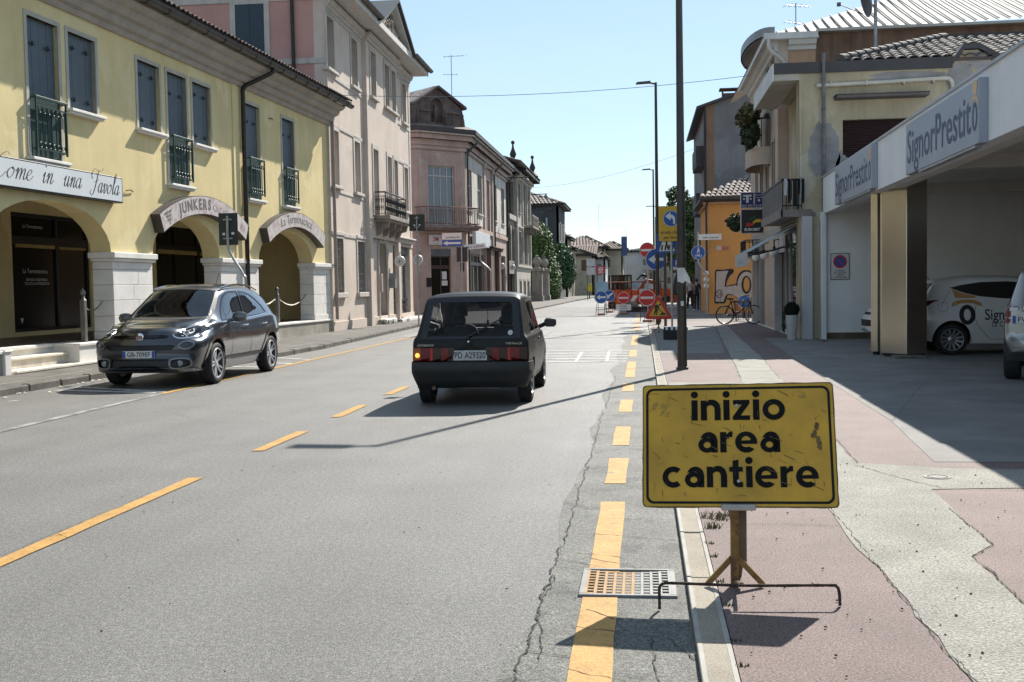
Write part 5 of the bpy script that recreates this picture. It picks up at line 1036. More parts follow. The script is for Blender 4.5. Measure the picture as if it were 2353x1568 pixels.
obj('lettering', q, INK, t, smooth=0)
# ================================================================= BEIGE HOUSE BEHIND THE CANOPY
BEI = mat('stained_beige_render', (.42, .36, .25), .92, 0, .12, .9, .35, 40, .2, streak=.45, stcol=(.20, .175, .13), patch=((.47, .42, .32), .7, .55))
BEIG = mat('bare_grey_mortar', (.26, .25, .245), .95, 0, .15, 3, .5, 60)
bh = thing('beige_house', 'peeling beige house above the canopy with a loggia, roof tiles and a shop below', 'house', (3.95, 28.6, 0))
w = MB(); w.poly([(0, 0), (11, 0), (11, 6.68), (4.85, 6.68), (4.7, 6.75), (4.3, 7.1), (3.95, 7.1), (3.7, 6.7), (0, 6.68)], [rect(1.06, 2.75, 4.1, 5.5)], .3, rev=.22); obj('wall', w, BEI, bh, smooth=0)
w = MB(); w.box(.001, .3, .3, .55, 0, 6.66); w.box(.4, .6, .55, 5.1, 3.2, 6.66); obj('loggia_wall', w, BEI, bh, smooth=0)
q = MB(); q.box(.38, .42, 2.2, 3.4, 3.35, 5.6); obj('loggia_door', q, mat('dark_brown_door', (.07, .04, .03), .6), bh, smooth=0)
roller(bh, 1.06, 2.75, 4.1, 5.5, .16, None, mat('maroon_roller', (.035, .012, .013), .6, 0, .1, 3), None, .055)
q = MB(); q.box(.85, 3.05, -.42, 0, 5.98, 6.06, .01); q.box(.83, 3.07, -.44, 0, 6.06, 6.075); obj('window_hood', q, mat('brown_hood', (.10, .085, .08), .7), bh, smooth=0)
DKF = mat('dark_metal_fascia', (.045, .042, .045), .5, .2, .1, 3)
q = MB(); q.box(-.62, 3.68, -.06, .0, 6.68, 6.95); q.box(4.95, 11, -.06, 0, 6.68, 6.95)
for a, b in (((3.66, 6.72), (3.95, 7.12)), ((3.95, 7.12), (4.3, 7.12)), ((4.3, 7.12), (4.95, 6.74))): q.add([(a[0], -.07, a[1]), (b[0], -.07, b[1]), (b[0], -.07, b[1]+.14), (a[0], -.07, a[1]+.14), (a[0], .5, a[1]), (b[0], .5, b[1]), (b[0], .5, b[1]+.14), (a[0], .5, a[1]+.14)], [(0, 1, 2, 3), (3, 2, 6, 7), (1, 0, 4, 5), (1, 5, 6, 2), (0, 3, 7, 4)])
obj('roof_fascia', q, DKF, bh, smooth=0)
q = MB(); q.box(-.62, .0, -.02, 4.6, 6.52, 6.9); q.box(.0, 4, .01, 5.0, 6.7, 6.9); obj('loggia_roof', q, mat('pale_soffit_peeling', (.40, .37, .32), .9, 0, .1, 2, streak=.2, patch=((.2, .19, .16), 4, .68)), bh, smooth=0)
q = MB(); q.box(-.66, -.625, -.06, 4.62, 6.5, 6.93); obj('roof_edge', q, mat('white_flashing', (.55, .54, .52), .6), bh, smooth=0)
DTILE = mat('dark_wavy_tile', (.062, .058, .055), .85, 0, .3, 4, patch=((.13, .125, .12), 6, .64))
rf = tiled_roof(bh, None, 1.0, 11, -.03, 6.92, 4.2, 8.25, DTILE, .27, .36, 300, 4.6, 11)
q = MB()
for i in range(15):
    t_ = i/15; p = Vector((1.0, 0, 6.98)).lerp(Vector((4.6, 4.2, 8.3)), t_); q.lathe([(.13, 0), (.15, .0), (.12, .42), (.1, .42)], 8, T(p.x, p.y, p.z) @ Matrix.Rotation(math.atan2(4.2, 3.6), 4, 'Z') @ Matrix.Rotation(rad(76.5), 4, 'Y'))
obj('hip_tiles', q, DTILE, rf, smooth=60, kind='stuff')
q = MB(); q.box(4.6, 11, 4.1, 4.4, 8.2, 8.36); obj('ridge', q, DKF, rf, smooth=0)
q = MB(); q.tube([(.58, -.12, 0), (.58, -.12, 3.3), (.58, -.12, 7.15)], [.05, .05, .045], 8)
for k in range(9): q.tube([(.58, -.12, .5+k*.75), (.58, -.12, .54+k*.75)], .062, 8)
obj('chimney_pipe', q, mat('grey_pipe', (.14, .135, .13), .5, .3, .25, 5), bh, smooth=40)
q = MB(); q.tube([(.66, -.13, .2), (.66, -.13, 4.1)], .03, 6); q.tube([(.5, -.1, .1), (.5, -.1, 3.0)], .018, 6); obj('downpipe', q, mat('dark_pipe', (.03, .028, .028), .5), bh)
q = MB(); q.tube(catmull([(.42, -.06, 6.36), (.7, -.08, 6.36), (2, -.08, 6.38), (3.4, -.08, 6.42), (3.62, -.08, 6.38), (3.68, -.08, 6.2), (3.68, -.08, 5.9), (3.68, -.08, 4.0)], 5), .05, 8)
for x in (.75, 1.6, 2.5, 3.2): q.box(x, x+.03, -.14, 0, 6.31, 6.44)
obj('white_pipe', q, mat('cream_pipe', (.50, .47, .40), .5, 0, .1, 4), bh, smooth=40)
def blob(cx, cz, rx, rz, n=26, j=.16, seed=1):
    rn = random.Random(seed); return [(cx+rx*math.cos(2*math.pi*i/n)*(1+rn.uniform(-j, j)), cz+rz*math.sin(2*math.pi*i/n)*(1+rn.uniform(-j, j))) for i in range(n)]
for cx, cz, rx, rz, s_ in ((.62, 4.75, .38, .72, 3), (1.05, 4.2, .16, .5, 4), (2.6, 6.53, .9, .12, 5), (3.9, 6.3, .35, .5, 6), (4.3, 6.85, .25, .2, 8)):
    q = MB(); q.poly(blob(cx, cz, rx, rz, seed=s_), [], 0, T(0, -.004)); obj('bare_patch', q, BEIG, bh, smooth=0)
# loggia balcony with laundry
q = MB(); q.box(-.44, .4, -.02, 4.6, 3.12, 3.22); q.box(-.46, .3, -.05, -.021, 3.12, 3.3); q.box(-.46, -.42, -.05, 4.62, 3.1, 3.32); bal = obj('balcony', q, mat('balcony_slab', (.23, .2, .18), .9, 0, .15, 3, streak=.4), bh, smooth=0)
q = MB(); n = 26
for i in range(n): y = -.0+4.6*i/n; q.box(-.43, -.41-.004*(i % 2), y, y+4.6/n-.006, 3.3, 4.02)
PAN = mat('grey_sheet_panel', (.105, .10, .10), .7, .1, .2, 2.5, streak=.4, stcol=(.05, .045, .04)); obj('balcony_panel', q, PAN, bal, smooth=0, kind='stuff')
q = MB(); q.box(-.45, -.39, -.04, 4.6, 4.02, 4.08); q.tube([(-.42, -.02, 4.05), (.05, -.02, 4.05)], .025, 6); q.tube([(-.42, -.02, 3.4), (.05, -.02, 3.4)], .015, 6)
for i in range(6): x = -.42+.094*i; q.tube([(x, -.02, 3.2), (x, -.02, 4.05)], .012, 5)
obj('railing', q, IRON, bal)
LC = [mat('white_cloth', (.6, .6, .6), .9, 0, .05, 4), mat('black_cloth', (.018, .018, .02), .9), mat('grey_cloth', (.12, .12, .125), .9)]
for i, (x, w_, h, c) in enumerate([(-.38, .07, .42, 0), (-.29, .05, .62, 1), (-.235, .05, .55, 2), (-.17, .1, .68, 1), (-.05, .05, .4, 1), (.01, .03, .5, 0), (.05, .06, .62, 1)]):
    q = MB(); n = 6
    vs = [(x+w_*k/n, -.06-.02*math.sin(k*2.1+j), 4.07-h*j/5*(1 if k % 2 else .96)) for j in range(6) for k in range(n+1)]
    q.add(vs, [(j*(n+1)+k, (j+1)*(n+1)+k, (j+1)*(n+1)+k+1, j*(n+1)+k+1) for j in range(5) for k in range(n)])
    o = obj('laundry', q, LC[c], smooth=60); o.location = (3.95, 28.6, 0)
    tag(o, ['white cloth at the left end of the laundry on the balcony rail', 'black garment next to the white cloth on the balcony rail', 'grey narrow garment on the balcony rail', 'longest black garment drying on the balcony rail', 'short black sock drying on the balcony rail', 'thin white strip of laundry on the balcony rail', 'black garment at the right end of the balcony rail'][i], 'laundry', 'laundry on the balcony rail')
q = MB(); q.box(.0, .06, -.03, .06, 4.1, 6.68); obj('post', q, BEI, bh, smooth=0)
# shop below: pilaster, glazing, awning, globes
WPI = mat('white_panel', (.50, .50, .51), .6, 0, .04, 2)
q = MB(); q.box(.05, .3, -.12, .35, 0, 3.12, .01); obj('pilaster', q, WPI, bh, smooth=0)
SHM = T(.12, 0, 0, rad(-90))
sg = glass('shop_window_glass', (.55, .6, .6), .1)
for x0, x1, cols in ((-3.9, -.5, [-2.9, -1.5]),):
    sf = shopfront(bh, x0, x1, .05, 2.9, cols, [], 0, 'shop_window', gm=sg, fm=mat('white_alu', (.5, .5, .5), .4), t=.08); sf.matrix_local = SHM
sf = shopfront(bh, -9, -6.2, .05, 2.6, [-7.6], [], .1, 'shop_window', gm=sg, fm=mat('grey_panel_frame', (.2, .19, .18), .6), t=.1); sf.matrix_local = SHM
q = MB(); q.box(-13.3, -9, -.02, .1, .05, 2.9); q.box(-6.2, -5.2, 0, .1, .05, 2.9); q.box(-13.3, -.4, -.03, .2, 2.9, 3.15)
for x in (-12.5, -11.4, -10.2): q.box(x, x+.12, -.06, -.02, .05, 2.9)
obj('shop_wall', q, mat('grey_shop_cladding', (.34, .32, .29), .7, 0, .08, 2), bh, SHM, 0)
q = MB(); q.box(-4.6, -4.55, -.22, 0, .05, 2.3); q.box(-5.2, -3.9, 0, .1, 2.35, 2.9); obj('open_door', q, mat('white_alu', (.5, .5, .5), .4), bh, SHM, 0)
q = MB(); q.box(-14, -.3, 2.2, 2.3, 0, 3.1); q.box(-14, -.3, .1, 2.3, 3.16, 3.2); obj('shop_interior', q, mat('shop_interior', (.25, .22, .2), .8, 0, .4, 1.2), bh, SHM, 0)
q = MB(); q.box(-13.5, -.3, -.1, .2, 0, .05); obj('threshold', q, STONE, bh, SHM, 0)
for i, (x, z, w_, h, c) in enumerate([(-3.4, 1.6, .3, .4, (.5, .08, .1)), (-2.5, 1.0, .4, .3, (.5, .5, .48)), (-1.1, 1.9, .4, .5, (.45, .46, .44)), (-1.0, .9, .35, .5, (.6, .6, .58)), (-2.2, 2.1, .5, .3, (.1, .2, .12))]):
    q = MB(); q.box(x, x+w_, .2, .5, z, z+h, .02); obj('shop_display', q, mat('display_%d' % i, c, .6), bh, SHM, 0)
t = thing('awning', 'grey fabric shop awning folded down over the pavement', 'awning', (4.05, 29.2, 0))
AW = mat('awning_fabric', (.36, .38, .38), .8, 0, .06, 2)
q = MB(); n = 10
q.add([(0, 0, 3.0), (-1.33, 0, 2.27), (-1.33, 3.5, 2.27), (0, 3.5, 3.0), (0, 0, 2.985), (-1.33, 0, 2.255), (-1.33, 3.5, 2.255), (0, 3.5, 2.985)], [(0, 3, 2, 1), (4, 5, 6, 7), (0, 1, 5, 4), (3, 7, 6, 2)]); obj('canopy', q, AW, t, smooth=0)
q = MB(); q.box(-1.36, -1.33, 0, 3.5, 1.92, 2.28); 
for i in range(8): q.box(-1.365, -1.36, .2+i*.4, .45+i*.4, 1.98, 2.15)
obj('valance', q, mat('awning_valance', (.42, .45, .45), .8, 0, .06, 3), t, smooth=0)
q = MB()
for y in (.1, 3.3): q.tube([(0, y, 2.5), (-.7, y+.2, 2.3), (-1.3, y, 2.25)], .02, 6)
q.tube([(-1.32, 0, 2.25), (-1.32, 3.5, 2.25)], .03, 8); q.tube([(-.02, 0, 3.02), (-.02, 3.5, 3.02)], .06, 8); obj('awning_arm', q, BLK, t)
q = MB(); put_text(q, 'BAR', 0, 2.0, .12, 0, M=T(-1.369, 1.8, 0, rad(-90))); obj('lettering', q, AW, t, smooth=0)
for k, (x, y) in enumerate([(3.9, 33.6), (3.9, 36.4), (3.9, 39), (3.88, 40.6)]):
    t = thing('globe_lamp', ['nearest white globe lamp under the awning', 'second white globe lamp from the near end', 'third white globe lamp from the near end', 'farthest white globe lamp half behind the valance'][k], 'lamp', (x, y, 2.35), 0, 'white globe lamps over the shop')
    q = MB(); q.lathe([(0, -.13)]+[(.13*math.sin(a), -.13*math.cos(a)) for a in [math.pi*i/9 for i in range(1, 9)]]+[(0, .13)], 16); obj('globe', q, mat('opal_globe', (.82, .81, .78), .25), t, smooth=60)
    q = MB(); q.lathe([(.05, .11), (.05, .16), (.02, .2), (.02, .4)], 8); q.tube([(0, 0, .38), (.15, 0, .4)], .015, 6); obj('holder', q, IRON, t)
# ================================================================= PINK HOUSE WITH METAL ROOF
PRW = mat('stained_peach_render', (.50, .385, .30), .9, 0, .1, 1, .3, 40, .2, streak=.6, stcol=(.52, .48, .43), patch=((.47, .41, .35), .8, .53))
BRW = mat('rain_stained_brown_wall', (.20, .125, .09), .95, 0, .28, .8, .4, 30, .2, streak=.75, stcol=(.05, .035, .028), patch=((.33, .26, .2), 1.6, .64))
ph = thing('peach_house', 'peach house with a pale ribbed metal roof and a brown rain stained gable wall', 'house', (4.05, 33.8, 0))
wins = [(-1.2, 4.2, .6, 1.6), (-2.9, 4.2, .6, 1.6), (-4.6, 4.2, .6, 1.6), (-6.2, 4.2, .6, 1.6), (-1.2, 6.9, .6, 1.5), (-2.6, 6.9, .6, 1.5)]
PM = T(0, 0, 0, rad(-90))
w = MB(); w.poly(rect(-8.3, 0, 0, 8.6), [rect(a-c/2, a+c/2, b, b+d) for a, b, c, d in wins], .3, rev=.15); obj('wall', w, PRW, ph, PM, 0)
w = MB(); w.box(.301, 1.1, 0, .3, 0, 8.6); obj('wall', w, mat('peach_render', (.44, .27, .17), .9, 0, .08, 2, streak=.2), ph, smooth=0)
w = MB(); w.box(1.1, 10.5, -.02, .28, 0, 8.78); obj('stained_wall', w, BRW, ph, smooth=0)
w = MB(); w.box(.3, 10, 8.0, 8.3, 0, 8.6); obj('end_wall', w, PRW, ph, smooth=0)
for a, b, c, d in wins:
    q = MB(); q.poly(rect(a-c/2-.09, a+c/2+.09, b, b+d+.1), [rect(a-c/2, a+c/2, b+.001, b+d)], 0, T(0, -.025), rev=.04); q.box(a-c/2-.15, a+c/2+.15, -.1, .1, b-.08, b, .01); wn = obj('window', q, TRIM, ph, PM, 0)
    pm = plank_mesh(c/2, d, mat('olive_shutter', (.13, .12, .085), .6))
    for i in range(2): inst(pm, wn, T(a-c/2+i*c/2, .05, b))
q = MB()
sweep(q, [(.0, 8.3), (-.08, 8.32), (-.1, 8.42), (-.2, 8.46), (-.26, 8.6), (0, 8.6)], -8.3, .02, PM); sweep(q, [(.0, 8.3), (-.08, 8.32), (-.1, 8.42), (-.2, 8.46), (-.26, 8.6), (0, 8.6)], .301, 1.1)
obj('cornice', q, mat('white_soffit', (.55, .54, .51), .8), ph, smooth=0)
q = MB(); q.box(-.4, 1.15, -.3, 8.5, 8.6, 8.68); q.box(-.42, -.38, -.32, 8.5, 8.56, 8.76); q.box(-.42, 1.12, -.34, -.3, 8.6, 8.78); obj('eave', q, mat('white_flashing', (.55, .54, .52), .6), ph, smooth=0)
MTL = mat('pale_metal_roof', (.33, .315, .28), .75, 0, .08, 1.5, streak=.15, stcol=(.3, .28, .24))
q = MB(); zr = 8.85; q.add([(-.45, -.25, 8.7), (11, -.25, 9.05), (11, 6, 11.6), (5.8, 6, 11.5)], [(0, 1, 2, 3)]); q.add([(-.45, -.25, 8.7), (5.8, 6, 11.5), (-.45, 12, 8.7)], [(0, 1, 2)]); mr = obj('metal_roof', q, MTL, ph, smooth=0)
q = MB()
for i in range(40):
    x = .0+i*.31; t0 = 0; p0 = Vector((x, -.27, 8.72+(x+.45)*.031)); tt = min(1, max(0, (x+.45)/6.25)); p1 = Vector((x, -.25+6.25*tt, 8.72+2.8*tt+(x-5.8)*.02*(1 if x > 5.8 else 0)))
    if (p1-p0).length > .2:
        d = .025; q.add([(p0.x-d, p0.y, p0.z), (p0.x+d, p0.y, p0.z), (p1.x+d, p1.y, p1.z), (p1.x-d, p1.y, p1.z), (p0.x-d*.6, p0.y, p0.z+.04), (p0.x+d*.6, p0.y, p0.z+.04), (p1.x+d*.6, p1.y, p1.z+.04), (p1.x-d*.6, p1.y, p1.z+.04)], [(4, 5, 6, 7), (0, 4, 7, 3), (1, 2, 6, 5), (0, 1, 5, 4)])
obj('standing_seam', q, MTL, mr, smooth=0, kind='stuff')
q = MB(); q.box(1.1, 10.5, -.3, -.02, 8.78, 8.86); obj('gutter', q, mat('pale_gutter', (.4, .38, .34), .5, .2), ph, smooth=0)
downpipe(ph, [(-.3, -.36, 8.6), (-.25, -.3, 8.3), (.15, -.1, 8.0), (.22, -.08, 7.6), (.22, -.08, 6.95)], .05, mat('white_pipe', (.5, .49, .47), .4))
q = MB(); q.slab([(.3, 3.2)]+[(.12-.62*math.sin(math.pi*i/14), 6.0-2.8*math.cos(math.pi*i/14)) for i in range(15)]+[(.3, 8.8)], 9.47, 9.74); obj('curved_roof', q, mat('grey_metal_edge', (.23, .24, .24), .5, .2, .15, 3), ph, smooth=0)
q = MB(); q.slab([(.3, 3.3)]+[(.12-.57*math.sin(math.pi*i/14), 6.0-2.7*math.cos(math.pi*i/14)) for i in range(15)]+[(.3, 8.7)], 9.38, 9.469); obj('curved_soffit', q, mat('dark_wood', (.06, .04, .03), .7), ph, smooth=0)
q = MB(); q.slab([(.0, 1.6)]+[(-.62*math.sin(math.pi*i/12)**.6, 3.4-1.5*math.cos(math.pi*i/12)) for i in range(13)]+[(0, 5.2)], 5.2, 5.75); bl = obj('balcony', q, PRW, ph, smooth=40)
q = MB()
for i in range(13): x, y = -.6*math.sin(math.pi*i/12)**.6, 3.4-1.46*math.cos(math.pi*i/12); q.tube([(x, y, 5.75), (x, y, 6.65)], .015, 5)
q.tube([(-.6*math.sin(math.pi*i/12)**.6, 3.4-1.46*math.cos(math.pi*i/12), 6.65) for i in range(13)], .03, 6); obj('railing', q, IRON, bl)
t = thing('balcony_plants', 'overgrown leafy plants trailing over the curved balcony rail', 'plant', (3.5, 36.4, 5.75))
foliage('foliage', [(-.05, .4, 1.12, .36, 1.8, .26), (-.2, -.9, 1.0, .22, .6, .35)], 1600, .12, leafmat('dry_leaf', (.11, .10, .045)), t, 8)
foliage('foliage', [(-.02, .0, .5, .28, 1.2, .45)], 900, .14, leafmat('balcony_leaf', (.035, .055, .025)), t, 9)
q = MB(); q.tube([(0, -.5, 0), (-.1, 0, .9)], .02, 5); q.tube([(.1, .6, 0), (-.1, .8, 1.1)], .02, 5); obj('stem', q, MATS['bark'], t)
q = MB(); q.box(-.5, 0, 5.3, 7.2, 2.38, 2.5, .01); b2 = obj('balcony', q, mat('balcony_slab', (.23, .2, .18), .9), ph, smooth=0)
q = MB()
for P in ([(0, 5.3, 2.95), (-.48, 5.3, 2.95), (-.48, 7.2, 2.95), (0, 7.2, 2.95)], [(0, 5.3, 2.6), (-.48, 5.3, 2.6), (-.48, 7.2, 2.6), (0, 7.2, 2.6)]): q.tube(P, .02, 5)
for i in range(12): q.tube([(-.48, 5.3+i*.17, 2.5), (-.48, 5.3+i*.17, 2.95)], .012, 4)
for i in range(4): q.tube([(-.12*i, 5.3, 2.5), (-.12*i, 5.3, 2.95)], .012, 4)
obj('railing', q, IRON, b2)
t = thing('hanging_basket', 'leafy hanging basket behind the betting shop sign', 'plant', (3.45, 41.5, 3.6))
q = MB(); q.lathe([(.08, -.25), (.2, -.05), (.22, 0)], 10); q.tube([(0, 0, 0), (.3, 0, .3), (.6, 0, .3)], .015, 5); obj('basket', q, IRON, t); foliage('foliage', [(0, 0, .1, .36, .36, .3)], 500, .13, leafmat('balcony_leaf', (.035, .055, .025)), t, 11)
# sign of the betting shop: two panels
t = thing('projecting_sign', 'projecting double sign, blue tobacco panel above a black betting panel', 'sign', (3.69, 38, 0))
q = MB(); q.box(-.38, .38, -.08, .08, 3.98, 4.5, .005); q.box(-.38, .38, -.08, .08, 3.13, 3.94, .005); obj('sign_box', q, mat('white_alu', (.5, .5, .5), .4), t, smooth=0)
q = MB(); q.box(-.36, .375, -.085, -.07, 4.0, 4.485); obj('panel', q, mat('deep_blue_panel', (.012, .018, .12), .35), t, smooth=0)
q = MB(); q.box(-.36, .375, -.085, -.07, 3.15, 3.92); obj('panel', q, mat('black_panel', (.008, .008, .009), .35), t, smooth=0)
q = MB(); q.box(-.3, -.02, -.09, -.087, 4.36, 4.42); q.box(-.2, -.12, -.09, -.087, 4.16, 4.36); q.box(-.3, -.24, -.09, -.087, 4.26, 4.31); q.box(-.08, -.02, -.09, -.087, 4.26, 4.31)
for k in range(5): q.box(.04, .09, -.09, -.087, 4.12+k*.07, 4.17+k*.07)
put_text(q, 'LOTTO', .22, 4.38, .05, -.09); put_text(q, 'VALORI', .22, 4.3, .045, -.09); q.poly(disc_pts(.22, 4.23, .04, 12), [], 0, T(0, -.09)); put_text(q, 'SELF SERVICE 24H', 0, 4.03, .06, -.09, width=.68)
put_text(q, 'EUROBET', 0, 3.22, .085, -.09, width=.52, bold=.03); obj('lettering', q, SWH, t, smooth=0)
q = MB(); q.poly([(-.22, 3.36), (.0, 3.38), (.05, 3.44), (-.18, 3.5)], [], 0, T(0, -.091)); obj('emblem', q, RED, t, smooth=0)
q = MB(); q.poly([(0.0, 3.5), (.12, 3.6), (.28, 3.61), (.28, 3.5), (.1, 3.5), (.04, 3.44)], [], 0, T(0, -.091)); obj('emblem', q, mat('sign_yellow', (.62, .36, .02), .5), t, smooth=0)
q = MB(); q.poly([(-.14, 3.62), (.1, 3.72), (.12, 3.63), (-.02, 3.57)], [], 0, T(0, -.091)); obj('emblem', q, mat('dark_green_ink', (.01, .05, .025), .5), t, smooth=0)
# roof things
t = thing('satellite_dish', 'dark satellite dish on a tall roof mast', 'satellite dish', (9.55, 32.9, 8.1))
q = MB(); q.tube([(.25, 0, -.6), (.25, 0, 2.3)], .05, 8); obj('mast', q, mat('galvanised', (.3, .3, .3), .45, .6, .1, 5), t)
q = MB(); q.lathe([(0, .12), (.2, .1), (.36, .04), (.45, -.03), (.45, -.05), (.36, .02), (.2, .08), (0, .1)], 20, T(0, 0, 1.55) @ Matrix.Rotation(rad(75), 4, 'Y')); q.tube([(-.1, 0, 1.2), (-.75, 0, 1.5)], .015, 5); q.box(-.82, -.72, -.05, .05, 1.45, 1.55); obj('dish', q, mat('dark_dish', (.06, .06, .065), .5), t, smooth=50); t.location = (6.45, 33.0, 7.9)
def antenna(p, lab, h=2.2, n=5, rz=.4):
    t = thing('antenna', lab, 'antenna', p, rz, 'television antennas on the roofs')
    q = MB(); q.tube([(0, 0, 0), (0, 0, h)], .022, 6); q.tube([(-.45, 0, h-.12), (.75, 0, h-.05)], .014, 5)
    for i in range(n): x = -.4+i*.26; q.tube([(x, -.3+.03*i, h-.12+.016*i), (x, .3-.03*i, h-.12+.016*i)], .01, 4)
    q.tube([(-.5, 0, h*.62), (.4, 0, h*.62)], .012, 5)
    for i in range(4): q.tube([(-.45+i*.25, -.2, h*.62), (-.45+i*.25, .2, h*.62)], .01, 4)
    obj('mast', q, mat('galvanised', (.3, .3, .3), .45, .6), t)
antenna((-10.9, 64.2, 12.0), 'tall antenna behind the gabled attic', 3.0, 6, .2); antenna((6.1, 45, 10.4), 'antenna on the pale metal roof of the peach house', 2.0, 5, .6); antenna((-6.8, 178, 9.2), 'thin antenna far down the street on the tiled villa', 5, 5); antenna((-2.6, 190, 8), 'distant antenna above the beige villa', 3, 4)
# ================================================================= ORANGE HOUSE WITH GRAFFITI, GREY TALL HOUSE
ORG = mat('orange_render', (.60, .30, .10), .9, 0, .07, .8, .3, 40, .2, streak=.25, stcol=(.40, .22, .10))
oh = thing('orange_house', 'orange corner house with black and white graffiti and a grey tile roof', 'house', (3.15, 53.5, 0))
w = MB(); w.box(0, 8, 0, .3, 0, 5.35); w.box(0, .3, .3, 7, 0, 5.35); w.box(.3, 8, 6.7, 7, 0, 5.35); obj('wall', w, ORG, oh, smooth=0)
q = MB(); q.box(-.25, 8, -.12, 0, 5.2, 5.34, .02); q.box(-.12, 0, -.12, 7, 5.2, 5.34, .02); obj('cornice', q, mat('peach_render', (.44, .27, .17), .9), oh, smooth=0)
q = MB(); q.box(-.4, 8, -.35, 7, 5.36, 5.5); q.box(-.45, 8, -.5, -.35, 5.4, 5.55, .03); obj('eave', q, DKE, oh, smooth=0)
tiled_roof(oh, None, -.4, 8, -.42, 5.52, 3.2, 6.9, TILED, .24, .42, 120, 2.6, 8)
downpipe(oh, [(-.1, -.06, 5.3), (-.08, -.06, .1)], .05, mat('dark_pipe', (.03, .028, .028), .5))
q = MB(); q.box(.35, .6, -.02, 0, 3.05, 3.25); q.tube([(-.1, -.02, 3.0), (.05, -.3, 3.1)], .015, 5); obj('street_plaque', q, mat('pale_plaque', (.5, .45, .42), .6), oh, smooth=0)
q = MB(); q.box(.65, .95, -.02, 0, 3.05, 3.22); obj('street_plaque', q, mat('red_plaque', (.40, .12, .08), .6), oh, smooth=0)
gp = lambda x, y: ((x-150)/2.24/1.7*53.5/2540, (1290-y)/2.24/1.7*53.5/2540+.02)
GB_ = mat('black_spray', (.012, .012, .013), .7); GW = mat('dull_white_spray', (.47, .40, .36), .8, 0, .12, 6)
q = MB(); q.poly([gp(*p) for p in catmull([(198, 1195), (200, 1100), (203, 1000), (207, 915), (270, 912), (350, 905), (362, 935), (335, 960), (310, 1000), (300, 1050), (340, 1040), (380, 1035), (388, 990), (410, 945), (445, 920), (500, 925), (540, 980), (560, 1080), (540, 1180), (480, 1230), (430, 1200), (400, 1170), (350, 1135), (315, 1130), (300, 1160), (285, 1200), (240, 1200)], 3, True)], [], 0, T(0, -.004)); gf = obj('graffiti', q, GB_, oh, smooth=0)
q = MB(); q.poly([gp(*p) for p in [(207, 1185), (210, 1080), (215, 925), (318, 921), (300, 960), (289, 1010), (283, 1055), (300, 1058), (382, 1046), (410, 1090), (440, 1150), (395, 1160), (345, 1125), (310, 1120), (290, 1140), (272, 1188)]], [], 0, T(0, -.007)); obj('graffiti_fill', q, GW, oh, smooth=0)
q = MB(); q.poly([gp(*p) for p in disc_pts(470, 1050, 78, 24, 118)][::-1], [[gp(*p) for p in disc_pts(468, 1045, 42, 20, 78)][::-1]], 0, T(0, -.0075)); obj('graffiti_fill', q, GW, oh, smooth=0)
q = MB(); q.poly([gp(*p) for p in disc_pts(470, 1042, 26, 20, 62)][::-1], [], 0, T(0, -.0075)); obj('graffiti_fill', q, ORG, oh, smooth=0)
q = MB(); q.poly([gp(*p) for p in disc_pts(237, 1118, 31, 20, 36)][::-1], [[gp(*p) for p in disc_pts(237, 1118, 25, 20, 30)][::-1]], 0, T(0, -.01)); put_text(q, '24', gp(237, 0)[0], gp(0, 1138)[1], .2, -.01, .8); q.box(gp(244, 0)[0], gp(248, 0)[0], -.0105, -.0095, gp(0, 1185)[1], gp(0, 1154)[1]); obj('graffiti_tag', q, GB_, oh, smooth=0)
GBL = mat('bare_grey_render', (.20, .195, .195), .95, 0, .12, .5, .4, 30, .2, streak=.35, stcol=(.13, .127, .127), patch=((.235, .23, .23), .5, .5))
th = thing('tall_grey_house', 'tall house with a blank grey gable wall, chimney and dark side balconies', 'house', (3.55, 62, 0))
w = MB(); w.poly([(.45, 0), (12, 0), (12, 11.3), (6.5, 13.3), (.45, 11.35)], [], .3); obj('gable_wall', w, GBL, th, smooth=0)
w = MB(); w.box(0, .45, -.01, .3, 0, 11.3); obj('corner_strip', w, mat('brown_render', (.24, .15, .095), .9, 0, .1, 1), th, smooth=0)
w = MB(); w.box(0, .3, .3, 14, 0, 11.2); obj('wall', w, GBL, th, smooth=0)
q = MB(); q.add([(-.5, -.25, 11.15), (6.5, -.25, 13.45), (6.5, 14, 13.45), (-.5, 14, 11.15), (-.5, -.25, 11.0), (6.5, -.25, 13.28), (6.5, 14, 13.28), (-.5, 14, 11.0), (12.5, -.25, 11.4), (12.5, 14, 11.4)], [(0, 1, 2, 3), (4, 7, 6, 5), (0, 4, 5, 1), (1, 8, 9, 2), (0, 3, 7, 4)]); obj('roof', q, mat('dark_eave', (.05, .045, .042), .6), th, smooth=0)
q = MB(); q.box(1.0, 1.8, 1.2, 1.8, 11.3, 12.05); q.box(.85, 1.95, 1.05, 1.95, 12.25, 12.31)
for x in (1.0, 1.75): q.box(x, x+.06, 1.2, 1.8, 12.05, 12.25)
obj('chimney', q, mat('brick_chimney', (.16, .09, .07), .9), th, smooth=0)
for z0 in (2.8, 5.4, 8.0):
    q = MB(); q.box(-.5, 0, .6, 5, z0, z0+.2); q.box(-.52, -.48, .6, 5, z0+.2, z0+1.1); q.box(-.48, 0, .6, .66, z0+.2, z0+1.1); obj('balcony', q, mat('dark_balcony', (.05, .048, .045), .7, 0, .2, 2), th, smooth=0)
downpipe(th, [(-.06, -.08, 11), (-.06, -.08, 0)], .06, BLK)
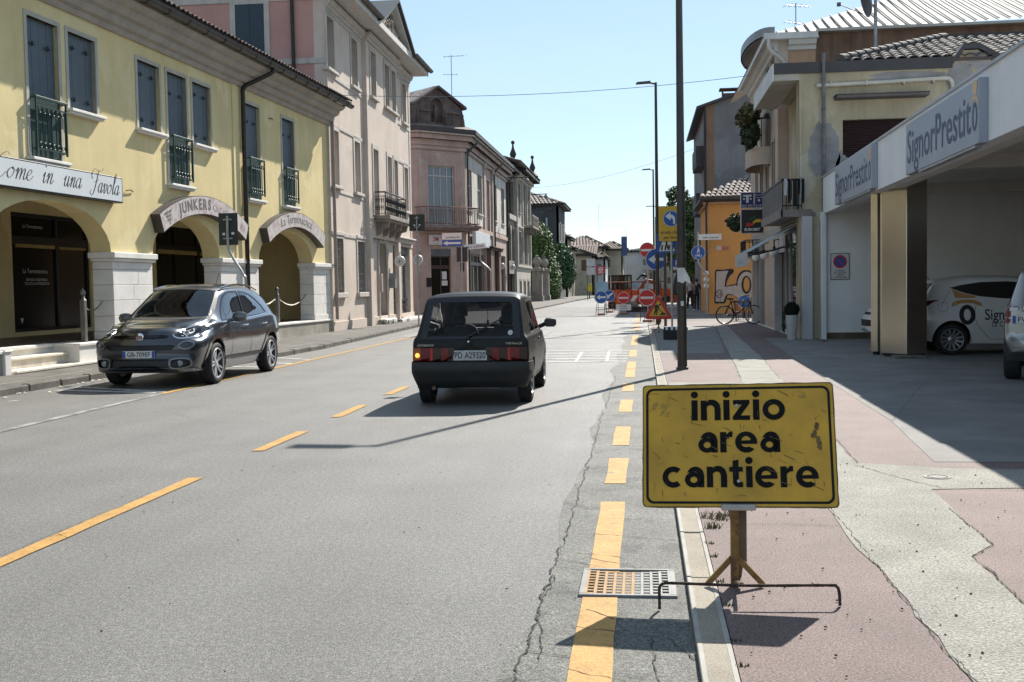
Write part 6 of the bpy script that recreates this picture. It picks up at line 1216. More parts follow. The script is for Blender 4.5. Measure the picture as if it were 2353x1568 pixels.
# ---- tree beyond
t = thing('street_tree', 'leafy green street tree behind the lamp posts', 'tree', (3.75, 80, 0))
q = MB(); q.tube(catmull([(0, 0, 0), (.05, 0, 1.5), (-.05, 0, 3), (.1, 0, 5), (0, 0, 7)], 3), [.22]*4+[.18]*4+[.1]*5, 9)
for k in range(7): a = k*.9; z0 = 2.6+k*.5; q.tube(catmull([(0, 0, z0), (.6*math.cos(a), .6*math.sin(a), z0+.6), (1.3*math.cos(a), 1.3*math.sin(a), z0+1.3)], 3), [.08, .07, .06, .05, .04, .03, .02], 5)
obj('trunk', q, MATS['bark'], t)
rn = random.Random(5); bl = [(rn.uniform(-1.3, 1.3), rn.uniform(-1.5, 1.5), rn.uniform(2.6, 8.2), rn.uniform(.6, 1.0), rn.uniform(.6, 1.1), rn.uniform(.5, .8)) for _ in range(26)]
foliage('crown', bl, 15000, .2, leafmat('tree_leaf', (.06, .105, .03)), t, 12)
for k, (x, y, h) in enumerate([(6.5, 98, 7), (5.6, 118, 6.5), (6.5, 142, 6.5)]):
    t = thing('street_tree', ['second street tree farther along the right pavement', 'third street tree in the distance on the right', 'farthest street tree on the right'][k], 'tree', (x, y, 0), 0, 'street trees on the right')
    q = MB(); q.tube([(0, 0, 0), (0, 0, h*.6)], .18, 7); obj('trunk', q, MATS['bark'], t)
    bl = [(rn.uniform(-1.3, 1.3), rn.uniform(-1.5, 1.5), rn.uniform(2.6, h), .9, .9, .7) for _ in range(14)]; foliage('crown', bl, 5000, .26, leafmat('tree_leaf', (.06, .105, .03)), t, 20+k)
# ================================================================= VEHICLES
def pchip(x, y, xs):
    x = np.array(x, float); y = np.array(y, float); h = np.diff(x); d = np.diff(y)/h; m = np.zeros_like(y)
    m[0] = d[0]; m[-1] = d[-1]
    for i in range(1, len(x)-1): m[i] = 0 if d[i-1]*d[i] <= 0 else (h[i-1]+h[i])*3/((2*h[i]+h[i-1])/d[i-1]+(h[i]+2*h[i-1])/d[i])
    k = np.clip(np.searchsorted(x, xs)-1, 0, len(x)-2); t = (xs-x[k])/h[k]
    return (1+2*t)*(1-t)**2*y[k]+t*(1-t)**2*h[k]*m[k]+t*t*(3-2*t)*y[k+1]+t*t*(t-1)*h[k]*m[k+1]
def bspline2(P, n):
    """clamped quadratic b-spline through a control polygon"""
    P = np.array(P); N = len(P); k = 2; kn = np.concatenate([[0]*k, np.linspace(0, 1, N-k+1), [1]*k]); out = []
    for t in np.linspace(0, 1-1e-9, n):
        B = np.array([1. if kn[i] <= t < kn[i+1] else 0. for i in range(len(kn)-1)])
        for d in range(1, k+1):
            B = np.array([(B[i]*(t-kn[i])/(kn[i+d]-kn[i]) if kn[i+d] > kn[i] else 0)+(B[i+1]*(kn[i+d+1]-t)/(kn[i+d+1]-kn[i+1]) if kn[i+d+1] > kn[i+1] else 0) for i in range(len(B)-1)])
        out.append(B[:N] @ P)
    return np.array(out)
class Car:
    """x forward, y left, z up; stations give the body section from the tail to the nose"""
    def __init__(s, st, rf, rr, nf=2.6, nr=3.2, bend=None, nx=72, nv=46):
        st = np.array(st, float); xs = np.linspace(st[0, 0], st[-1, 0], nx)
        pr = [pchip(st[:, 0], st[:, k], xs) for k in range(1, st.shape[1])]; secs = []
        for i, x in enumerate(xs):
            zb, ws, wm, zm, wb, zbl, wr, zr, zt = [p[i] for p in pr]
            P = [(0, zb), (ws-.12, zb), (ws-.01, zb), (ws, zb+.03), (wm-.004, zm-.12), (wm, zm), (wm-.004, zm+.1), (wb+.012, zbl-.045), (wb, zbl), (wb-.035, zbl+.03), (wr+(wb-wr)*.12, zr-.05), (wr, zr-.015), (wr-.06, zr+.5*(zt-zr)), (wr*.55, zt-.004), (wr*.25, zt), (0, zt)]
            secs.append((x, bspline2(P, nv)))
        def cap(sec, sg, r, n):
            x, S = sec; zc = .5*(S[:, 1].min()+S[:, 1].max()); out = []
            for t in np.linspace(.0, 1, 12)[1:]:
                a = t*math.pi/2; c = max(0, math.cos(a))**(2/n); si = math.sin(a)**(2/n); Q = S.copy(); Q[:, 0] *= c
                zz = max(0, math.cos(a))**(2/(n*2.2)); Q[:, 1] = zc+(Q[:, 1]-zc)*(.25+.75*zz if t < 1 else .25*0+.0) if t < 1 else zc+(Q[:, 1]-zc)*.0
                if t == 1: Q[:, 1] = zc+(S[:, 1]-zc)*.25
                out.append((x+sg*r*si, Q))
            return out
        secs = cap(secs[0], -1, rr, nr)[::-1]+secs+cap(secs[-1], 1, rf, nf)
        V = []; n = nv
        bm = bmesh.new(); rows = []
        for x, S in secs:
            row = []
            for j in range(n): row.append(bm.verts.new((x, S[j, 0], S[j, 1])))
            for j in range(n-2, 0, -1): row.append(bm.verts.new((x, -S[j, 0], S[j, 1])))
            rows.append(row)
        for a, b in zip(rows, rows[1:]):
            m = len(a)
            for j in range(m):
                try: bm.faces.new((a[j], a[(j+1) % m], b[(j+1) % m], b[j]))
                except ValueError: pass
        bmesh.ops.remove_doubles(bm, verts=bm.verts[:], dist=.0008)
        if bend:
            for v in bm.verts: bend(v.co)
        bmesh.ops.recalc_face_normals(bm, faces=bm.faces[:])
        s.bm = bm; s.bvh = BVHTree.FromBMesh(bm); s.full = None
    AX = {'L': (0, 2, Vector((0, 1, 0))), 'R': (0, 2, Vector((0, -1, 0))), 'F': (1, 2, Vector((1, 0, 0))), 'B': (1, 2, Vector((-1, 0, 0))), 'T': (0, 1, Vector((0, 0, 1)))}
    def cut(s, poly, view, th=.08):
        a, b, d = s.AX[view]; xs = [p[0] for p in poly]; zs = [p[1] for p in poly]; x0, x1, z0, z1 = min(xs)-.01, max(xs)+.01, min(zs)-.01, max(zs)+.01
        def sel():
            out = []
            for f in s.bm.faces:
                if f.normal.dot(d) < th: continue
                A = [v.co[a] for v in f.verts]; B = [v.co[b] for v in f.verts]
                if max(A) < x0 or min(A) > x1 or max(B) < z0 or min(B) > z1: continue
                out.append(f)
            return out
        for i in range(len(poly)):
            p, q = Vector(poly[i-1]), Vector(poly[i])
            if (q-p).length < 1e-6: continue
            fs = sel(); e = q-p; no = Vector((0, 0, 0)); no[a] = -e.y; no[b] = e.x; co = Vector((0, 0, 0)); co[a] = p.x; co[b] = p.y
            bmesh.ops.bisect_plane(s.bm, geom=list({v for f in fs for v in f.verts})+list({e_ for f in fs for e_ in f.edges})+fs, dist=1e-5, plane_co=co, plane_no=no)
        def ins(x, z):
            c = False
            for i in range(len(poly)):
                p, q = poly[i], poly[i-1]
                if (p[1] > z) != (q[1] > z) and x < (q[0]-p[0])*(z-p[1])/(q[1]-p[1])+p[0]: c = not c
            return c
        return [f for f in sel() if ins(f.calc_center_median()[a], f.calc_center_median()[b])]
    def take(s, poly, view, off=0., th=.08, keep=False):
        """cut the polygon out of the shell and give it back as a mesh builder, moved along its normals by off"""
        fs = s.cut(poly, view, th); q = MB(); ix = {}
        for f in fs:
            for v in f.verts:
                if v not in ix: ix[v] = len(q.v); q.v.append(tuple(v.co+v.normal*off))
            q.f.append(tuple(ix[v] for v in f.verts)); q.m.append(0)
        if not keep: bmesh.ops.delete(s.bm, geom=fs, context='FACES')
        return q
    def hit(s, p, view, off=.002):
        a, b, d = s.AX[view]; o = Vector((0, 0, 0)); o[a] = p[0]; o[b] = p[1]; h = s.bvh.ray_cast(o+d*6, -d)
        return (h[0]+h[1]*off*(1 if h[1].dot(d) > 0 else -1), h[1]*(1 if h[1].dot(d) > 0 else -1)) if h[0] else None
    def line(s, mb, pts, view, w=.008, off=.003, closed=False, sub=6):
        """thin strip following the surface along a 2D polyline"""
        P = []
        n = len(pts)
        for i in range(n if closed else n-1):
            p, q = Vector(pts[i]), Vector(pts[(i+1) % n]); k = max(1, int((q-p).length/.04))
            P += [p.lerp(q, j/k) for j in range(k)]
        if not closed: P.append(Vector(pts[-1]))
        vs = []; m = len(P)
        for i, p in enumerate(P):
            t = (P[(i+1) % m if closed else min(i+1, m-1)]-P[i-1 if closed else max(i-1, 0)]); t = t.normalized() if t.length else Vector((1, 0)); nn = Vector((-t.y, t.x))*w/2
            for sg in (1, -1):
                h = s.hit(p+nn*sg, view, off)
                vs.append(tuple(h[0]) if h else None)
        fs = []
        for i in range(m if closed else m-1):
            f = (2*i, 2*i+1, (2*i+3) % (2*m), (2*i+2) % (2*m))
            if all(vs[k] for k in f): fs.append(f)
        mb.add([v or (0, 0, 0) for v in vs], fs); return mb
    def decal(s, mb, v2, f2, view, off=.004):
        vs = []; 
        for p in v2:
            h = s.hit(p, view, off); vs.append(tuple(h[0]) if h else None)
        mb.add([v or (0, 0, 0) for v in vs], [f for f in f2 if all(vs[k] for k in f)])
    def rest(s):
        q = MB(); s.bm.verts.index_update(); q.v = [tuple(v.co) for v in s.bm.verts]; q.f = [tuple(v.index for v in f.verts) for f in s.bm.faces]; q.m = [0]*len(q.f); return q
RUB = mat('tyre_rubber', (.018, .018, .018), .8, 0, .2, 20, .2, 150); ALU = mat('alloy_rim', (.50, .50, .51), .35, .35, .08, 8); DALU = mat('dark_alloy', (.04, .04, .042), .4, .7); DISC = mat('brake_disc', (.12, .11, .10), .5, .6)
CHR = mat('chrome', (.62, .63, .65), .12, 1., 0); BPL = mat('black_plastic', (.016, .016, .017), .6, 0, .15, 20); LENS = mat('clear_lens', (.05, .052, .055), .06, .1, 0, spec=.8); BGLOSS = mat('gloss_black', (.006, .006, .007), .08, 0, 0)
def wheel(par, M, R, wd, rim=.72, spokes=5, two=False, smt=ALU, bmt=DALU, tread=True, thick=.055):
    q = MB(); h = wd/2; r = R*rim
    q.lathe([(r, -h*.92), (r+.02, -h), (R-.035, -h), (R-.008, -h*.82), (R, -h*.55), (R, h*.55), (R-.008, h*.82), (R-.035, h), (r+.02, h), (r, h*.92)], 36, cap=False)
    if tread:
        for k in range(44):
            for sg in (-1, 1): q.box(-.014, .014, sg*h*.2, sg*h*.86, R-.01, R+.003, M=Matrix.Rotation(2*math.pi*k/44+sg*.05, 4, 'Z') @ Matrix.Rotation(rad(-90), 4, 'X') @ Matrix.Rotation(0, 4, 'Y') if 0 else Matrix.Rotation(2*math.pi*k/44+sg*.05, 4, 'Z') @ Matrix(((0, 0, 1, 0), (1, 0, 0, 0), (0, 1, 0, 0), (0, 0, 0, 1))))
    w = obj('wheel', q, RUB, par, M, 40)
    q = MB(); q.lathe([(r, h*.9), (r-.012, h*.93), (r-.022, h*.8), (r-.03, -h*.6), (.05, -h*.6)], 32, cap=False); obj('rim', q, bmt, w, smooth=40)
    q = MB(); q.lathe([(r+.004, h*.9), (r-.004, h*.965), (r-.016, h*.94), (r-.02, h*.8)], 32, cap=False)
    q.lathe([(0, h*.78), (.05, h*.76), (.07, h*.66), (.07, h*.4)], 14, cap=False)
    n = spokes
    for k in range(n):
        for dd in ((-.2, .2) if two else (0,)):
            a = 2*math.pi*k/n+dd; c, s_ = math.cos(a), math.sin(a); t = thick/2
            def P(rr, o, z): return (rr*c-o*s_, rr*s_+o*c, z)
            q.add([P(.05, -t, h*.62), P(.05, t, h*.62), P(r-.015, t*.75, h*.86), P(r-.015, -t*.75, h*.86), P(.05, -t*1.2, h*.4), P(.05, t*1.2, h*.4), P(r-.015, t, h*.6), P(r-.015, -t, h*.6)], [(0, 1, 2, 3), (0, 3, 7, 4), (1, 5, 6, 2)][::1])
    obj('spokes', q, smt, w, smooth=30)
    q = MB(); q.lathe([(0, -h*.1), (r*.78, -h*.1), (r*.78, -h*.3)], 24); obj('brake_disc', q, DISC, w, smooth=30)
    return w
def wm(x, y, z, left): return T(x, y, z) @ Matrix.Rotation(rad(-90 if left else 90), 4, 'X')
def arches(car, par, xs, R, z, wmax, liner=BPL):
    for x in xs:
        for v in 'LR': car.take(disc_pts(x, z, R, 26), v, 0, -.2)
        for sg in (1, -1):
            q = MB(); N = 22; A = [math.pi*(1.12*i/N-.06) for i in range(N+1)]; vs = []
            for a in A: vs += [(x+(R+.012)*math.cos(a), sg*(wmax-.03), z+(R+.012)*math.sin(a)), (x+(R+.012)*math.cos(a), sg*(wmax-.42), z+(R+.012)*math.sin(a))]
            q.add(vs, [(2*i, 2*i+1, 2*i+3, 2*i+2) for i in range(N)]); n = len(q.v); q.add([(x+(R+.012)*math.cos(a), sg*(wmax-.42), z+(R+.012)*math.sin(a)) for a in A], [tuple(range(N+1))]); obj('wheel_arch', q, liner, par, smooth=0)
def plate(par, M, txt, w=.52, h=.11, eu=True, tcol=INK, bg=None):
    q = MB(); q.box(-w/2, w/2, -.008, 0, -h/2, h/2, .003); p = obj('number_plate', q, bg or mat('plate_white', (.62, .62, .6), .4), par, M, 0)
    if eu:
        q = MB()
        for x in (-w/2+.003, w/2-.046): q.box(x, x+.043, -.0095, -.007, -h/2+.004, h/2-.004)
        obj('blue_band', q, mat('plate_blue', (.02, .06, .35), .4), p, smooth=0)
    q = MB(); put_text(q, txt, 0, -h*.29, h*.62, -.0098, width=w*(.72 if eu else .92), bold=.012); obj('lettering', q, tcol, p, smooth=0); return p
def smoothpoly(pts, n=5): return [tuple(p[:2]) for p in catmull([(a, b, 0) for a, b in pts], n, True)]
# ---------------------------------------------------------------- dark grey crossover, parked, facing the camera
PG = mat('metallic_grey_paint', (.027, .031, .040), .28, .45, .03, 30, spec=.6, coat=1.)
st = [  # x, zb, ws, wm, zm, wb, zbelt, wr, zr, zt
 (-1.95, .36, .70, .80, .62, .76, .98, .60, 1.12, 1.16), (-1.80, .27, .76, .865, .66, .80, 1.02, .60, 1.30, 1.36), (-1.45, .24, .80, .90, .68, .82, 1.045, .58, 1.45, 1.52), (-1.0, .22, .80, .90, .68, .82, 1.03, .585, 1.52, 1.60), (-.4, .21, .80, .895, .68, .82, 1.00, .60, 1.54, 1.63), (.15, .21, .80, .89, .68, .825, .985, .60, 1.52, 1.615), (.45, .21, .80, .89, .68, .83, .98, .60, 1.46, 1.57), (.80, .21, .80, .89, .68, .83, .98, .64, 1.28, 1.39), (1.12, .21, .80, .89, .68, .83, .985, .70, 1.09, 1.16), (1.28, .21, .80, .89, .68, .82, .965, .70, 1.01, 1.08), (1.45, .21, .80, .89, .68, .80, .94, .66, .985, 1.055), (1.70, .23, .80, .885, .66, .74, .89, .58, .935, 1.005), (1.80, .24, .79, .87, .64, .70, .85, .54, .895, .965)]
def bendF(c):
    if c.x > 1.5: k = min(1, (c.x-1.5)/.5); c.x += k*(-.10*max(0, (c.z-.62)/.4)**1.3 + (.05 if c.z < .5 else 0)*min(1, (.5-c.z)/.1 if c.z < .5 else 0))
    if c.x < -1.75: k = min(1, (-1.75-c.x)/.3); c.x += k*.22*max(0, (c.z-.95)/.4)
fi = Car(st, .42, .32, 2.5, 3.0, bendF)
t = thing('parked_suv', 'shiny dark grey compact crossover parked at the left kerb facing the camera', 'car', (-7.70, 18.43, .0), rad(-90.2))
FW, RW, ZW, RAD = 1.30, -1.28, .335, .335
arches(fi, t, (FW, RW), .385, .345, .90)
WS = smoothpoly([(-.665, 1.075), (0, 1.06), (.665, 1.075), (.68, 1.12), (.575, 1.46), (.50, 1.52), (0, 1.545), (-.50, 1.52), (-.575, 1.46), (-.68, 1.12)], 4)
CARGL = mat('dark_car_glass', (.010, .012, .014), .02, 0, 0, spec=1.0, coat=.6)
CG2 = glass('tinted_windscreen', (.22, .25, .25), .05)
obj('windscreen', fi.take(WS, 'F', -.004, .15), CG2, t, smooth=60)
q = MB(); fi.line(q, WS, 'F', .03, .002, True); obj('windscreen_seal', q, BPL, t, smooth=0)
SW1 = smoothpoly([(.86, 1.0), (.80, 1.10), (.45, 1.40), (.22, 1.475), (-.26, 1.475), (-.20, 1.035), (.3, 1.015)], 4); SW1 = [(.86, 1.01), (.62, 1.235), (.42, 1.385), (.28, 1.445), (.1, 1.475), (-.28, 1.478), (-.20, 1.035)]
SW2 = [(-.29, 1.04), (-.37, 1.475), (-.62, 1.465), (-.85, 1.43), (-1.08, 1.345), (-1.26, 1.22), (-1.33, 1.10), (-1.10, 1.065)]
for v in 'LR':
    for W_ in (SW1, SW2):
        q = MB(); fi.line(q, W_, v, .03, .003, True); obj('window_trim', q, BGLOSS, t, smooth=0); obj('side_window', fi.take(W_, v, -.004, .1), CARGL, t, smooth=60)
    q = MB(); fi.line(q, [(.90, .985), (.3, .995), (-.25, 1.015), (-.9, 1.045), (-1.3, 1.075)], v, .018, .006); obj('chrome_strip', q, CHR, t, smooth=0)
    q = MB(); fi.line(q, [(.60, .985), (.62, .7), (.60, .36), (-.27, .36), (-.27, .7), (-.25, 1.0)], v, .009, .002); fi.line(q, [(-.27, .36), (-.78, .36), (-.95, .52), (-1.05, .75), (-1.3, .85), (-1.36, 1.05)], v, .009, .002); fi.line(q, [(.55, 1.25), (.60, 1.0)], v, .008, .003); obj('door_seam', q, DARK, t, smooth=0)
    q = MB(); fi.line(q, [(.9, .40), (-.88, .40)], v, .05, .012); fi.line(q, [(.92, .25), (-.9, .25)], v, .10, .012); obj('sill_cladding', q, mat('dark_grey_cladding', (.035, .036, .038), .5), t, smooth=0)
    for xw in (FW, RW):
        A = [math.pi*(1.16*i/24-.08) for i in range(25)]; q = MB(); fi.line(q, [(xw+.415*math.cos(a), .345+.415*math.sin(a)) for a in A], v, .06, .012); obj('arch_cladding', q, PG, t, smooth=30)
    sg = 1 if v == 'L' else -1
    for xx in (-.05, -.98):
        h = fi.hit((xx, .90), v, .0)[0]; q = MB(); q.tube(catmull([(xx-.09, h.y+sg*.004, .905), (xx-.06, h.y+sg*.04, .91), (xx+.06, h.y+sg*.04, .905), (xx+.09, h.y+sg*.004, .90)], 4), .014, 8); obj('door_handle', q, CHR, t)
    # mirror
    q = MB(); q.lathe([(0, -.12), (.06, -.115), (.085, -.05), (.09, .03), (.07, .095), (.03, .12), (0, .122)], 14, T(.58, sg*1.0, 1.06) @ Matrix.Rotation(rad(90), 4, 'X') @ Matrix.Diagonal((.8, 1, 1, 1)).to_4x4()); q.tube([(.60, sg*.82, 1.0), (.6, sg*.93, 1.02)], .03, 8); obj('mirror', q, mat('satin_grey_mirror', (.14, .145, .15), .3, .6), t, smooth=60)
    q = MB(); q.box(.56, .66, sg*.93-.05, sg*.93+.08, .965, .98, .006); obj('mirror_trim', q, CHR, t)
    q = MB(); q.tube(catmull([(.35, sg*.585, 1.545), (-.2, sg*.60, 1.60), (-.9, sg*.59, 1.585), (-1.4, sg*.57, 1.50)], 6), .016, 6); obj('roof_rail', q, CHR, t)
# face: grille, badge, lamps, intakes
q = MB(); fi.line(q, [(.86, .93), (.5, .935), (0, .925), (-.5, .935), (-.86, .93)], 'F', .012, .002); obj('bonnet_seam', q, DARK, t, smooth=0)
obj('grille_slot', fi.take(smoothpoly([(-.44, .80), (-.38, .775), (0, .765), (.38, .775), (.44, .80), (.38, .825), (0, .825), (-.38, .825)], 4), 'F', -.012, .1), BGLOSS, t, smooth=40)
q = MB(); fi.line(q, [(-.40, .80), (-.2, .797), (0, .795), (.2, .797), (.40, .80)], 'F', .014, .01); obj('grille_bar', q, BGLOSS, t, smooth=0)
obj('upper_intake', fi.take([(-.56, .66), (-.5, .60), (.5, .60), (.56, .66), (.50, .675), (-.50, .675)], 'F', -.02, .1), BPL, t, smooth=40)
obj('lower_intake', fi.take([(-.45, .46), (-.47, .33), (.47, .33), (.45, .46)], 'F', -.025, .1), BPL, t, smooth=40)
hb = fi.hit((0, .80), 'F')[0]; q = MB(); q.lathe([(0, .012), (.048, .014), (.062, .008), (.066, 0)], 24, T(hb.x-.002, 0, .80) @ Matrix.Rotation(rad(90), 4, 'Y')); bd = obj('badge', q, CHR, t, smooth=40)
q = MB(); q.box(hb.x+.008, hb.x+.0135, -.042, .042, .775, .825); obj('badge_shield', q, mat('badge_red', (.25, .012, .02), .3), bd, smooth=0)
q = MB(); put_text(q, 'FIAT', 0, .787, .026, 0, .85, bold=.01, M=T(hb.x+.0145, 0, 0, rad(90))); obj('badge_letters', q, CHR, bd, smooth=0)
for sg in (1, -1):
    HL = smoothpoly([(sg*.50, .83), (sg*.58, .775), (sg*.74, .785), (sg*.825, .86), (sg*.80, .94), (sg*.68, .955), (sg*.56, .92)], 4)
    if sg < 0: HL = HL[::-1]
    obj('headlight', fi.take(HL, 'F', -.002, .03), LENS, t, smooth=60)
    q = MB(); fi.line(q, HL, 'F', .018, .006, True); obj('headlight_ring', q, CHR, t, smooth=0)
    h = fi.hit((sg*.655, .865), 'F', .008); q = MB(); fi.line(q, [(sg*.655+.04*math.cos(a), .865+.04*math.sin(a)) for a in [k*math.pi/6 for k in range(12)]], 'F', .014, .007, True); fi.line(q, [(sg*.6, .81), (sg*.68, .80), (sg*.76, .83)], 'F', .012, .007); obj('headlight_lens', q, mat('lamp_white', (.6, .62, .64), .2), t, smooth=0)
    q = MB(); fi.line(q, [(sg*.655+.085*math.cos(a), .868+.055*math.sin(a)) for a in [k*math.pi/8 for k in range(16)]], 'F', .05, .004, True); obj('headlight_bezel', q, BGLOSS, t, smooth=0)
    LL = smoothpoly([(sg*.60, .655), (sg*.68, .61), (sg*.77, .64), (sg*.795, .69), (sg*.74, .725), (sg*.65, .715)], 3)
    if sg < 0: LL = LL[::-1]
    obj('lower_lamp', fi.take(LL, 'F', -.004, .03), mat('smoked_lens', (.05, .052, .055), .08, .2, 0), t, smooth=60); q = MB(); fi.line(q, LL, 'F', .02, .006, True); obj('lower_lamp_ring', q, mat('satin_silver', (.22, .22, .22), .35, .6), t, smooth=0)
    FL = smoothpoly([(sg*.49, .44), (sg*.50, .33), (sg*.62, .315), (sg*.74, .345), (sg*.76, .41), (sg*.72, .455), (sg*.6, .465)], 3)
    if sg < 0: FL = FL[::-1]
    obj('fog_intake', fi.take(FL, 'F', -.03, .03), BPL, t, smooth=40); q = MB(); fi.line(q, FL, 'F', .022, .01, True); obj('fog_surround', q, mat('satin_silver', (.22, .22, .22), .35, .6), t, smooth=0)
    h = fi.hit((sg*.61, .39), 'F', .0)[0]; q = MB(); q.lathe([(0, .01), (.045, .006), (.05, -.02), (.03, -.06)], 16, T(h.x-.03, sg*.61, .39) @ Matrix.Rotation(rad(90), 4, 'Y')); obj('fog_lamp', q, mat('fog_lens', (.25, .26, .27), .1), t, smooth=50)
q = MB(); fi.line(q, [(.8, .295), (.5, .275), (0, .27), (-.5, .275), (-.8, .295)], 'F', .045, .014); obj('skid_trim', q, mat('satin_silver', (.22, .22, .22), .35, .6), t, smooth=0)
hp = fi.hit((0, .54), 'F')[0]; plate(t, T(hp.x+.012, 0, .535, rad(90)), 'GB-709EF', .52, .112)
obj('car_body', fi.rest(), PG, t, smooth=50)
for x in (FW, RW):
    for sg in (1, -1): wheel(t, wm(x, sg*.79, ZW, sg > 0), RAD, .215, .73, 5, True, ALU, DALU, False, .030)
q = MB(); q.tube([(-.9, 0, 1.6), (-1.1, 0, 1.82)], .006, 5); obj('aerial', q, BPL, t)
q = MB(); q.box(.5, .95, -.62, .62, .9, 1.05, .05)
for y in (-.36, .36): q.box(-.35, -.05, y-.24, y+.24, .4, 1.15, .08); q.box(-.35, -.15, y-.13, y+.13, 1.17, 1.38, .05)
q.tube([(.45+.03*math.cos(a), .36+.17*math.cos(a), 1.02+.17*math.sin(a)) for a in [k*math.pi/8 for k in range(16)]], .015, 6, True); obj('interior', q, mat('car_interior', (.03, .03, .032), .8), t, smooth=30)
q = MB(); q.tube(catmull([(1.02, .55, 1.12), (.98, .2, 1.13), (.97, -.1, 1.12)], 4), .012, 5); q.tube(catmull([(1.0, -.1, 1.12), (.97, -.45, 1.13), (.96, -.55, 1.13)], 4), .012, 5); obj('wiper', q, BPL, t)
# ---------------------------------------------------------------- black hatchback driving away
BK = mat('faded_black_paint', (.010, .0105, .010), .42, .0, .25, 6, spec=.2, coat=.08, bump=.02, bsc=3)
st = [(-1.62, .34, .66, .735, .60, .715, .80, .66, .84, .86), (-1.60, .30, .67, .735, .60, .715, .86, .60, 1.36, 1.395), (-1.35, .27, .69, .74, .60, .72, .86, .595, 1.375, 1.415), (-.7, .25, .70, .75, .60, .725, .855, .60, 1.375, 1.43), (0, .25, .70, .75, .60, .725, .85, .60, 1.35, 1.415), (.25, .25, .70, .75, .60, .725, .85, .605, 1.29, 1.35), (.6, .25, .70, .75, .60, .725, .85, .64, 1.05, 1.10), (.85, .25, .70, .745, .60, .715, .84, .64, .885, .92), (1.2, .26, .70, .735, .58, .68, .77, .58, .805, .84), (1.5, .28, .68, .72, .55, .64, .70, .52, .735, .76)]
st[0] = (-1.615, .32, .66, .735, .60, .715, .86, .60, 1.355, 1.385)
def bendY(c):
    if c.x < -1.0:
        k = min(1, (-1.0-c.x)/.62); c.x += k*(.40*max(0, (c.z-.80)/.58)+.0)
        if c.z < .57: c.x += .05*k
y1 = Car(st, .14, .075, 3.0, 5.0, bendY)
t = thing('hatchback', 'old black three door hatchback driving away in the middle of the road', 'car', (-2.165, 15.27, 0), rad(90.9))
FWX, RWX, WR = 1.07, -1.09, .268
arches(y1, t, (FWX, RWX), .315, .27, .75)
RWIN = [(-.545, .875), (.545, .875), (.50, 1.27), (.46, 1.295), (-.46, 1.295), (-.50, 1.27)]
RW2 = [(-.63, .84), (.63, .84), (.575, 1.315), (.53, 1.355), (-.53, 1.355), (-.575, 1.315)]
CLR = glass('hatch_glass', (.97, .98, .97), -.025)
obj('rear_window', y1.take(RWIN, 'B', -.004, .12), CLR, t, smooth=60)
obj('tailgate_frame', y1.take(RW2, 'B', .004, .12), BGLOSS, t, smooth=60)
obj('windscreen', y1.take([(-.58, .93), (.58, .93), (.50, 1.29), (.46, 1.32), (-.46, 1.32), (-.50, 1.29)], 'F', -.004, .15), CLR, t, smooth=60)
SWF = [(.60, .885), (.28, 1.20), (.16, 1.285), (-.20, 1.31), (-.24, .885)]; SWR = [(-.30, .885), (-.27, 1.31), (-.80, 1.30), (-1.02, .90), (-.98, .885)]
for v in 'LR':
    for W_ in (SWF, SWR):
        q = MB(); y1.line(q, W_, v, .03, .002, True); obj('window_trim', q, BPL, t, smooth=0); obj('side_window', y1.take(W_, v, -.004, .1), CLR, t, smooth=60)
    q = MB(); y1.line(q, [(.62, .86), (.64, .5), (.58, .30), (-.26, .30), (-.28, .6), (-.27, 1.33), (.14, 1.31)], v, .009, .002); obj('door_seam', q, DARK, t, smooth=0)
    q = MB(); y1.line(q, [(.75, .285), (-.78, .285)], v, .09, .01); obj('sill_cladding', q, BPL, t, smooth=0)
    sg = 1 if v == 'L' else -1; h = y1.hit((-.14, .78), v, 0)[0]; q = MB(); q.box(-.21, -.09, h.y-.012, h.y+.012, .765, .80, .006); obj('door_handle', q, BPL, t)
    q = MB(); q.box(.42, .54, sg*.80-.085+sg*.06, sg*.80+.085+sg*.06, .905, 1.03, .03); q.tube([(.5, sg*.70, .91), (.48, sg*.79, .95)], .03, 8); mr_ = obj('mirror', q, BPL, t, smooth=50)
    q = MB(); q.box(.412, .421, sg*.86-.07, sg*.86+.07, .92, 1.015, .002); obj('mirror_glass', q, mat('mirror_glass', (.03, .032, .035), .05, 0), mr_, smooth=0)
# tail: lamps, plate, bumper, badges, wiper
RL = mat('tail_red', (.13, .008, .010), .18, 0, .1, 20); RLD = mat('tail_smoke', (.028, .012, .010), .2); ORL = mat('tail_amber', (.30, .075, .01), .2)
for sg in (1, -1):
    for k, (a, b, m_) in enumerate([(.715, .625, ORL if sg > 0 else RLD), (.62, .51, RL), (.505, .47, mat('tail_bright_red', (.42, .02, .018), .2)), (.465, .375, RLD), (.37, .27, RL), (.265, .20, RLD)]):
        P = [(sg*a, .575), (sg*a, .735), (sg*b, .735), (sg*b, .575)]
        obj('tail_light', y1.take(P, 'B', .004, .05), m_, t, smooth=30)
lamp = y1.hit((.665, .645), 'B', .006)[0]; q = MB(); q.lathe([(0, .02), (.022, .014), (.03, 0)], 12, T(lamp.x, lamp.y, lamp.z) @ Matrix.Rotation(rad(-90), 4, 'Y')); obj('indicator_bulb', q, emit('amber_lit', (1, .36, .06), 1.3), t)
pp = y1.hit((0, .645), 'B', 0)[0]; plate(t, T(pp.x-.008, 0, .64, rad(-90)), 'PD A29320', .33*1.28, .125, False, INK, mat('old_plate', (.42, .42, .40), .5, 0, .15, 12))
q = MB(); q.box(pp.x-.004, pp.x+.02, -.235, .235, .565, .735); obj('plate_recess', q, BPL, t, smooth=0)
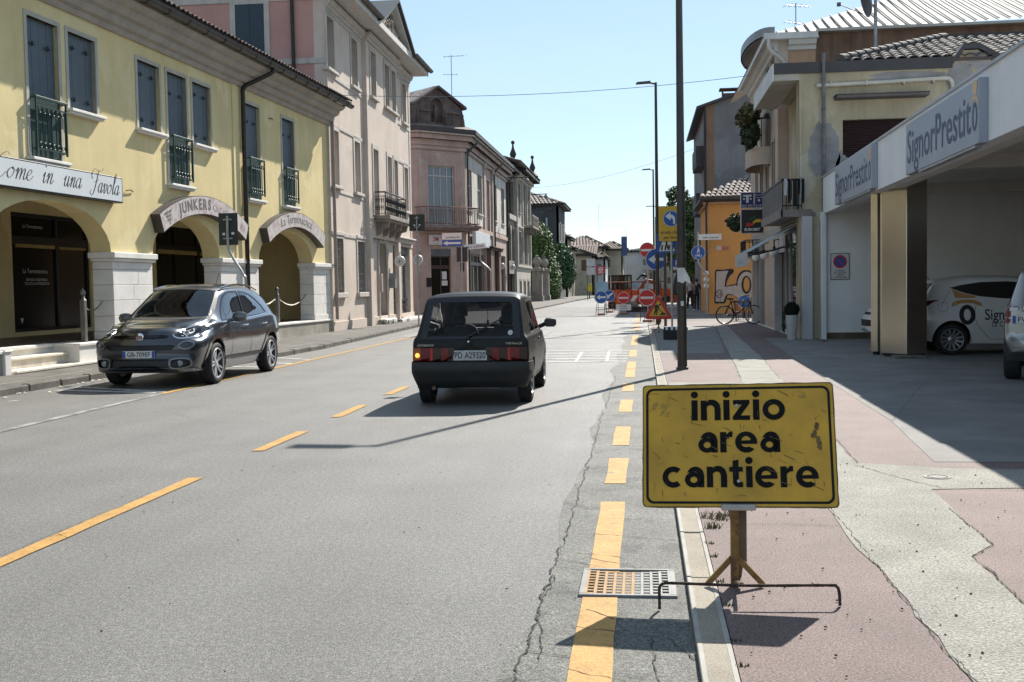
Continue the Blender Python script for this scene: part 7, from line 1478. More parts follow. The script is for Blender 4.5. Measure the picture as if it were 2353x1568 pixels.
q = MB(); y1.line(q, [(.70, .80), (.70, .575)], 'B', .008, .003); y1.line(q, [(-.70, .80), (-.70, .575)], 'B', .008, .003); y1.line(q, [(.71, .75), (-.71, .75)], 'B', .01, .003); y1.line(q, [(.73, .56), (-.73, .56)], 'B', .014, .003); obj('tailgate_seam', q, DARK, t, smooth=0)
q = MB(); N = 14
prof = [(-.0, .56), (-.05, .558), (-.066, .535), (-.07, .47), (-.062, .425), (-.055, .41), (-.045, .34), (-.01, .26), (.03, .235)]
for (yy, dx) in [(.76, .42), (.765, .12), (.74, .03), (.68, 0), (0, 0), (-.68, 0), (-.74, .03), (-.765, .12), (-.76, .42)]: q.v += [(-1.66+dx+px*(1 if abs(yy) < .75 else .25), yy*(1-.10*max(0, .42-pz)/.2), pz) for px, pz in prof]
n = len(prof); q.f = [(i*n+j, i*n+j+1, (i+1)*n+j+1, (i+1)*n+j) for i in range(8) for j in range(n-1)]; q.m = [0]*len(q.f)
obj('rear_bumper', q, mat('black_bumper', (.012, .0125, .012), .6, 0, .25, 6), t, smooth=50)
for y_, s_, l in ((.56, 'AUTOBIANCHI', .2), (-.55, 'Y10 Fire LX', .2)):
    h = y1.hit((y_, .785 if y_ < 0 else .77), 'B', .004)[0]; q = MB(); q.box(-.125, .125, -.004, 0, -.022, .026, .003); b_ = obj('badge', q, BGLOSS, t, T(h.x, h.y, h.z, rad(-90)), 0); q = MB(); put_text(q, s_, 0, -.012, .026, -.0055, width=.2); obj('lettering', q, CHR, b_, smooth=0)
h = y1.hit((.02, .81), 'B', .004)[0]; q = MB(); q.lathe([(0, .006), (.012, .004), (.015, 0)], 10, T(h.x, h.y, h.z) @ Matrix.Rotation(rad(-90), 4, 'Y')); obj('lock', q, CHR, t)
a_ = y1.hit((.03, .86), 'B', .02)[0]; b_ = y1.hit((-.36, 1.06), 'B', .025)[0]; q = MB(); q.tube([a_, a_.lerp(b_, .5), b_], .011, 6); q.tube([a_.lerp(b_, .35), b_.lerp(a_, -.1)], .006, 4); q.tube([a_-Vector((0, 0, .03)), a_+Vector((-.01, 0, 0))], .022, 8); obj('rear_wiper', q, BPL, t)
h = y1.hit((-.51, .92), 'B', .002); q = MB(); y1.decal(q, disc_pts(-.50, .915, .032, 14), [tuple(range(14))], 'B', .003); obj('sticker', q, mat('white_sticker', (.5, .5, .48), .6), t, smooth=0)
q = MB(); y1.line(q, [(.56, .845), (-.56, .845)], 'B', .012, .003); obj('window_seam', q, DARK, t, smooth=0)
q = MB(); q.tube(catmull([(-1.2, .45, .26), (-1.55, .46, .25), (-1.72, .46, .235)], 4), .026, 8); obj('exhaust', q, mat('rusty_steel', (.12, .08, .06), .6, .5, .3, 12), t)
obj('car_body', y1.rest(), BK, t, smooth=50)
for x in (FWX, RWX):
    for sg in (1, -1): wheel(t, wm(x, sg*.64, WR, sg > 0), WR, .175, .66, 7, False, mat('silver_rim', (.34, .34, .34), .35, .7), DALU, True, .05)
q = MB(); q.box(-1.5, 1.3, -.66, .66, .28, .36, .01); q.box(.55, .9, -.62, .62, .72, .90, .05); q.box(-1.42, -.9, -.62, .62, .36, .80, .03)
for y in (-.33, .33): q.box(-.40, .05, y-.22, y+.22, .36, .56, .06); q.box(-.46, -.35, y-.2, y+.2, .5, .96, .06); q.box(-.47, -.39, y-.1, y+.1, .97, 1.1, .04)
q.box(-.95, -.82, -.6, .6, .4, .88, .06); q.tube([(.42+.02*math.cos(a), .33+.16*math.cos(a), .80+.15*math.sin(a)) for a in [k*math.pi/8 for k in range(16)]], .016, 6, True); obj('interior', q, mat('car_interior', (.03, .03, .032), .8), t, smooth=30)
q = MB(); q.box(.17, .19, -.13, .13, 1.19, 1.265, .015); q.tube([(.22, 0, 1.3), (.18, 0, 1.24)], .01, 5); q.tube([(.17, 0, 1.19), (.17, 0, 1.02)], .004, 4); q.box(.155, .185, -.015, .015, .94, 1.03, .008); obj('rear_view_mirror', q, BPL, t, smooth=30)
# ---------------------------------------------------------------- white hatchbacks and the silver off-roader under the canopy
def hatch_st(): return [(-1.80, .34, .70, .78, .66, .74, .98, .58, 1.16, 1.20), (-1.70, .27, .74, .81, .66, .77, 1.0, .58, 1.32, 1.37), (-1.3, .23, .78, .845, .64, .80, .99, .58, 1.42, 1.48), (-.8, .21, .78, .845, .64, .80, .97, .59, 1.45, 1.52), (-.1, .20, .78, .84, .64, .80, .95, .60, 1.43, 1.51), (.3, .20, .78, .84, .64, .80, .94, .61, 1.36, 1.45), (.75, .20, .78, .84, .64, .80, .93, .66, 1.14, 1.22), (1.05, .20, .78, .84, .64, .79, .915, .68, .97, 1.03), (1.3, .21, .78, .835, .62, .75, .87, .62, .91, .975), (1.65, .23, .76, .81, .58, .66, .78, .52, .82, .87)]
def bendP(c):
    if c.x < -1.5: k = min(1, (-1.5-c.x)/.4); c.x += k*.35*max(0, (c.z-1.0)/.45)
    if c.x > 1.5: k = min(1, (c.x-1.5)/.4); c.x -= k*.16*max(0, (c.z-.55)/.3)
WPAINT_ = mat('white_car_paint', (.74, .73, .70), .25, 0, .02, 3, coat=.8)
def white_hatch(label, loc, rz, decals):
    c = Car(hatch_st(), .36, .20, 2.4, 2.8, bendP, 60, 40); t = thing('white_hatchback', label, 'car', loc, rz)
    arches(c, t, (1.26, -1.25), .345, .32, .84)
    SW = [(.80, 1.03), (.45, 1.26), (.22, 1.355), (-.2, 1.395), (-.7, 1.385), (-1.05, 1.335), (-1.26, 1.285), (-.98, 1.18), (-.72, 1.115), (-.3, 1.07)]
    for v in 'LR':
        obj('side_window', c.take(SW, v, .002, .1), CARGL, t, smooth=60)
        q = MB(); c.line(q, [(.70, .96), (.68, .5), (.55, .30), (-.55, .30), (-.78, .55), (-.86, .75), (-.80, 1.02)], v, .009, .003); c.line(q, [(-1.46, .9), (-1.38, 1.05), (-1.25, 1.25)], v, .006, .003); obj('door_seam', q, mat('seam_grey', (.12, .12, .12), .8), t, smooth=0)
        TL = smoothpoly([(-1.86, .98), (-1.7, 1.04), (-1.48, 1.055), (-1.6, 1.01), (-1.78, .9)], 3); obj('tail_light', c.take(TL, v, .004, -.05), RL, t, smooth=60)
        HLs = smoothpoly([(1.85, .70), (1.6, .76), (1.42, .84), (1.55, .86), (1.78, .78)], 3); obj('headlight', c.take(HLs, v, .002, -.05), LENS, t, smooth=60)
    obj('windscreen', c.take([(-.62, .98), (.62, .98), (.55, 1.38), (.48, 1.43), (-.48, 1.43), (-.55, 1.38)], 'F', .002, .15), CARGL, t, smooth=60)
    obj('rear_window', c.take([(-.55, 1.08), (.55, 1.08), (.5, 1.38), (-.5, 1.38)], 'B', .002, .1), CARGL, t, smooth=60)
    for P in ([(-.6, .40), (.6, .40), (.55, .55), (-.55, .55)], [(-.45, .66), (.45, .66), (.42, .72), (-.42, .72)]): obj('intake', c.take(P, 'F', .002, .1), BPL, t, smooth=40)
    if decals:
        OR = mat('decal_orange', (.52, .27, .10), .4); v = 'R'
        q = MB(); q2 = MB()
        for cx, mb, pts, hole in ((0, q, [(-1.22, 1.255), (-1.17, 1.09), (-.80, 1.085), (-.80, 1.125), (-.98, 1.165)], None), (0, q, [(-1.28, .93)]+[(-.98+.28*math.cos(a), .95+.11*math.sin(a)) for a in [math.pi*(1-i/14) for i in range(15)]]+[(-.68, .92), (-.75, .94)]+[(-.98+.2*math.cos(a), .94+.05*math.sin(a)) for a in [math.pi*i/10 for i in range(11)]], None), (0, q2, disc_pts(-.98, .77, .15, 26, .19), disc_pts(-.98, .77, .065, 22, .11))):
            m_ = MB(); m_.poly(pts[::-1] if sum(pts[i-1][0]*pts[i][1]-pts[i][0]*pts[i-1][1] for i in range(len(pts))) < 0 else pts, [hole] if hole else []); c.decal(mb, [(p[0], p[2]) for p in m_.v], m_.f, v, .004)
        obj('decal_hat', q, OR, t, smooth=0); m_ = MB(); put_text(m_, 'SignorPrestito', -.66, .67, .2, 0, .8, 'l', .012); obj('decal_letter', q2, INK, t, smooth=0); q2 = MB(); c.decal(q2, [(p[0], p[2]) for p in m_.v], m_.f, v, .004); obj('decal_lettering', q2, INK, t, smooth=0, kind='stuff'); q2 = MB(); m_ = MB(); put_text(m_, 'La Cessione del Quinto', -.53, .54, .1, 0, .8, 'l'); c.decal(q2, [(p[0], p[2]) for p in m_.v], m_.f, v, .004); obj('decal_lettering', q2, INK, t, smooth=0, kind='stuff')
        q = MB(); c.line(q, disc_pts(-1.42, .92, .09, 16), 'R', .006, .003, True); obj('fuel_flap', q, mat('seam_grey', (.12, .12, .12), .8), t, smooth=0)
        q = MB(); q.tube([(-1.45, 0, 1.44), (-1.75, -.02, 1.72)], .007, 5); obj('aerial', q, BPL, t)
    obj('car_body', c.rest(), WPAINT_, t, smooth=50)
    for x in (1.26, -1.25):
        for sg in (1, -1): wheel(t, wm(x, sg*.73, .30, sg > 0), .30, .19, .72, 12, True, mat('silver_rim', (.34, .34, .34), .35, .7), DALU, False, .022)
white_hatch('white hatchback with orange hat decal and dark lettering on its side, under the canopy', (7.12, 22.75, .035), 0, True)
white_hatch('white car showing only its nose left of the steel columns', (7.15, 26.7, .035), rad(180), False)
SIL = mat('silver_paint', (.36, .36, .35), .28, .5, .03, 20, coat=.8)
st = [(-1.9, .42, .78, .86, .72, .83, 1.05, .66, 1.55, 1.60), (-1.6, .34, .80, .89, .72, .85, 1.06, .66, 1.58, 1.64), (-.8, .30, .80, .90, .72, .86, 1.06, .66, 1.60, 1.67), (.2, .30, .80, .90, .72, .86, 1.05, .66, 1.56, 1.63), (.9, .30, .80, .90, .72, .86, 1.04, .72, 1.16, 1.23), (1.2, .30, .80, .89, .72, .84, 1.02, .72, 1.06, 1.12), (1.85, .34, .78, .86, .66, .74, .92, .6, .97, 1.0)]
def bendD(c):
    if c.x < -1.4: k = min(1, (-1.4-c.x)/.5); c.x += k*.26*max(0, (c.z-1.05)/.5)
    if c.x < -1.6 and c.z < .62: c.x -= .06
du = Car(st, .28, .14, 2.6, 4., bendD, 50, 40); t = thing('silver_suv', 'silver off-roader cut off by the right edge, tail towards the camera', 'car', (6.50, 17.68, .035), rad(70))
arches(du, t, (1.33, -1.33), .39, .36, .89)
obj('rear_window', du.take([(-.62, 1.12), (.62, 1.12), (.55, 1.5), (-.55, 1.5)], 'B', .003, .1), CARGL, t, smooth=60)
for v in 'LR': obj('side_window', du.take([(.75, 1.10), (.3, 1.46), (-1.1, 1.5), (-1.45, 1.42), (-1.5, 1.12)], v, .003, .1), CARGL, t, smooth=60)
for sg in (1, -1):
    P = smoothpoly([(sg*.87, .86), (sg*.79, .84), (sg*.78, 1.0), (sg*.79, 1.2), (sg*.86, 1.18)], 3); obj('tail_light', du.take(P, 'B', .004, -.1), mat('tail_clear_red', (.16, .05, .05), .1, 0, .3, 12), t, smooth=60)
    h_ = MB(); du.line(h_, [(sg*.84, 1.02), (sg*.69, 1.02)], 'B', .05, .008); du.line(h_, [(sg*.84, .9), (sg*.69, .9)], 'B', .02, .008); obj('tail_light_insert', h_, mat('lamp_white', (.6, .62, .64), .2), t, smooth=0)
h = du.hit((0, .9), 'B', .0)[0]; plate(t, T(h.x-.02, .50, .88, rad(-90)), 'FV 385RJ', .52, .11)
q = MB(); m_ = MB(); put_text(m_, 'DUSTER', 0, 0, .06, 0, 1.6); du.decal(q, [(-(p[0])*1.0+.50, p[2]+1.0) for p in m_.v], [f[::-1] for f in m_.f], 'B', .006); q2 = MB(); du.line(q2, [(.66, 1.03), (-.3, 1.03)], 'B', .1, .004); obj('nameplate_bar', q2, mat('satin_silver', (.22, .22, .22), .35, .6), t, smooth=0); obj('lettering', q, BGLOSS, t, smooth=0)
q = MB(); du.line(q, [(.8, .42), (0, .40), (-.8, .42)], 'B', .16, .012); obj('bumper_guard', q, BPL, t, smooth=0)
obj('car_body', du.rest(), SIL, t, smooth=50)
for x in (1.33, -1.33):
    for sg in (1, -1): wheel(t, wm(x, sg*.78, .345, sg > 0), .345, .22, .68, 6, False, mat('silver_rim', (.34, .34, .34), .35, .7), DALU, False, .06)
# ================================================================= STREET FURNITURE, SIGNS, PEOPLE
POLE = mat('dark_bronze_pole', (.055, .048, .040), .5, .35, .2, 3, streak=.3, stcol=(.10, .08, .06)); GALV = mat('galvanised_post', (.36, .36, .36), .4, .7, .12, 6); DGREY = mat('sign_back_grey', (.10, .105, .105), .5, .3, .1, 4); WOODP = mat('brown_pole', (.085, .07, .055), .8, 0, .2, 4)
def lamp_post(x, y, h, r0, r1, lab, arm=.75, z=H, group='street lamp posts along the right kerb'):
    t = thing('street_lamp', lab, 'street lamp', (x, y, z), 0, group)
    q = MB(); q.tube([(0, 0, 0), (0, 0, .02), (0, 0, h)], [r0, r0, r1], 14); q.tube([(0, 0, 1.18), (0, 0, 1.2)], r0*.99+.006, 14); q.lathe([(r0*1.25, 0), (r0*1.25, .03), (r0, .05)], 14); obj('pole', q, POLE, t, smooth=50)
    q = MB(); q.tube([(.02, 0, h-.05), (-arm*.35, 0, h+.0)], r1*.8, 8); obj('arm', q, POLE, t)
    q = MB(); q.add([(-arm*.3, -.1, h-.02), (-arm*.3, .1, h-.02), (-arm-.1, .14, h-.03), (-arm-.1, -.14, h-.03), (-arm*.3, -.07, h+.06), (-arm*.3, .07, h+.06), (-arm-.05, .09, h+.03), (-arm-.05, -.09, h+.03)], [(3, 2, 1, 0), (4, 5, 6, 7), (0, 1, 5, 4), (1, 2, 6, 5), (2, 3, 7, 6), (3, 0, 4, 7)]); obj('lamp_head', q, POLE, t, smooth=0)
    return t
lp = lamp_post(.66, 18.9, 8.2, .083, .045, 'tall dark lamp post nearest the camera, running out of the top of the frame', .75)
q = MB(); q.add([(-.075, -.086, 1.72), (.05, -.09, 1.72), (.06, -.09, 1.5), (.02, -.088, 1.46), (-.07, -.086, 1.49)], [(0, 4, 3, 2, 1)]); q.add([(.05, -.092, 1.70), (.13, -.1, 1.55), (.15, -.1, 1.44), (.06, -.095, 1.5)], [(0, 3, 2, 1)]); obj('torn_notice', q, mat('paper', (.6, .6, .58), .8), lp, smooth=0)
q = MB(); q.box(-.02, .03, -.086, -.083, 1.08, 1.16); obj('sticker', q, mat('paper', (.6, .6, .58), .8), lp, smooth=0)
lamp_post(.55, 40, 8.6, .075, .045, 'slender lamp post behind the yellow closed road sign', .6)
lamp_post(.75, 70, 8.6, .075, .045, 'third lamp post, its head just right of the tall one', .6)
lamp_post(1.4, 103, 8.6, .08, .05, 'small distant lamp post head above the yellow sign', .9)
# ---- lettering in heavy rounded type for the big board
def sign_disc(par, z, r, M, rim=SWH, face=BLUE, name='sign_plate'):
    q = MB(); q.poly(disc_pts(0, z, r, 32), [], .012, T(0, -.002)); p = obj(name, q, DGREY, par, M, 0)
    q = MB(); q.poly(disc_pts(0, z, r*.985, 32), [], 0, T(0, -.004)); obj('rim', q, rim, p, smooth=0)
    q = MB(); q.poly(disc_pts(0, z, r*.93, 32), [], 0, T(0, -.006)); obj('face', q, face, p, smooth=0); return p
def arrow_left(par, z, r, rot=0.):
    q = MB(); P = [(-.72, 0), (-.16, .42), (-.16, .14), (.74, .14), (.74, -.14), (-.16, -.14), (-.16, -.42)]; c, s_ = math.cos(rot), math.sin(rot)
    P = [((a*c-b*s_)*r, z+(a*s_+b*c)*r) for a, b in P][::-1]; q.poly(P, [], 0, T(0, -.008)); obj('arrow', q, SWH, par, smooth=0)
def no_entry(par, z, r, M, name='sign_plate'):
    p = sign_disc(par, z, r, M, SWH, RED, name); q = MB(); q.box(-r*.78, r*.78, -.0085, -.006, z-r*.14, z+r*.14); obj('bar', q, SWH, p, smooth=0); return p
def stand(par, w, z0, h, mt, M=None):
    q = MB()
    for sx in (-1, 1): q.box(-.012+sx*w*.5, .012+sx*w*.5, -.01, .02, .0, h) if 0 else q.tube([(sx*w*.58, -.02, 0), (sx*w*.38, 0, h)], .014, 5); q.tube([(sx*w*.35, .5, 0), (sx*w*.3, .02, h*.9)], .012, 5)
    q.tube([(-w*.48, -.01, h*.45), (w*.48, -.01, h*.45)], .012, 5); q.tube([(-w*.52, -.015, h*.25), (w*.52, -.015, h*.25)], .010, 5); return obj('stand', q, mt, par, M)
STM = mat('dull_stand_steel', (.09, .085, .08), .6, .4, .3, 9); SAND = mat('sandbag', (.35, .13, .06), .9)
def work_sign(kind, x, y, zc, r, lab, leg=.55, rz=0, group='road work signs on folding stands'):
    t = thing('road_sign', lab, 'road sign', (x, y, .008), rz, group); stand(t, r*1.5, 0, zc, STM)
    M_ = T(0, -.03, 0)
    if kind == 'left': p = sign_disc(t, zc, r, M_); arrow_left(p, zc, r)
    elif kind == 'downleft': p = sign_disc(t, zc, r, M_); arrow_left(p, zc, r, rad(35))
    elif kind == 'ne': no_entry(t, zc, r, M_)
    q = MB(); q.box(-.2, .2, .0, .25, .0, .08, .03); obj('sandbag', q, SAND, t); return t
work_sign('left', -2.0, 54, .88, .31, 'blue left arrow disc on a folding stand at the far left of the barrier')
work_sign('downleft', -1.75, 59, .9, .31, 'blue disc with a diagonal arrow half behind the left arrow disc')
t = work_sign('ne', -.93, 55, .82, .29, 'round red no entry sign on a stand in the middle of the barrier'); 
q = MB(); q.box(-.37, .37, -.05, -.035, .2, .5, .004); pl = obj('panel', q, SWH, t, smooth=0); q = MB(); put_text(q, 'eccetto', 0, .38, .075, -.052, bold=.01); put_text(q, 'frontisti', 0, .27, .075, -.052, bold=.01); obj('lettering', q, INK, pl, smooth=0)
work_sign('ne', .18, 43.6, .95, .32, 'round no entry sign on a stand right behind the triangular sign', rz=rad(-8))
# triangular road works sign near the kerb
t = thing('road_works_sign', 'red and yellow triangular road works sign with a digging figure beside the kerb', 'road sign', (.47, 33.2, H), rad(-4))
tri = lambda s, dz=0: [(-.5*s, .42+dz), (.5*s, .42+dz), (0, .42+dz+.87*s)]
def rtri(s, zc, rr=.05):
    P = [(-.5*s, zc-.289*s), (.5*s, zc-.289*s), (0, zc+.577*s)]; out = []
    for i in range(3):
        a, b, c = Vector(P[i-1]), Vector(P[i]), Vector(P[(i+1) % 3]); u = (a-b).normalized()*rr*2; v = (c-b).normalized()*rr*2
        out += [tuple(b+u), tuple(b+u*.3+v*.3), tuple(b+v)]
    return out
zc = .66
q = MB(); q.poly(rtri(.88, zc), [], .02, T(0, -.03)); pt = obj('sign_plate', q, mat('sign_orange_edge', (.55, .16, .03), .5), t, smooth=0)
q = MB(); q.poly(rtri(.86, zc), [], 0, T(0, -.032)); obj('red_border', q, RED, pt, smooth=0)
q = MB(); q.poly(rtri(.56, zc, .02), [], 0, T(0, -.035)); obj('yellow_field', q, mat('sign_yellow', (.62, .36, .02), .5), pt, smooth=0)
q = MB()
def blobpoly(P): q.poly([(p[0], zc+p[1]) for p in P], [], 0, T(0, -.038))
q.poly(disc_pts(.045, zc+.175, .032, 14), [], 0, T(0, -.038))
for P in ([(-.10, .16), (-.05, .19), (.02, .15), (-.03, .06), (-.09, .03), (-.12, .08)], [(-.10, .04), (-.05, .06), (-.07, -.04), (-.11, -.13), (-.145, -.13), (-.12, -.03)], [(-.06, .05), (-.01, .06), (-.02, -.05), (-.04, -.13), (-.075, -.13), (-.06, -.04)], [(-.02, .15), (.02, .13), (.03, .03), (.0, .02)], [(-.01, .06), (.01, .07), (.13, -.06), (.115, -.075)], [(.03, -.13), (.25, -.13), (.2, -.08), (.13, -.045), (.08, -.08)]):
    if sum(P[i-1][0]*P[i][1]-P[i][0]*P[i-1][1] for i in range(len(P))) < 0: P = P[::-1]
    blobpoly(P)
obj('digger_figure', q, INK, pt, smooth=0)
q = MB(); q.tube([(0, -.005, .12), (0, 0, .42)], .02, 6); q.tube([(0, 0, .18), (-.2, -.12, 0)], .012, 5); q.tube([(0, 0, .18), (.2, -.12, 0)], .012, 5); q.tube([(0, 0, .18), (0, .25, 0)], .012, 5); q.box(-.08, .08, -.02, .02, .3, .42); obj('stand', q, mat('rusty_iron', (.14, .06, .03), .8, .2), t)
# post with the yellow closed road sign, crossing sign, black ballast block
t = thing('road_closed_sign', 'yellow road closed sign with a blue left turn disc on a galvanised post', 'road sign', (.98, 37.4, H))
q = MB(); q.tube([(0, 0, 0), (0, 0, 4.05)], .035, 10); obj('post', q, GALV, t)
q = MB(); q.box(-.43, .45, -.06, -.04, 2.86, 4.04, .01); p = obj('sign_plate', q, mat('black_plate_edge', (.03, .03, .03), .5), t, T(0, 0, 0), 0)
q = MB(); q.box(-.415, .435, -.064, -.058, 2.875, 4.025); obj('yellow_face', q, mat('sign_yellow', (.62, .36, .02), .5), p, smooth=0)
p2 = sign_disc(p, 3.62, .27, T(.0, -.066)); q = MB(); q.poly([(-.2, 3.7), (-.02, 3.84), (-.02, 3.76), (.05, 3.74), (.115, 3.68), (.13, 3.6), (.13, 3.44), (.06, 3.44), (.06, 3.58), (.03, 3.63), (-.02, 3.65), (-.02, 3.56)][::-1], [], 0, T(0, -.008)); obj('turn_arrow', q, SWH, p2, smooth=0)
q = MB(); put_text(q, 'strada chiusa', .01, 3.12, .105, -.067, width=.74, bold=.015); put_text(q, 'per lavori', .01, 2.95, .105, -.067, width=.52, bold=.015); obj('lettering', q, INK, p, smooth=0)
t = thing('crossing_sign', 'blue pedestrian crossing sign mounted behind the yellow sign', 'road sign', (.78, 38.3, H), 0)
q = MB(); q.tube([(0, 0, 0), (0, 0, 3.1)], .05, 10); obj('post', q, WOODP, t); q = MB(); q.box(-.28, .42, -.09, -.07, 2.5, 3.16, .01); p = obj('sign_plate', q, BLUE, t, smooth=0)
q = MB(); q.poly([(-.2, 2.57), (.34, 2.57), (.17, 3.06), (-.03, 3.06)], [], 0, T(0, -.094)); obj('white_field', q, SWH, p, smooth=0)
q = MB()
for i in range(4): x = -.11+i*.12; q.add([(x-.03, -.097, 2.6), (x+.03, -.097, 2.6), (x+.05, -.097, 2.78), (x+.0, -.097, 2.78)], [(0, 1, 2, 3)])
q.poly(disc_pts(.08, 2.99, .03, 10), [], 0, T(0, -.097)); q.add([(.02, -.097, 2.8), (.08, -.097, 2.8), (.11, -.097, 2.95), (.05, -.097, 2.95)], [(0, 1, 2, 3)]); q.add([(.08, -.097, 2.64), (.13, -.097, 2.66), (.09, -.097, 2.82), (.04, -.097, 2.82)], [(0, 1, 2, 3)]); obj('figure', q, INK, p, smooth=0)
t = thing('ballast_block', 'black rubber ballast block with white stripes at the foot of the sign post', 'ballast', (.74, 28.9, H))
q = MB(); q.box(-.21, .21, 0, .32, .0, .25, .02); q.box(-.2, .2, .02, .3, .25, .33, .02); b_ = obj('block', q, mat('black_rubber', (.014, .014, .015), .7, 0, .2, 9), t, smooth=0)
q = MB()
for x in (-.13, .0, .12): q.box(x-.025, x+.04, .015, .305, .255, .334)
obj('white_stripe', q, SWH, b_, smooth=0)
q = MB(); q.lathe([(0, 0)], 3) if 0 else None; q = MB(); q.lathe([(0, 0), (.1, .02), (.12, .1), (.06, .16), (0, .17)], 10, T(1.25, 34, H)); tag(obj('cable_reel', q, BPL), 'small dark round base beside the sign post', 'base')
t = thing('no_entry_sign', 'high red no entry disc on a thin grey post', 'road sign', (.22, 46, H)); q = MB(); q.tube([(0, 0, 0), (0, 0, 3.1)], .03, 8); obj('post', q, GALV, t); no_entry(t, 2.85, .32, T(0, -.05))
t = thing('left_arrow_sign', 'high blue left arrow disc half hidden by the lamp post', 'road sign', (.52, 40.9, H)); q = MB(); q.tube([(.0, 0, 0), (0, 0, 3.9)], .035, 8); obj('post', q, mat('dark_pipe', (.03, .028, .028), .5), t); p = sign_disc(t, 2.35, .40, T(0, -.13)); arrow_left(p, 2.35, .40)
# foot and cycle path sign with the street name
t = thing('path_sign', 'blue foot and cycle path disc on a bent grey post by the orange house', 'road sign', (3.0, 52.6, 0)); q = MB(); q.tube(catmull([(.0, 0, 0), (0, 0, 1.6), (0, 0, 1.9), (-.15, 0, 2.1), (-.35, 0, 2.4), (-.38, 0, 2.6), (-.38, 0, 3.9)], 5), .045, 10); obj('post', q, GALV, t)
p = sign_disc(t, 2.92, .33, T(-.38, -.06)); q = MB(); z0 = 2.92
q.poly(disc_pts(0, z0+.22, .03, 10), [], 0, T(0, -.009)); q.add([(-.04, -.009, z0+.08), (.03, -.009, z0+.08), (.035, -.009, z0+.18), (-.03, -.009, z0+.18)], [(0, 1, 2, 3)]); q.add([(-.08, -.009, z0-.03), (-.045, -.009, z0-.03), (.0, -.009, z0+.08), (-.04, -.009, z0+.08)], [(0, 1, 2, 3)]); q.add([(.04, -.009, z0-.03), (.07, -.009, z0-.03), (.03, -.009, z0+.08), (-.01, -.009, z0+.08)], [(0, 1, 2, 3)]); q.add([(.02, -.009, z0+.1), (.07, -.009, z0+.07), (.08, -.009, z0+.09), (.03, -.009, z0+.17)], [(0, 1, 2, 3)])
for sx in (-1, 1): q.poly(disc_pts(sx*.1, z0-.16, .065, 14), [disc_pts(sx*.1, z0-.16, .045, 12)], 0, T(0, -.009))
q.add([(-.1, -.009, z0-.15), (-.02, -.009, z0-.08), (.07, -.009, z0-.08), (.0, -.009, z0-.17)], [(0, 3, 2, 1)]); obj('figure', q, SWH, p, smooth=0)
t = thing('street_name_sign', 'white street name plate on the post beside the orange house', 'sign', (3.0, 52.5, 0)); q = MB(); q.box(-.38, .68, -.11, -.085, 3.50, 3.77, .005); p = obj('sign_plate', q, SWH, t, smooth=0); q = MB(); put_text(q, 'delle ceramiche', .2, 3.57, .085, -.112, width=.72, bold=.012); put_text(q, 'via', .56, 3.69, .035, -.112); obj('lettering', q, INK, p, smooth=0)
t = thing('parking_sign', 'small blue parking sign behind the big pole', 'road sign', (2.3, 74, H)); q = MB(); q.tube([(0, 0, 0), (0, 0, 3.2)], .05, 8); obj('post', q, DGREY, t); q = MB(); q.box(-.28, .28, -.07, -.05, 2.35, 3.1); p = obj('sign_plate', q, BLUE, t, smooth=0); q = MB(); put_text(q, 'P', 0, 2.66, .32, -.072, bold=.03); obj('lettering', q, SWH, p, smooth=0); q = MB(); q.box(-.27, .27, -.074, -.07, 2.36, 2.56); obj('panel', q, SWH, p, smooth=0)
for k in range(3):
    t = thing('lamp_cluster', ['round white lamp on the post by the orange house, top', 'round white lamp on the post by the orange house, middle', 'round white lamp on the post by the orange house, bottom'][k], 'lamp', (3.0, 53.1, 1.95-.3*k)); q = MB(); q.lathe([(0, -.13), (.1, -.09), (.14, 0), (.1, .09), (0, .13)], 12); obj('globe', q, mat('opal_globe', (.62, .61, .58), .25), t, smooth=60)
# the big yellow board, foreground
t = thing('construction_board', 'scratched yellow board with black lettering on a rusty foot at the near kerb', 'road sign', (.447, 5.02, .04), rad(1.2))
LEAN = rad(-20)
BM = T(.005, .27, .382) @ Matrix.Rotation(rad(-6), 4, 'Z') @ Matrix.Rotation(rad(-1.2), 4, 'Y') @ Matrix.Rotation(LEAN, 4, 'X') @ Matrix.Scale(1.06, 4)
YB_ = mat('scratched_yellow_board', (.50, .275, .012), .5, .0, .16, 3.5, .10, 260, .5, grain=.10, gsc=300, patch=((.33, .19, .02), 9, .63), bdist=.002)
def rr_(w, h, z0, r, n=5):
    out = []
    for cx, cz, a0 in ((w/2-r, z0+h-r, 0), (-w/2+r, z0+h-r, 90), (-w/2+r, z0+r, 180), (w/2-r, z0+r, 270)): out += [(cx+r*math.cos(rad(a0+90*i/n)), cz+r*math.sin(rad(a0+90*i/n))) for i in range(n+1)]
    return out
BW, BH_ = .865, .575
rnb = random.Random(3); edge = []
for a, b in zip(rr_(BW, BH_, 0, .022), rr_(BW, BH_, 0, .022)[1:]+rr_(BW, BH_, 0, .022)[:1]):
    k = max(1, int((Vector(b)-Vector(a)).length/.05))
    for i in range(k): p = Vector(a).lerp(Vector(b), i/k); edge.append((p.x+rnb.uniform(-.0018, .0018), p.y+rnb.uniform(-.0018, .0018)))
q = MB(); q.poly(edge, [], .004)
bd = obj('board', q, mat('board_edge', (.12, .085, .02), .6, .2, .3, 20), t, BM, 0)
q = MB(); q.poly(rr_(BW-.012, BH_-.012, .006, .018), [], 0, T(0, -.0015)); obj('board_face', q, YB_, bd, smooth=0)
BKF = mat('worn_black_film', (.008, .008, .0075), .8, 0, .2, 12, spec=.15, patch=((.20, .125, .02), 26, .70)); BKB = mat('worn_black_border', (.008, .010, .008), .7, 0, .2, 12, spec=.2, patch=((.09, .075, .03), 20, .66))
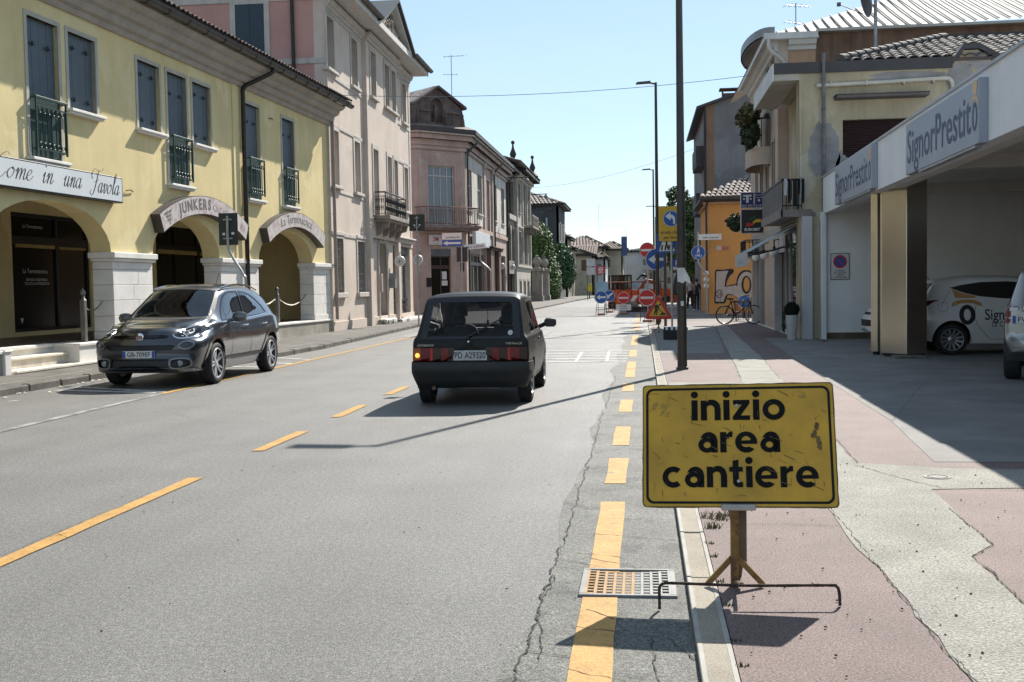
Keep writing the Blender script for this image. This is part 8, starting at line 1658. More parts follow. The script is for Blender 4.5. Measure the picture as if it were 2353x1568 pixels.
q = MB(); q.poly(rr_(BW-.035, BH_-.035, .0175, .034), [rr_(BW-.057, BH_-.057, .0285, .026)], 0, T(0, -.003)); obj('black_border', q, BKB, bd, smooth=0)
# hand drawn heavy sans letters on a 4-unit grid
def glyph_poly(mb, parts, x, z, s):
    for P, Hs in parts:
        f = lambda L: [(x+a*s, z+b*s) for a, b in L]
        A = sum(P[i-1][0]*P[i][1]-P[i][0]*P[i-1][1] for i in range(len(P))); mb.poly(f(P if A > 0 else P[::-1]), [f(h) for h in Hs], 0, T(0, -.0042))
SW_ = .29   # stroke
def arcp(cx, cy, r, a0, a1, n=14): return [(cx+r*math.cos(rad(a0+(a1-a0)*i/n)), cy+r*math.sin(rad(a0+(a1-a0)*i/n))) for i in range(n+1)]
def ringg(cx, a0, a1, r=.5): return [(arcp(cx, .5, r, a0, a1, 20)+arcp(cx, .5, r-SW_, a1, a0, 20), [])]
G_ = {'i': ([([(0, 0), (SW_, 0), (SW_, 1), (0, 1)], []), (disc_pts(SW_/2, 1.27, .17, 16), [])], SW_),
 'n': ([([(0, 0), (SW_, 0), (SW_, .58)]+arcp(.46, .56, .19, 180, 0, 10)+[(.65, 0), (.65+SW_, 0), (.65+SW_, .6)]+arcp(.52, .62, .40, 0, 118, 10)+[(SW_, .86), (SW_, .98), (0, .98)], [])], .92),
 'z': ([([(0, 0), (.80, 0), (.80, .22), (.36, .22), (.79, .8), (.79, .98), (.02, .98), (.02, .76), (.43, .76), (0, .18)], [])], .8),
 'o': ([(disc_pts(.52, .49, .52, 30, .51), [disc_pts(.52, .49, .26, 24, .25)])], 1.04),
 'a': ([(disc_pts(.42, .36, .42, 26, .37), [disc_pts(.42, .36, .17, 18, .15)]), ([(.62, 0), (.62+SW_, 0), (.62+SW_, .62)]+arcp(.50, .60, .39, 0, 150, 12)+[(.10, .70)]+arcp(.48, .60, .15, 140, 0, 8)+[(.62, .5)], [])], .9),
 'r': ([([(0, 0), (SW_, 0), (SW_, .5)]+arcp(.52, .5, .25, 180, 95, 6)+[(.58, .74), (.58, 1.0), (.45, 1.0), (.30, .86), (SW_, .84), (SW_, .98), (0, .98)], [])], .58),
 'e': ([(arcp(.5, .49, .51, 0, 318, 26)+arcp(.5, .49, .25, 300, 200, 10)+[(.26, .40), (1.01, .40), (1.01, .49)], [arcp(.5, .56, .22, 5, 175, 10)+[(.27, .56)]])], 1.02),
 'c': ([(arcp(.51, .49, .51, 48, 312, 24)+arcp(.51, .49, .25, 312, 48, 16), [])], .92),
 't': ([([(.16, .25)]+arcp(.42, .26, .26, 180, 275, 8)+[(.62, .02), (.62, .24), (.52, .24)]+[(.43, .30), (.43, .74), (.62, .74), (.62, .97), (.43, .97), (.43, 1.32), (.16, 1.26), (.16, .97), (0, .97), (0, .74), (.16, .74)], [])], .64)}
def board_word(wd, xc, z, xh, gap=.13):
    W_ = sum(G_[c][1] for c in wd)+gap*(len(wd)-1); x = xc-W_*xh/2; q = MB()
    for c in wd: glyph_poly(q, G_[c][0], x, z, xh); x += (G_[c][1]+gap)*xh
    return obj('lettering', q, BKF, bd, smooth=0)
board_word('inizio', .005, .402, .096, .15); board_word('area', .005, .252, .096, .13); board_word('cantiere', .005, .092, .096, .13)
sc_ = MB(); rs_ = random.Random(11)
for i in range(60):
    x, z, a = rs_.uniform(-.39, .39), rs_.uniform(.03, .54), rs_.choice([rs_.uniform(0, 3.14), 1.45+rs_.uniform(-.2, .2), 2.6+rs_.uniform(-.2, .2)]); l = rs_.uniform(.01, .06); w_ = rs_.uniform(.0004, .0012); P = [(x+l*t_*math.cos(a+.15*t_), -.0052, z+l*t_*math.sin(a+.15*t_)) for t_ in (0, .35, .7, 1)]
    for a_, b_ in zip(P, P[1:]): sc_.add([(a_[0]-w_, -.0052, a_[2]-w_), (a_[0]+w_, -.0052, a_[2]+w_), (b_[0]+w_, -.0052, b_[2]+w_), (b_[0]-w_, -.0052, b_[2]-w_)], [(0, 1, 2, 3)])
for (x, z) in ((.34, .33), (.355, .31), (.36, .28), (.35, .37)):
    sc_.poly(blob(x, z, .012, .02, 10, .5, int(x*999)), [], 0, T(0, -.0053))
obj('scratch', sc_, mat('scratch_brown', (.13, .075, .02), .7, 0, .4, 40), bd, smooth=0, kind='stuff')
q = MB()
for z in (.12, .47): q.lathe([(0, .003), (.006, .002), (.008, 0)], 10, T(.0, -.0045, z) @ Matrix.Rotation(rad(90), 4, 'X'))
obj('rivet', q, mat('zinc_rivet', (.4, .4, .4), .4, .6), bd)
RST = mat('rusty_yellow_steel', (.235, .125, .03), .65, .15, .3, 9, .1, 200, patch=((.13, .055, .025), 14, .55)); OLV = mat('olive_post', (.13, .10, .055), .6, .2, .2, 9, patch=((.09, .045, .02), 12, .6)); REB = mat('rusty_rebar', (.06, .035, .025), .8, .3, .3, 40, .3, 300)
q = MB(); q.box(-.034, .004, .285, .32, .0, .41, .003); obj('front_post', q, RST, t, smooth=0)
q = MB(); q.box(.008, .046, .335, .375, .09, .42, .003); obj('rear_post', q, OLV, t, smooth=0)
q = MB(); q.box(-.08, .08, .25, .33, .372, .4, .003); obj('clamp', q, mat('zinc_clamp', (.42, .42, .40), .4, .6, .1, 9), t, smooth=0)
q = MB()
for sg in (-1, 1):
    a = Vector((-.015+sg*.014, .3, .135)); b = Vector((-.015+sg*.132, .29, .008)); d = (b-a).normalized(); n_ = Vector((d.z, 0, -d.x))*.013; q.add([tuple(a+n_-Vector((0, .008, 0))), tuple(a-n_-Vector((0, .008, 0))), tuple(b-n_-Vector((0, .008, 0))), tuple(b+n_-Vector((0, .008, 0))), tuple(a+n_+Vector((0, .008, 0))), tuple(a-n_+Vector((0, .008, 0))), tuple(b-n_+Vector((0, .008, 0))), tuple(b+n_+Vector((0, .008, 0)))], [(0, 1, 2, 3), (7, 6, 5, 4), (0, 4, 5, 1), (3, 2, 6, 7), (1, 5, 6, 2), (0, 3, 7, 4)])
obj('brace', q, RST, t, smooth=0)
q = MB(); q.tube([(.026, .36, .15), (.026, .50, .0)], .014, 6); q.tube([(-.015, .0, .088), (-.015, .3, .02)], .01, 6); obj('rear_leg', q, OLV, t)
q = MB(); P = catmull([(-.385, .0, -.03), (-.385, 0, .03), (-.383, 0, .07), (-.365, 0, .088), (-.3, 0, .09), (0, -.02, .088), (.36, -.01, .09), (.40, -.01, .086), (.412, -.012, .06), (.415, -.015, .0)], 6); q.tube(P, [.0065+.0012*(i % 2) for i in range(len(P))], 7); obj('foot_bar', q, REB, t)
# drain grate in the gutter
t = thing('drain_grate', 'sagging slotted drain grate crossing the yellow edge line', 'drain', (-.085, 5.46, .004))
q = MB(); q.box(-.235, .235, -.25, .25, -.03, -.012); pit = obj('pit', q, DARK, t, smooth=0)
GI = mat('bare_cast_iron', (.19, .19, .18), .6, .2, .15, 8); GY = mat('yellow_painted_iron', (.29, .17, .06), .65, 0, .15, 8)
q = MB(); q.mi = 0; q.box(-.235, .235, -.25, -.225, -.02, .012, .003); q.box(-.235, .235, .225, .25, -.02, .012, .003); q.box(-.235, -.205, -.224, .224, -.02, .0118, .003); q.box(.205, .235, -.224, .224, -.02, .0118, .003); fr = obj('frame', q, GI, t, smooth=0)
nc = 9
for i in range(nc+1):
    x = -.203+i*.406/nc; sag = -.010*(1-(x/.2)**2); q = MB(); q.box(x-.0085, x+.0085, -.223, .223, -.014+sag, .011+sag, .002); obj('bar', q, GY if x < .03 else GI, fr, smooth=0)
for j in range(9):
    y = -.205+j*.41/8; q = MB()
    for i in range(nc):
        xa = -.203+i*.406/nc+.009; xb = xa+.406/nc-.018; sag = -.010*(1-((xa+xb)/2/.2)**2); q.mi = 0 if xa < .02 else 1; q.box(xa, xb, y-.0095, y+.0095, -.013+sag, .0105+sag)
    obj('cross_bar', q, [GY, GI], fr, smooth=0)
t = thing('manhole', 'small round drain cover in the pale concrete strip', 'drain', (2.19*K, 8.57*K, H+.005)); q = MB(); q.lathe([(0, .002), (.09, .002), (.1, .004), (.105, -.003)], 20); cv = obj('cover', q, mat('worn_iron', (.25, .24, .215), .8, 0, .1, 9), t); q = MB(); q.tube([(.07*math.cos(a), .07*math.sin(a), .003) for a in [k*math.pi/10 for k in range(20)]], .0022, 4, True); obj('cover_ring', q, DARK, cv)
# ---- signs seen from behind, left pavement
def back_sign(x, y, z0, h, w, hs, lab, bend=0., pm=GALV):
    t = thing('road_sign', lab, 'road sign', (x, y, z0), 0)
    P = [(0, 0, 0), (0, 0, h)] if not bend else catmull([(bend, 0, 0), (bend, 0, h-1.5), (bend*.85, 0, h-1.25), (bend*.2, 0, h-.85), (0, 0, h-.6), (0, 0, h)], 5)
    q = MB(); q.tube(P, .03, 10); obj('post', q, pm, t)
    q = MB(); q.box(-w/2, w/2, .032, .044, h-hs+.06, h+.06, .004); p = obj('sign_plate', q, mat('dark_sign_back', (.032, .036, .034), .55, .2, .1, 5), t, smooth=0)
    q = MB()
    for zz in (h-.08, h-hs+.2): q.box(-.1, .1, -.02, .034, zz-.015, zz+.015, .004)
    obj('clamp', q, GALV, p, smooth=0); q = MB(); q.box(-.13, -.07, .028, .033, h-hs*.6, h-hs*.6+.05); q.box(.07, .13, .028, .033, h-hs*.6+.01, h-hs*.6+.06); obj('sticker', q, SWH, p, smooth=0)
    return t
back_sign(-8.75, 22.75, .11, 2.98, .42, .68, 'dark back of a road sign on a bent grey post behind the parked car', .37)
back_sign(-8.45, 41.3, .11, 4.1, .6, .62, 'dark square sign back on a straight post before the pink building')
t = thing('one_way_sign', 'white and blue one way plates with a left arrow across the side street', 'road sign', (-9.2, 56.3, .05)); q = MB(); q.tube([(0, 0, 0), (0, 0, 4.25)], .04, 8); obj('post', q, GALV, t)
q = MB(); q.box(-1.0, .02, -.06, -.045, 3.9, 4.23, .004); p = obj('street_plate', q, SWH, t, smooth=0); q = MB(); put_text(q, 'podestarile', -.45, 3.97, .1, -.062, width=.72, bold=.01); put_text(q, 'via', -.9, 4.12, .05, -.062); obj('lettering', q, INK, p, smooth=0)
q = MB(); q.box(-1.0, .02, -.06, -.045, 3.55, 3.87, .004); p = obj('one_way_plate', q, BLUE, t, smooth=0); q = MB(); q.poly([(-.96, 3.71), (-.72, 3.83), (-.72, 3.76), (-.03, 3.76), (-.03, 3.66), (-.72, 3.66), (-.72, 3.59)][::-1], [], 0, T(0, -.062)); obj('arrow', q, SWH, p, smooth=0)
q = MB(); q.box(-.28, .3, .05, .065, 2.75, 3.5, .004); q.box(-.1, .12, .05, .065, 2.25, 2.7, .004); obj('sign_back', q, mat('dark_sign_back', (.032, .036, .034), .55), t, smooth=0)
t = thing('street_name_sign', 'tilted white street name plate on a bent grey post before the brown shop pier', 'sign', (-8.3, 57, .05)); q = MB(); q.tube(catmull([(.5, 0, 0), (.5, 0, 2.0), (.42, 0, 2.35), (0, 0, 2.75), (-.03, 0, 3.0), (-.03, 0, 3.5)], 5), .045, 8); obj('post', q, GALV, t); q = MB(); q.box(-.62, .5, -.06, -.045, 3.42, 3.68, .004); p = obj('sign_plate', q, SWH, t, Matrix.Rotation(rad(-4), 4, 'Y'), 0); q = MB(); put_text(q, 'VIA G. GUERRIERI', -.06, 3.49, .1, -.062, width=.9, bold=.01); obj('lettering', q, INK, p, smooth=0)
# planter, bicycle, tables, cone, leaning sign
t = thing('planter', 'tall white tapered planter with a clipped topiary ball beside the pilaster', 'planter', (3.72, 28.35, H)); q = MB(); q.lathe([(.105, 0), (.115, .02), (.165, .6), (.172, .62), (.155, .62), (.15, .58), (0, .57)], 20); obj('pot', q, mat('white_plastic_pot', (.55, .55, .55), .4, 0, .04, 3), t, smooth=50)
foliage('topiary_ball', [(0, 0, .76, .185, .185, .185)], 1800, .035, leafmat('topiary_leaf', (.012, .018, .010)), t, 13, 0, .8); q = MB(); q.lathe([(0, .58)]+[(.165*math.sin(a), .75-.165*math.cos(a)) for a in [math.pi*i/8 for i in range(1, 8)]]+[(0, .915)], 14); obj('ball_core', q, mat('topiary_core', (.008, .012, .007), .9), t)
foliage('trailing_plant', [(-.19, .02, .62, .06, .06, .14), (-.2, .02, .4, .05, .05, .25)], 300, .04, leafmat('balcony_leaf', (.035, .055, .025)), t, 14)
t = thing('bicycle', 'black bicycle leaning by the shop wall with its front wheel turned out', 'bicycle', (3.32, 39.2, H), rad(16))
def tor(mb, r, R, cx, z, M=None): mb.tube([(cx+R*math.cos(a), 0, z+R*math.sin(a)) for a in [k*math.pi/14 for k in range(28)]], r, 6, True, M=M)
FR = Matrix.Translation((.5, 0, 0)) @ Matrix.Rotation(rad(-38), 4, 'Z') @ Matrix.Translation((-.5, 0, 0))
for cx, M_ in ((.55, FR), (-.5, None)):
    q = MB(); tor(q, .022, .315, cx, .335); w = obj('wheel', q, RUB, t, M_); q = MB(); tor(q, .011, .292, cx, .335); obj('rim', q, ALU, w)
    q = MB(); q.tube([(cx, -.04, .335), (cx, .04, .335)], .02, 6)
    for k in range(16): a = k*math.pi/8; q.tube([(cx, 0, .335), (cx+.29*math.cos(a), 0, .335+.29*math.sin(a))], .002, 3)
    obj('spokes', q, ALU, w)
q = MB(); A, B, Cc, D = (-.12, 0, .30), (-.28, 0, .80), (.38, 0, .82), (.42, 0, .72)
for a, b in ((A, B), (B, Cc), (A, D), ((-.5, .05, .335), A), ((-.5, -.05, .335), A), ((-.5, .05, .335), B), ((-.5, -.05, .335), B), (Cc, D)): q.tube([a, b], .016, 6)
obj('frame', q, BPL, t)
q = MB(); q.tube([(.36, 0, .95), (.42, .05, .70), (.53, .06, .335)], .014, 6); q.tube([(.42, 0, .70), (.53, -.06, .335)], .014, 6); q.tube(catmull([(.28, .30, .98), (.36, .12, 1.0), (.38, 0, .97), (.36, -.12, 1.0), (.28, -.30, .98)], 4), .014, 6); obj('handlebar', q, BPL, t, FR)
q = MB(); q.box(-.42, -.18, -.07, .07, .86, .92, .03); q.tube([B, (-.3, 0, .88)], .014, 6); obj('saddle', q, BPL, t, smooth=40)
for k, (x, y) in enumerate([(3.75, 42.6), (3.85, 44.2), (4.05, 45.6)]):
    t = thing('cafe_table', ['dark metal cafe table beside the bicycle', 'dark metal cafe table farther along the shop front', 'farthest dark cafe table near the orange house'][k], 'table', (x, y, H), k*.4, 'dark cafe tables'); q = MB(); q.box(-.33, .33, -.3, .3, .70, .73, .01); obj('tabletop', q, mat('matt_black', (.02, .02, .02), .95, spec=.1), t, smooth=0)
    for sx in (-1, 1):
        for sy in (-1, 1): q = MB(); q.tube([(sx*.28, sy*.25, .7), (sx*.22, sy*.2, 0)], .014, 5); obj('leg', q, IRON, t)
    q = MB(); q.tube([(-.25, -.22, .25), (.25, .22, .25)], .01, 4); q.tube([(-.25, .22, .25), (.25, -.22, .25)], .01, 4); obj('stretcher', q, IRON, t)
t = thing('traffic_cone', 'orange and white traffic cone at the foot of the graffiti wall', 'cone', (4.35, 52.3, .02)); CO = mat('cone_orange', (.55, .10, .02), .6)
q = MB(); q.box(-.16, .16, -.16, .16, 0, .03, .01); q.lathe([(.12, .03), (.035, .48), (.02, .48)], 14); c_ = obj('cone', q, CO, t, smooth=40); q = MB(); q.lathe([(.102, .12), (.079, .215)], 14, cap=False); q.lathe([(.069, .27), (.049, .36)], 14, cap=False); obj('white_band', q, SWH, c_, T(0, 0, 0) @ Matrix.Diagonal((1.03, 1.03, 1, 1)))
t = thing('leaning_sign', 'round blue sign leaning on the tables below the graffiti', 'road sign', (4.55, 50.6, .3), 0); p = sign_disc(t, .33, .3, Matrix.Rotation(rad(-8), 4, 'X')); q = MB(); q.poly([(-.16, .28), (.04, .28), (-.02, .42), (-.1, .42)], [], 0, T(0, -.009)); obj('figure', q, SWH, p, smooth=0); q = MB(); q.tube([(-.2, 0, .1), (-.2, .1, -.3)], .015, 5); q.tube([(.2, 0, .1), (.2, .1, -.3)], .015, 5); obj('stand', q, STM, t)
# ---- road works: barrier, excavator, boards
t = thing('orange_barrier', 'orange plastic mesh barrier on posts across the closed road', 'barrier', (-1.86, 61.5, 0)); t.scale = (.62, 1, 1); ORM = mat('orange_mesh', (.62, .10, .025), .7, 0, .15, 5); RDP = mat('red_brown_post', (.24, .06, .035), .7)
q = MB(); n = 20
q.add([v for i in range(n+1) for v in ((i*5.0/n, .05*math.sin(i*1.7), .78+.03*math.sin(i*2.3)), (i*5.0/n, .05*math.sin(i*1.7+1), 1.15+.03*math.sin(i*1.3)))], [(2*i, 2*i+2, 2*i+3, 2*i+1) for i in range(n)]); obj('mesh_band', q, ORM, t, smooth=0)
q = MB(); q.tube([(0, 0, 1.62), (5, 0, 1.62)], .03, 6); q.tube([(0, 0, .55), (5, 0, .55)], .02, 6); obj('rail', q, RDP, t)
for i in range(6): q = MB(); q.tube([(i*1.0, 0, 0), (i*1.0, 0, 1.66)], .035, 6); obj('post', q, RDP, t)
q = MB(); q.box(2.75, 3.65, -.1, -.08, .98, 1.22); obj('notice', q, SWH, t, smooth=0)
q = MB(); put_text(q, 'LAVORI IN CORSO', 3.2, 1.06, .09, -.105, .7); obj('lettering', q, INK, t, smooth=0)
t = thing('striped_barrier', 'red and white striped barrier board behind the no entry signs', 'barrier', (.0, 57, 0)); q = MB(); q.box(-.9, .9, -.02, .02, .62, .92); b_ = obj('board', q, SWH, t, smooth=0)
for i in range(4): x = -.85+i*.45; q = MB(); q.add([(x, -.024, .62), (x+.22, -.024, .62), (x+.4, -.024, .92), (x+.18, -.024, .92)], [(0, 1, 2, 3)]); obj('red_stripe', q, RED, b_, smooth=0)
for x in (-.7, .7): q = MB(); q.tube([(x, -.3, 0), (x, 0, .95)], .02, 5); q.tube([(x, .3, 0), (x, 0, .95)], .02, 5); obj('leg', q, STM, t)
t = thing('excavator', 'orange mini excavator with a black glazed cab behind the barrier', 'excavator', (-1.2, 69.5, 0), rad(12)); t.scale = (.8, .8, .8); EXO = mat('excavator_orange', (.55, .085, .02), .45, 0, .1, 3); EXB = mat('excavator_black', (.015, .015, .016), .5)
for sy in (-.75, .75):
    q = MB(); L_ = 1.05; q.poly([(-L_, .1), (-L_+.12, 0), (L_-.12, 0), (L_, .1), (L_, .4), (L_-.12, .5), (-L_+.12, .5), (-L_, .4)], [], .35, T(0, sy-.17))
    for k in range(14): q.box(-L_+k*.15, -L_+k*.15+.08, sy-.18, sy+.19, .5, .53); q.box(-L_+k*.15, -L_+k*.15+.08, sy-.18, sy+.19, -.0, .03)
    obj('track', q, EXB, t, smooth=0)
q = MB(); q.box(-1.0, 1.0, -.8, .8, .55, 1.05, .1); obj('body', q, EXO, t, smooth=30); q = MB(); q.box(-1.05, .3, -.82, .82, 1.05, 1.5, .15); obj('side_panel', q, mat('pale_grey_panel', (.45, .45, .45), .5), t, smooth=30)
q = MB(); q.box(.35, 1.05, -.6, .6, 1.05, 1.45, .08); obj('engine_cover', q, mat('pale_grey_panel', (.45, .45, .45), .5), t, smooth=30)
cab = MB(); x0, x1, y0, y1_, z0, z1 = -1.0, .5, -.75, .55, 1.5, 2.5
for x in (x0, x1, -.1):
    for y in (y0, y1_): cab.box(x-.05, x+.05, y-.05, y+.05, z0, z1)
cab.box(x0-.08, x1+.08, y0-.08, y1_+.08, z1, z1+.12, .04); cab.box(x0, x1, y0, y1_, z0-.3, z0+.05); cb_ = obj('cab', cab, EXB, t, smooth=20)
q = MB(); q.box(x0+.02, x1-.02, y0+.01, y1_-.01, z0+.05, z1-.01); obj('cab_glass', q, glass('cab_glass', (.35, .42, .42), .06), cb_, smooth=0)
q = MB(); q.box(-.5, -.1, -.3, .2, 1.4, 2.1, .1); obj('seat', q, EXB, cb_, smooth=30)
q = MB(); q.lathe([(.05, 0), (.06, .06), (.0, .12)], 8, T(-.2, -.1, 2.62)); obj('beacon', q, mat('amber_dome', (.5, .22, .02), .3), cb_)
q = MB()
P = [(1.0, .1, 1.1), (1.8, .1, 2.1), (2.9, .1, 1.9), (3.2, .1, .8)]
for a, b, w_ in ((P[0], P[1], .14), (P[1], P[2], .12), (P[2], P[3], .1)): q.tube([a, b], w_, 4, sq=True)
q.tube([(1.2, .1, 1.0), (1.7, .1, 1.7)], .05, 6); q.tube([(1.8, .1, 2.25), (2.6, .1, 2.1)], .05, 6); obj('arm', q, mat('rusty_orange_arm', (.30, .075, .03), .6, 0, .3, 4), t)
q = MB(); q.poly([(0, 0), (.5, .1), (.6, .5), (.2, .6), (-.1, .35)], [], .6, T(3.1, -.2, .35)); obj('bucket', q, EXB, t, smooth=0)
q = MB(); q.tube(catmull([(1.0, -.5, 2.2), (1.5, -.45, 2.62), (1.75, -.45, 2.5), (1.9, -.45, 2.3)], 4), .06, 6); q.box(1.3, 1.8, -.5, -.4, 2.45, 2.6); obj('quick_coupler', q, EXB, t)
q = MB(); q.box(.95, 1.7, -.6, .5, 1.2, 1.42, .06); q.box(.9, 1.15, -.65, -.35, 1.15, 1.4, .05); obj('counterweight', q, mat('pale_yellow_panel', (.55, .42, .2), .5), t, smooth=30)
for k, (x, y, n, lab) in enumerate([(.35, 72, 4, 'orange mesh fence standing behind the lamp posts'), (-1.6, 66, 3, 'short orange mesh fence beside the excavator'), (-.4, 84, 3, 'far orange mesh fence closing the trench')]):
    t = thing('mesh_fence', lab, 'fence', (x, y, 0), rad(-6+6*k), 'orange site fences')
    for i in range(n):
        q = MB(); q.tube([(i*.8, 0, 0), (i*.8, 0, 1.45)], .03, 6); obj('post', q, RDP, t)
        if i < n-1: q = MB(); q.add([(i*.8, .01, .25), (i*.8+.8, .01, .28), (i*.8+.8, .03, 1.2), (i*.8+.4, .06, 1.14), (i*.8, .03, 1.22)], [(0, 1, 2, 3, 4)]); obj('mesh_panel', q, ORM, t, smooth=0)
t = thing('pipe_stack', 'grey pipes stacked by the trench behind the no entry signs', 'pipes', (-.9, 64, 0))
for x, z in ((0, .14), (.3, .14), (.6, .14), (.15, .4), (.45, .4)): q = MB(); q.tube([(x, 0, z), (x, 4, z)], .14, 10); obj('pipe', q, mat('grey_plastic_pipe', (.28, .28, .27), .6), t)
SITE = mat('site_board_white', (.55, .56, .56), .6)
def board(name, lab, x, y, z0, z1, w, mt, cat, d=.05, legs=True):
    t = thing(name, lab, cat, (x, y, 0)); q = MB(); q.box(-w/2, w/2, -d/2, d/2, z0, z1, .004); b = obj('panel', q, mt, t, smooth=0)
    if legs: q = MB(); q.tube([(-w*.42, .05, 0), (-w*.42, .05, z1)], .035, 6); q.tube([(w*.42, .05, 0), (w*.42, .05, z1)], .035, 6); obj('post', q, STM, t)
    return t, b
t, b = board('notice_board', 'two blank white notice panels stacked on dark posts by the cream house', -5.05, 110, 3.35, 4.1, .85, SITE, 'notice board'); q = MB(); q.box(-.42, .42, -.03, .03, 2.5, 3.25); obj('panel', q, SITE, t, smooth=0)
t, b = board('red_sign', 'small red square sign with a white emblem beside the excavator', -4.0, 108, 2.55, 3.3, .8, RED, 'sign'); q = MB(); q.poly(disc_pts(0, 2.98, .24, 20), [disc_pts(0, 2.98, .17, 16)], 0, T(0, -.03)); q.box(-.12, .12, -.034, -.03, 2.9, 3.05); q.box(-.25, .25, -.034, -.03, 2.62, 2.7); obj('emblem', q, SWH, b, smooth=0)
board('poster_stand', 'pale blue poster panel standing left of the barrier', -3.55, 100, .35, 1.75, 1.1, mat('pale_blue_poster', (.30, .46, .55), .5, 0, .15, 1.2), 'poster')
board('site_fence_panel', 'translucent blue site hoarding behind the orange mesh', -.55, 74, .9, 1.7, 1.6, mat('pale_blue_poster', (.30, .46, .55), .5), 'hoarding')
board('white_van_board', 'pale panel behind the barrier on the right', .6, 80, .6, 1.5, 1.2, SITE, 'hoarding')
t = thing('totem_sign', 'tall narrow dark blue totem sign in front of the far white house', 'sign', (-2.75, 175, 0)); q = MB(); q.box(-.45, .45, -.15, .15, 6.0, 9.0); obj('panel', q, mat('navy_totem', (.03, .06, .16), .5), t, smooth=0); q = MB(); q.tube([(0, 0, 0), (0, 0, 6)], .15, 8); obj('post', q, GALV, t)
t = thing('letter_box', 'small yellow box on the cream house wall', 'box', (-5.6, 118, .3)); q = MB(); q.box(-.28, .28, -.15, .15, .5, 1.35, .06); obj('body', q, mat('yellow_box', (.55, .42, .04), .5), t, smooth=20); q = MB(); q.box(-.06, .06, -.05, .05, -.3, .5); obj('post', q, STM, t, smooth=0)
board('spoil_heap', 'low dark trench plate stack in front of the excavator', -.1, 60, .0, .28, 1.5, mat('dark_soil', (.05, .04, .033), .95, 0, .3, 5), 'plates', .9, False)
# hanging bag / umbrella and chairs far right
t = thing('folded_parasol', 'closed dark parasol standing on the far right pavement', 'parasol', (2.05, 66, H)); q = MB(); q.tube([(0, 0, 0), (0, 0, 2.2)], .03, 6); obj('pole', q, STM, t); q = MB(); q.lathe([(.02, 2.15), (.12, 1.9), (.3, 1.2), (.36, .85), (.25, .8), (0, .85)], 8); obj('cloth', q, BPL, t, smooth=20)
t = thing('red_crate', 'small red plastic bucket on the far right pavement', 'bucket', (2.25, 64, H)); q = MB(); q.lathe([(.12, 0), (.17, .4), (.15, .4), (.11, .05)], 10); obj('body', q, RED, t); q = MB(); q.tube([(.16*math.cos(a), 0, .4+.18*math.sin(a)) for a in [math.pi*i/8 for i in range(9)]], .01, 4); obj('handle', q, STM, t)
# ---- overhead wires
def wire(a, b, sag, lab):
    a = Vector(a); b = Vector(b); q = MB(); q.tube([a.lerp(b, i/24)-Vector((0, 0, sag*4*(i/24)*(1-i/24))) for i in range(25)], .009, 4); tag(obj('overhead_wire', q, mat('grey_wire', (.2, .2, .2), .6)), lab, 'wire', 'overhead wires')
wire((-10.2, 36.5, 8.0), (3.6, 37.5, 8.3), .28, 'overhead wire from the pink building to the peach house'); wire((-9.7, 96, 10.0), (3.6, 63, 9.2), .5, 'faint overhead wire farther down the street')
# ---- people
SKIN = mat('skin', (.42, .26, .19), .55, 0, .05, 9)
def person(lab, loc, rz, joints, radii, edges, regions, hair, mats, face=True, s=1.0):
    """one continuous skinned body; material per face by the nearest bone; hair and a face as children"""
    names = list(joints); ix = {n: i for i, n in enumerate(names)}
    me = bpy.data.meshes.new('body'); me.from_pydata([Vector(joints[n])*s for n in names], [(ix[a], ix[b]) for a, b in edges], []); o = bpy.data.objects.new('tmp', me); COL.objects.link(o)
    sk = o.modifiers.new('s', 'SKIN'); sk.use_smooth_shade = True
    for n in names: r = radii[n]; me.skin_vertices[0].data[ix[n]].radius = (r[0]*s, r[1]*s) if isinstance(r, tuple) else (r*s, r*s)
    me.skin_vertices[0].data[ix['pelvis']].use_root = True
    ss = o.modifiers.new('u', 'SUBSURF'); ss.levels = 2; ss.render_levels = 2
    m2 = bpy.data.meshes.new_from_object(o.evaluated_get(bpy.context.evaluated_depsgraph_get())); bpy.data.objects.remove(o)
    for m_ in mats: m2.materials.append(m_)
    segs = [(Vector(joints[a])*s, Vector(joints[b])*s, regions.get((a, b), 0)) for a, b in edges]
    for p in m2.polygons:
        c = p.center; best = min(segs, key=lambda g_: (c-(g_[0]+(g_[1]-g_[0])*max(0, min(1, (c-g_[0]).dot(g_[1]-g_[0])/max(1e-9, (g_[1]-g_[0]).length_squared))))).length); p.material_index = best[2]; p.use_smooth = True
    b = bpy.data.objects.new('person', m2); COL.objects.link(b); b.location = loc; b.rotation_euler = (0, 0, rz); tag(b, lab, 'person')
    hd = Vector(joints['head'])*s; q = MB(); hr, hz = hair
    q.lathe([(0, .125*s)]+[(.092*s*math.sin(a)*1.08, .125*s*math.cos(a)) for a in [math.pi*i/14 for i in range(1, hz)]], 14, Matrix.Translation(hd+Vector((0, .018*s, .012*s)))); obj('hair', q, hr, b, smooth=60)
    if face:
        q = MB(); fy = -.088*s; q.add([(hd.x-.012*s, hd.y+fy, hd.z-.03*s), (hd.x+.012*s, hd.y+fy, hd.z-.03*s), (hd.x, hd.y+fy-.022*s, hd.z-.028*s), (hd.x, hd.y+fy+.004, hd.z+.015*s)], [(0, 2, 3), (2, 1, 3), (0, 1, 2)]); obj('nose', q, SKIN, b)
        q = MB()
        for sx in (-1, 1): q.lathe([(0, .004), (.012*s, .002), (.014*s, -.004)], 8, Matrix.Translation(hd+Vector((sx*.034*s, fy+.004, .005*s))) @ Matrix.Rotation(rad(90), 4, 'X'))
        obj('eyes', q, INK, b); q = MB(); q.box(hd.x-.025*s, hd.x+.025*s, hd.y+fy-.001, hd.y+fy+.012, hd.z-.062*s, hd.z-.054*s, .003); obj('mouth', q, mat('lips', (.25, .09, .08), .6), b)
    return b
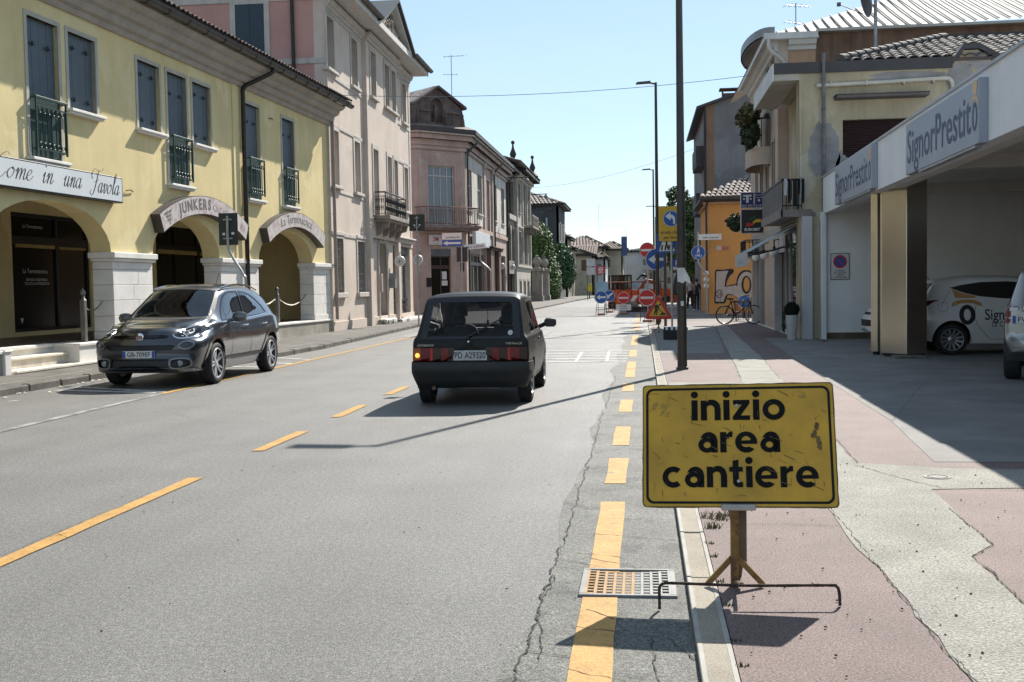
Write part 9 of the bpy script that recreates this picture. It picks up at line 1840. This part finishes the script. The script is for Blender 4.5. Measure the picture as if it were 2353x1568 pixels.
E_ = [('pelvis', 'waist'), ('waist', 'chest'), ('chest', 'neck'), ('neck', 'head'), ('head', 'crown'), ('chest', 'shL'), ('shL', 'elL'), ('elL', 'wrL'), ('wrL', 'haL'), ('chest', 'shR'), ('shR', 'elR'), ('elR', 'wrR'), ('wrR', 'haR'), ('pelvis', 'hiL'), ('hiL', 'knL'), ('knL', 'anL'), ('anL', 'toL'), ('pelvis', 'hiR'), ('hiR', 'knR'), ('knR', 'anR'), ('anR', 'toR')]
for h in 'LR':
    for f in ('f1', 'f2', 'f3', 'f4', 'th'): E_.append(('ha'+h, f+h))
R_D = dict(pelvis=(.135, .10), waist=(.125, .095), chest=(.15, .105), neck=.05, head=(.078, .092), crown=(.06, .07), shL=.062, elL=.043, wrL=.028, haL=(.03, .018), shR=.062, elR=.043, wrR=.028, haR=(.03, .018), hiL=.085, knL=.056, anL=.042, toL=.035, hiR=.085, knR=.056, anR=.042, toR=.035)
for h in 'LR':
    for f in ('f1', 'f2', 'f3', 'f4', 'th'): R_D[f+h] = .009
def walker(stride=.18, turn=0, armL=(.0, .12), armR=(.0, -.1)):
    J = dict(pelvis=(0, 0, .93), waist=(0, .01, 1.08), chest=(0, 0, 1.30), neck=(0, 0, 1.46), head=(0, -.02, 1.585), crown=(0, -.005, 1.66), shL=(.18, 0, 1.39), shR=(-.18, 0, 1.39), hiL=(.09, 0, .86), hiR=(-.09, 0, .86), knL=(.095, -stride*.5-.03, .48), knR=(-.095, stride*.35, .49), anL=(.1, -stride, .09), anR=(-.1, stride, .10), toL=(.11, -stride-.16, .035), toR=(-.11, stride-.15, .035))
    for h, sx, (ef, wf) in (('L', 1, armL), ('R', -1, armR)):
        J['el'+h] = (sx*.23, .02+ef, 1.12); J['wr'+h] = (sx*.22, -.04+wf, .89); b = Vector((sx*.22, -.05+wf, .82)); J['ha'+h] = tuple(b)
        for k, f in enumerate(('f1', 'f2', 'f3', 'f4')): J[f+h] = tuple(b+Vector((sx*-.005, -.035+.022*k, -.085+.008*abs(k-1.4))))
        J['th'+h] = tuple(b+Vector((-sx*.015, -.055, -.03)))
    return J
RG = {}
for a, b in E_: RG[a, b] = 1 if (a in ('waist', 'chest') or a.startswith('sh')) and b not in ('neck',) else 0
for a, b in [('pelvis', 'waist'), ('pelvis', 'hiL'), ('pelvis', 'hiR'), ('hiL', 'knL'), ('hiR', 'knR'), ('knL', 'anL'), ('knR', 'anR')]: RG[a, b] = 2
for h in 'LR': RG['an'+h, 'to'+h] = 3
DHAIR = mat('dark_hair', (.02, .014, .01), .6); SHW = mat('pale_grey_shirt', (.42, .43, .45), .85); TRB = mat('black_trousers', (.016, .016, .018), .85); SHO = mat('white_shoes', (.5, .5, .5), .6); NAV = mat('navy_clothes', (.022, .026, .035), .85)
pw = person('person in a pale shirt and dark trousers walking with a shoulder bag', (2.5, 58.8, H), rad(15), walker(.16), R_D, E_, RG, (DHAIR, 9), [SKIN, SHW, TRB, SHO])
q = MB(); q.box(.12, .26, -.1, .1, .82, 1.04, .05); q.tube(catmull([(.2, 0, 1.03), (.05, -.12, 1.25), (-.12, -.02, 1.45)], 4), .012, 5); b_ = obj('shoulder_bag', q, mat('grey_bag', (.12, .12, .12), .7), smooth=40); b_.matrix_world = Matrix.Translation((2.5, 58.8, H)) @ Matrix.Rotation(rad(15), 4, 'Z'); tag(b_, 'small grey shoulder bag carried by the person in the pale shirt', 'bag')
person('person in dark clothes standing behind the walker near the grey post', (2.95, 61.5, H), rad(160), walker(.05), R_D, E_, RG, (DHAIR, 9), [SKIN, NAV, TRB, NAV])
person('person in black farther back under the tree', (2.75, 66, H), rad(30), walker(.1), R_D, E_, RG, (DHAIR, 8), [SKIN, TRB, TRB, SHO])
# driver and passenger of the hatchback, seated
def sitter():
    J = walker(.0); J.update(pelvis=(0, 0, .12), waist=(0, .03, .26), chest=(0, .05, .48), neck=(0, .04, .64), head=(0, .01, .765), crown=(0, .025, .84), shL=(.18, .04, .57), shR=(-.18, .04, .57), hiL=(.09, -.05, .1), hiR=(-.09, -.05, .1), knL=(.12, -.42, .2), knR=(-.12, -.42, .2), anL=(.12, -.62, -.12), anR=(-.12, -.62, -.12), toL=(.12, -.76, -.12), toR=(-.12, -.76, -.12))
    for h, sx in (('L', 1), ('R', -1)):
        J['el'+h] = (sx*.22, -.13, .36); J['wr'+h] = (sx*.15, -.36, .46); b = Vector((sx*.15, -.42, .49)); J['ha'+h] = tuple(b)
        for k, f in enumerate(('f1', 'f2', 'f3', 'f4')): J[f+h] = tuple(b+Vector((-sx*(.02+.0*k), -.055+.01*abs(k-1.5), .045-.025*k)))
        J['th'+h] = tuple(b+Vector((-sx*.03, .0, .05)))
    return J
HB = Matrix.Translation((-2.165, 15.27, 0)) @ Matrix.Rotation(rad(90.9), 4, 'Z')
for y, lab, cl in ((.33, 'driver of the black hatchback seen through its rear window', NAV), (-.33, 'passenger at the right inside the black hatchback', TRB)):
    p_ = HB @ Vector((-.18, y, .345)); person(lab, p_, rad(90.9+90), sitter(), R_D, E_, RG, (DHAIR, 9), [SKIN, cl, TRB, TRB])
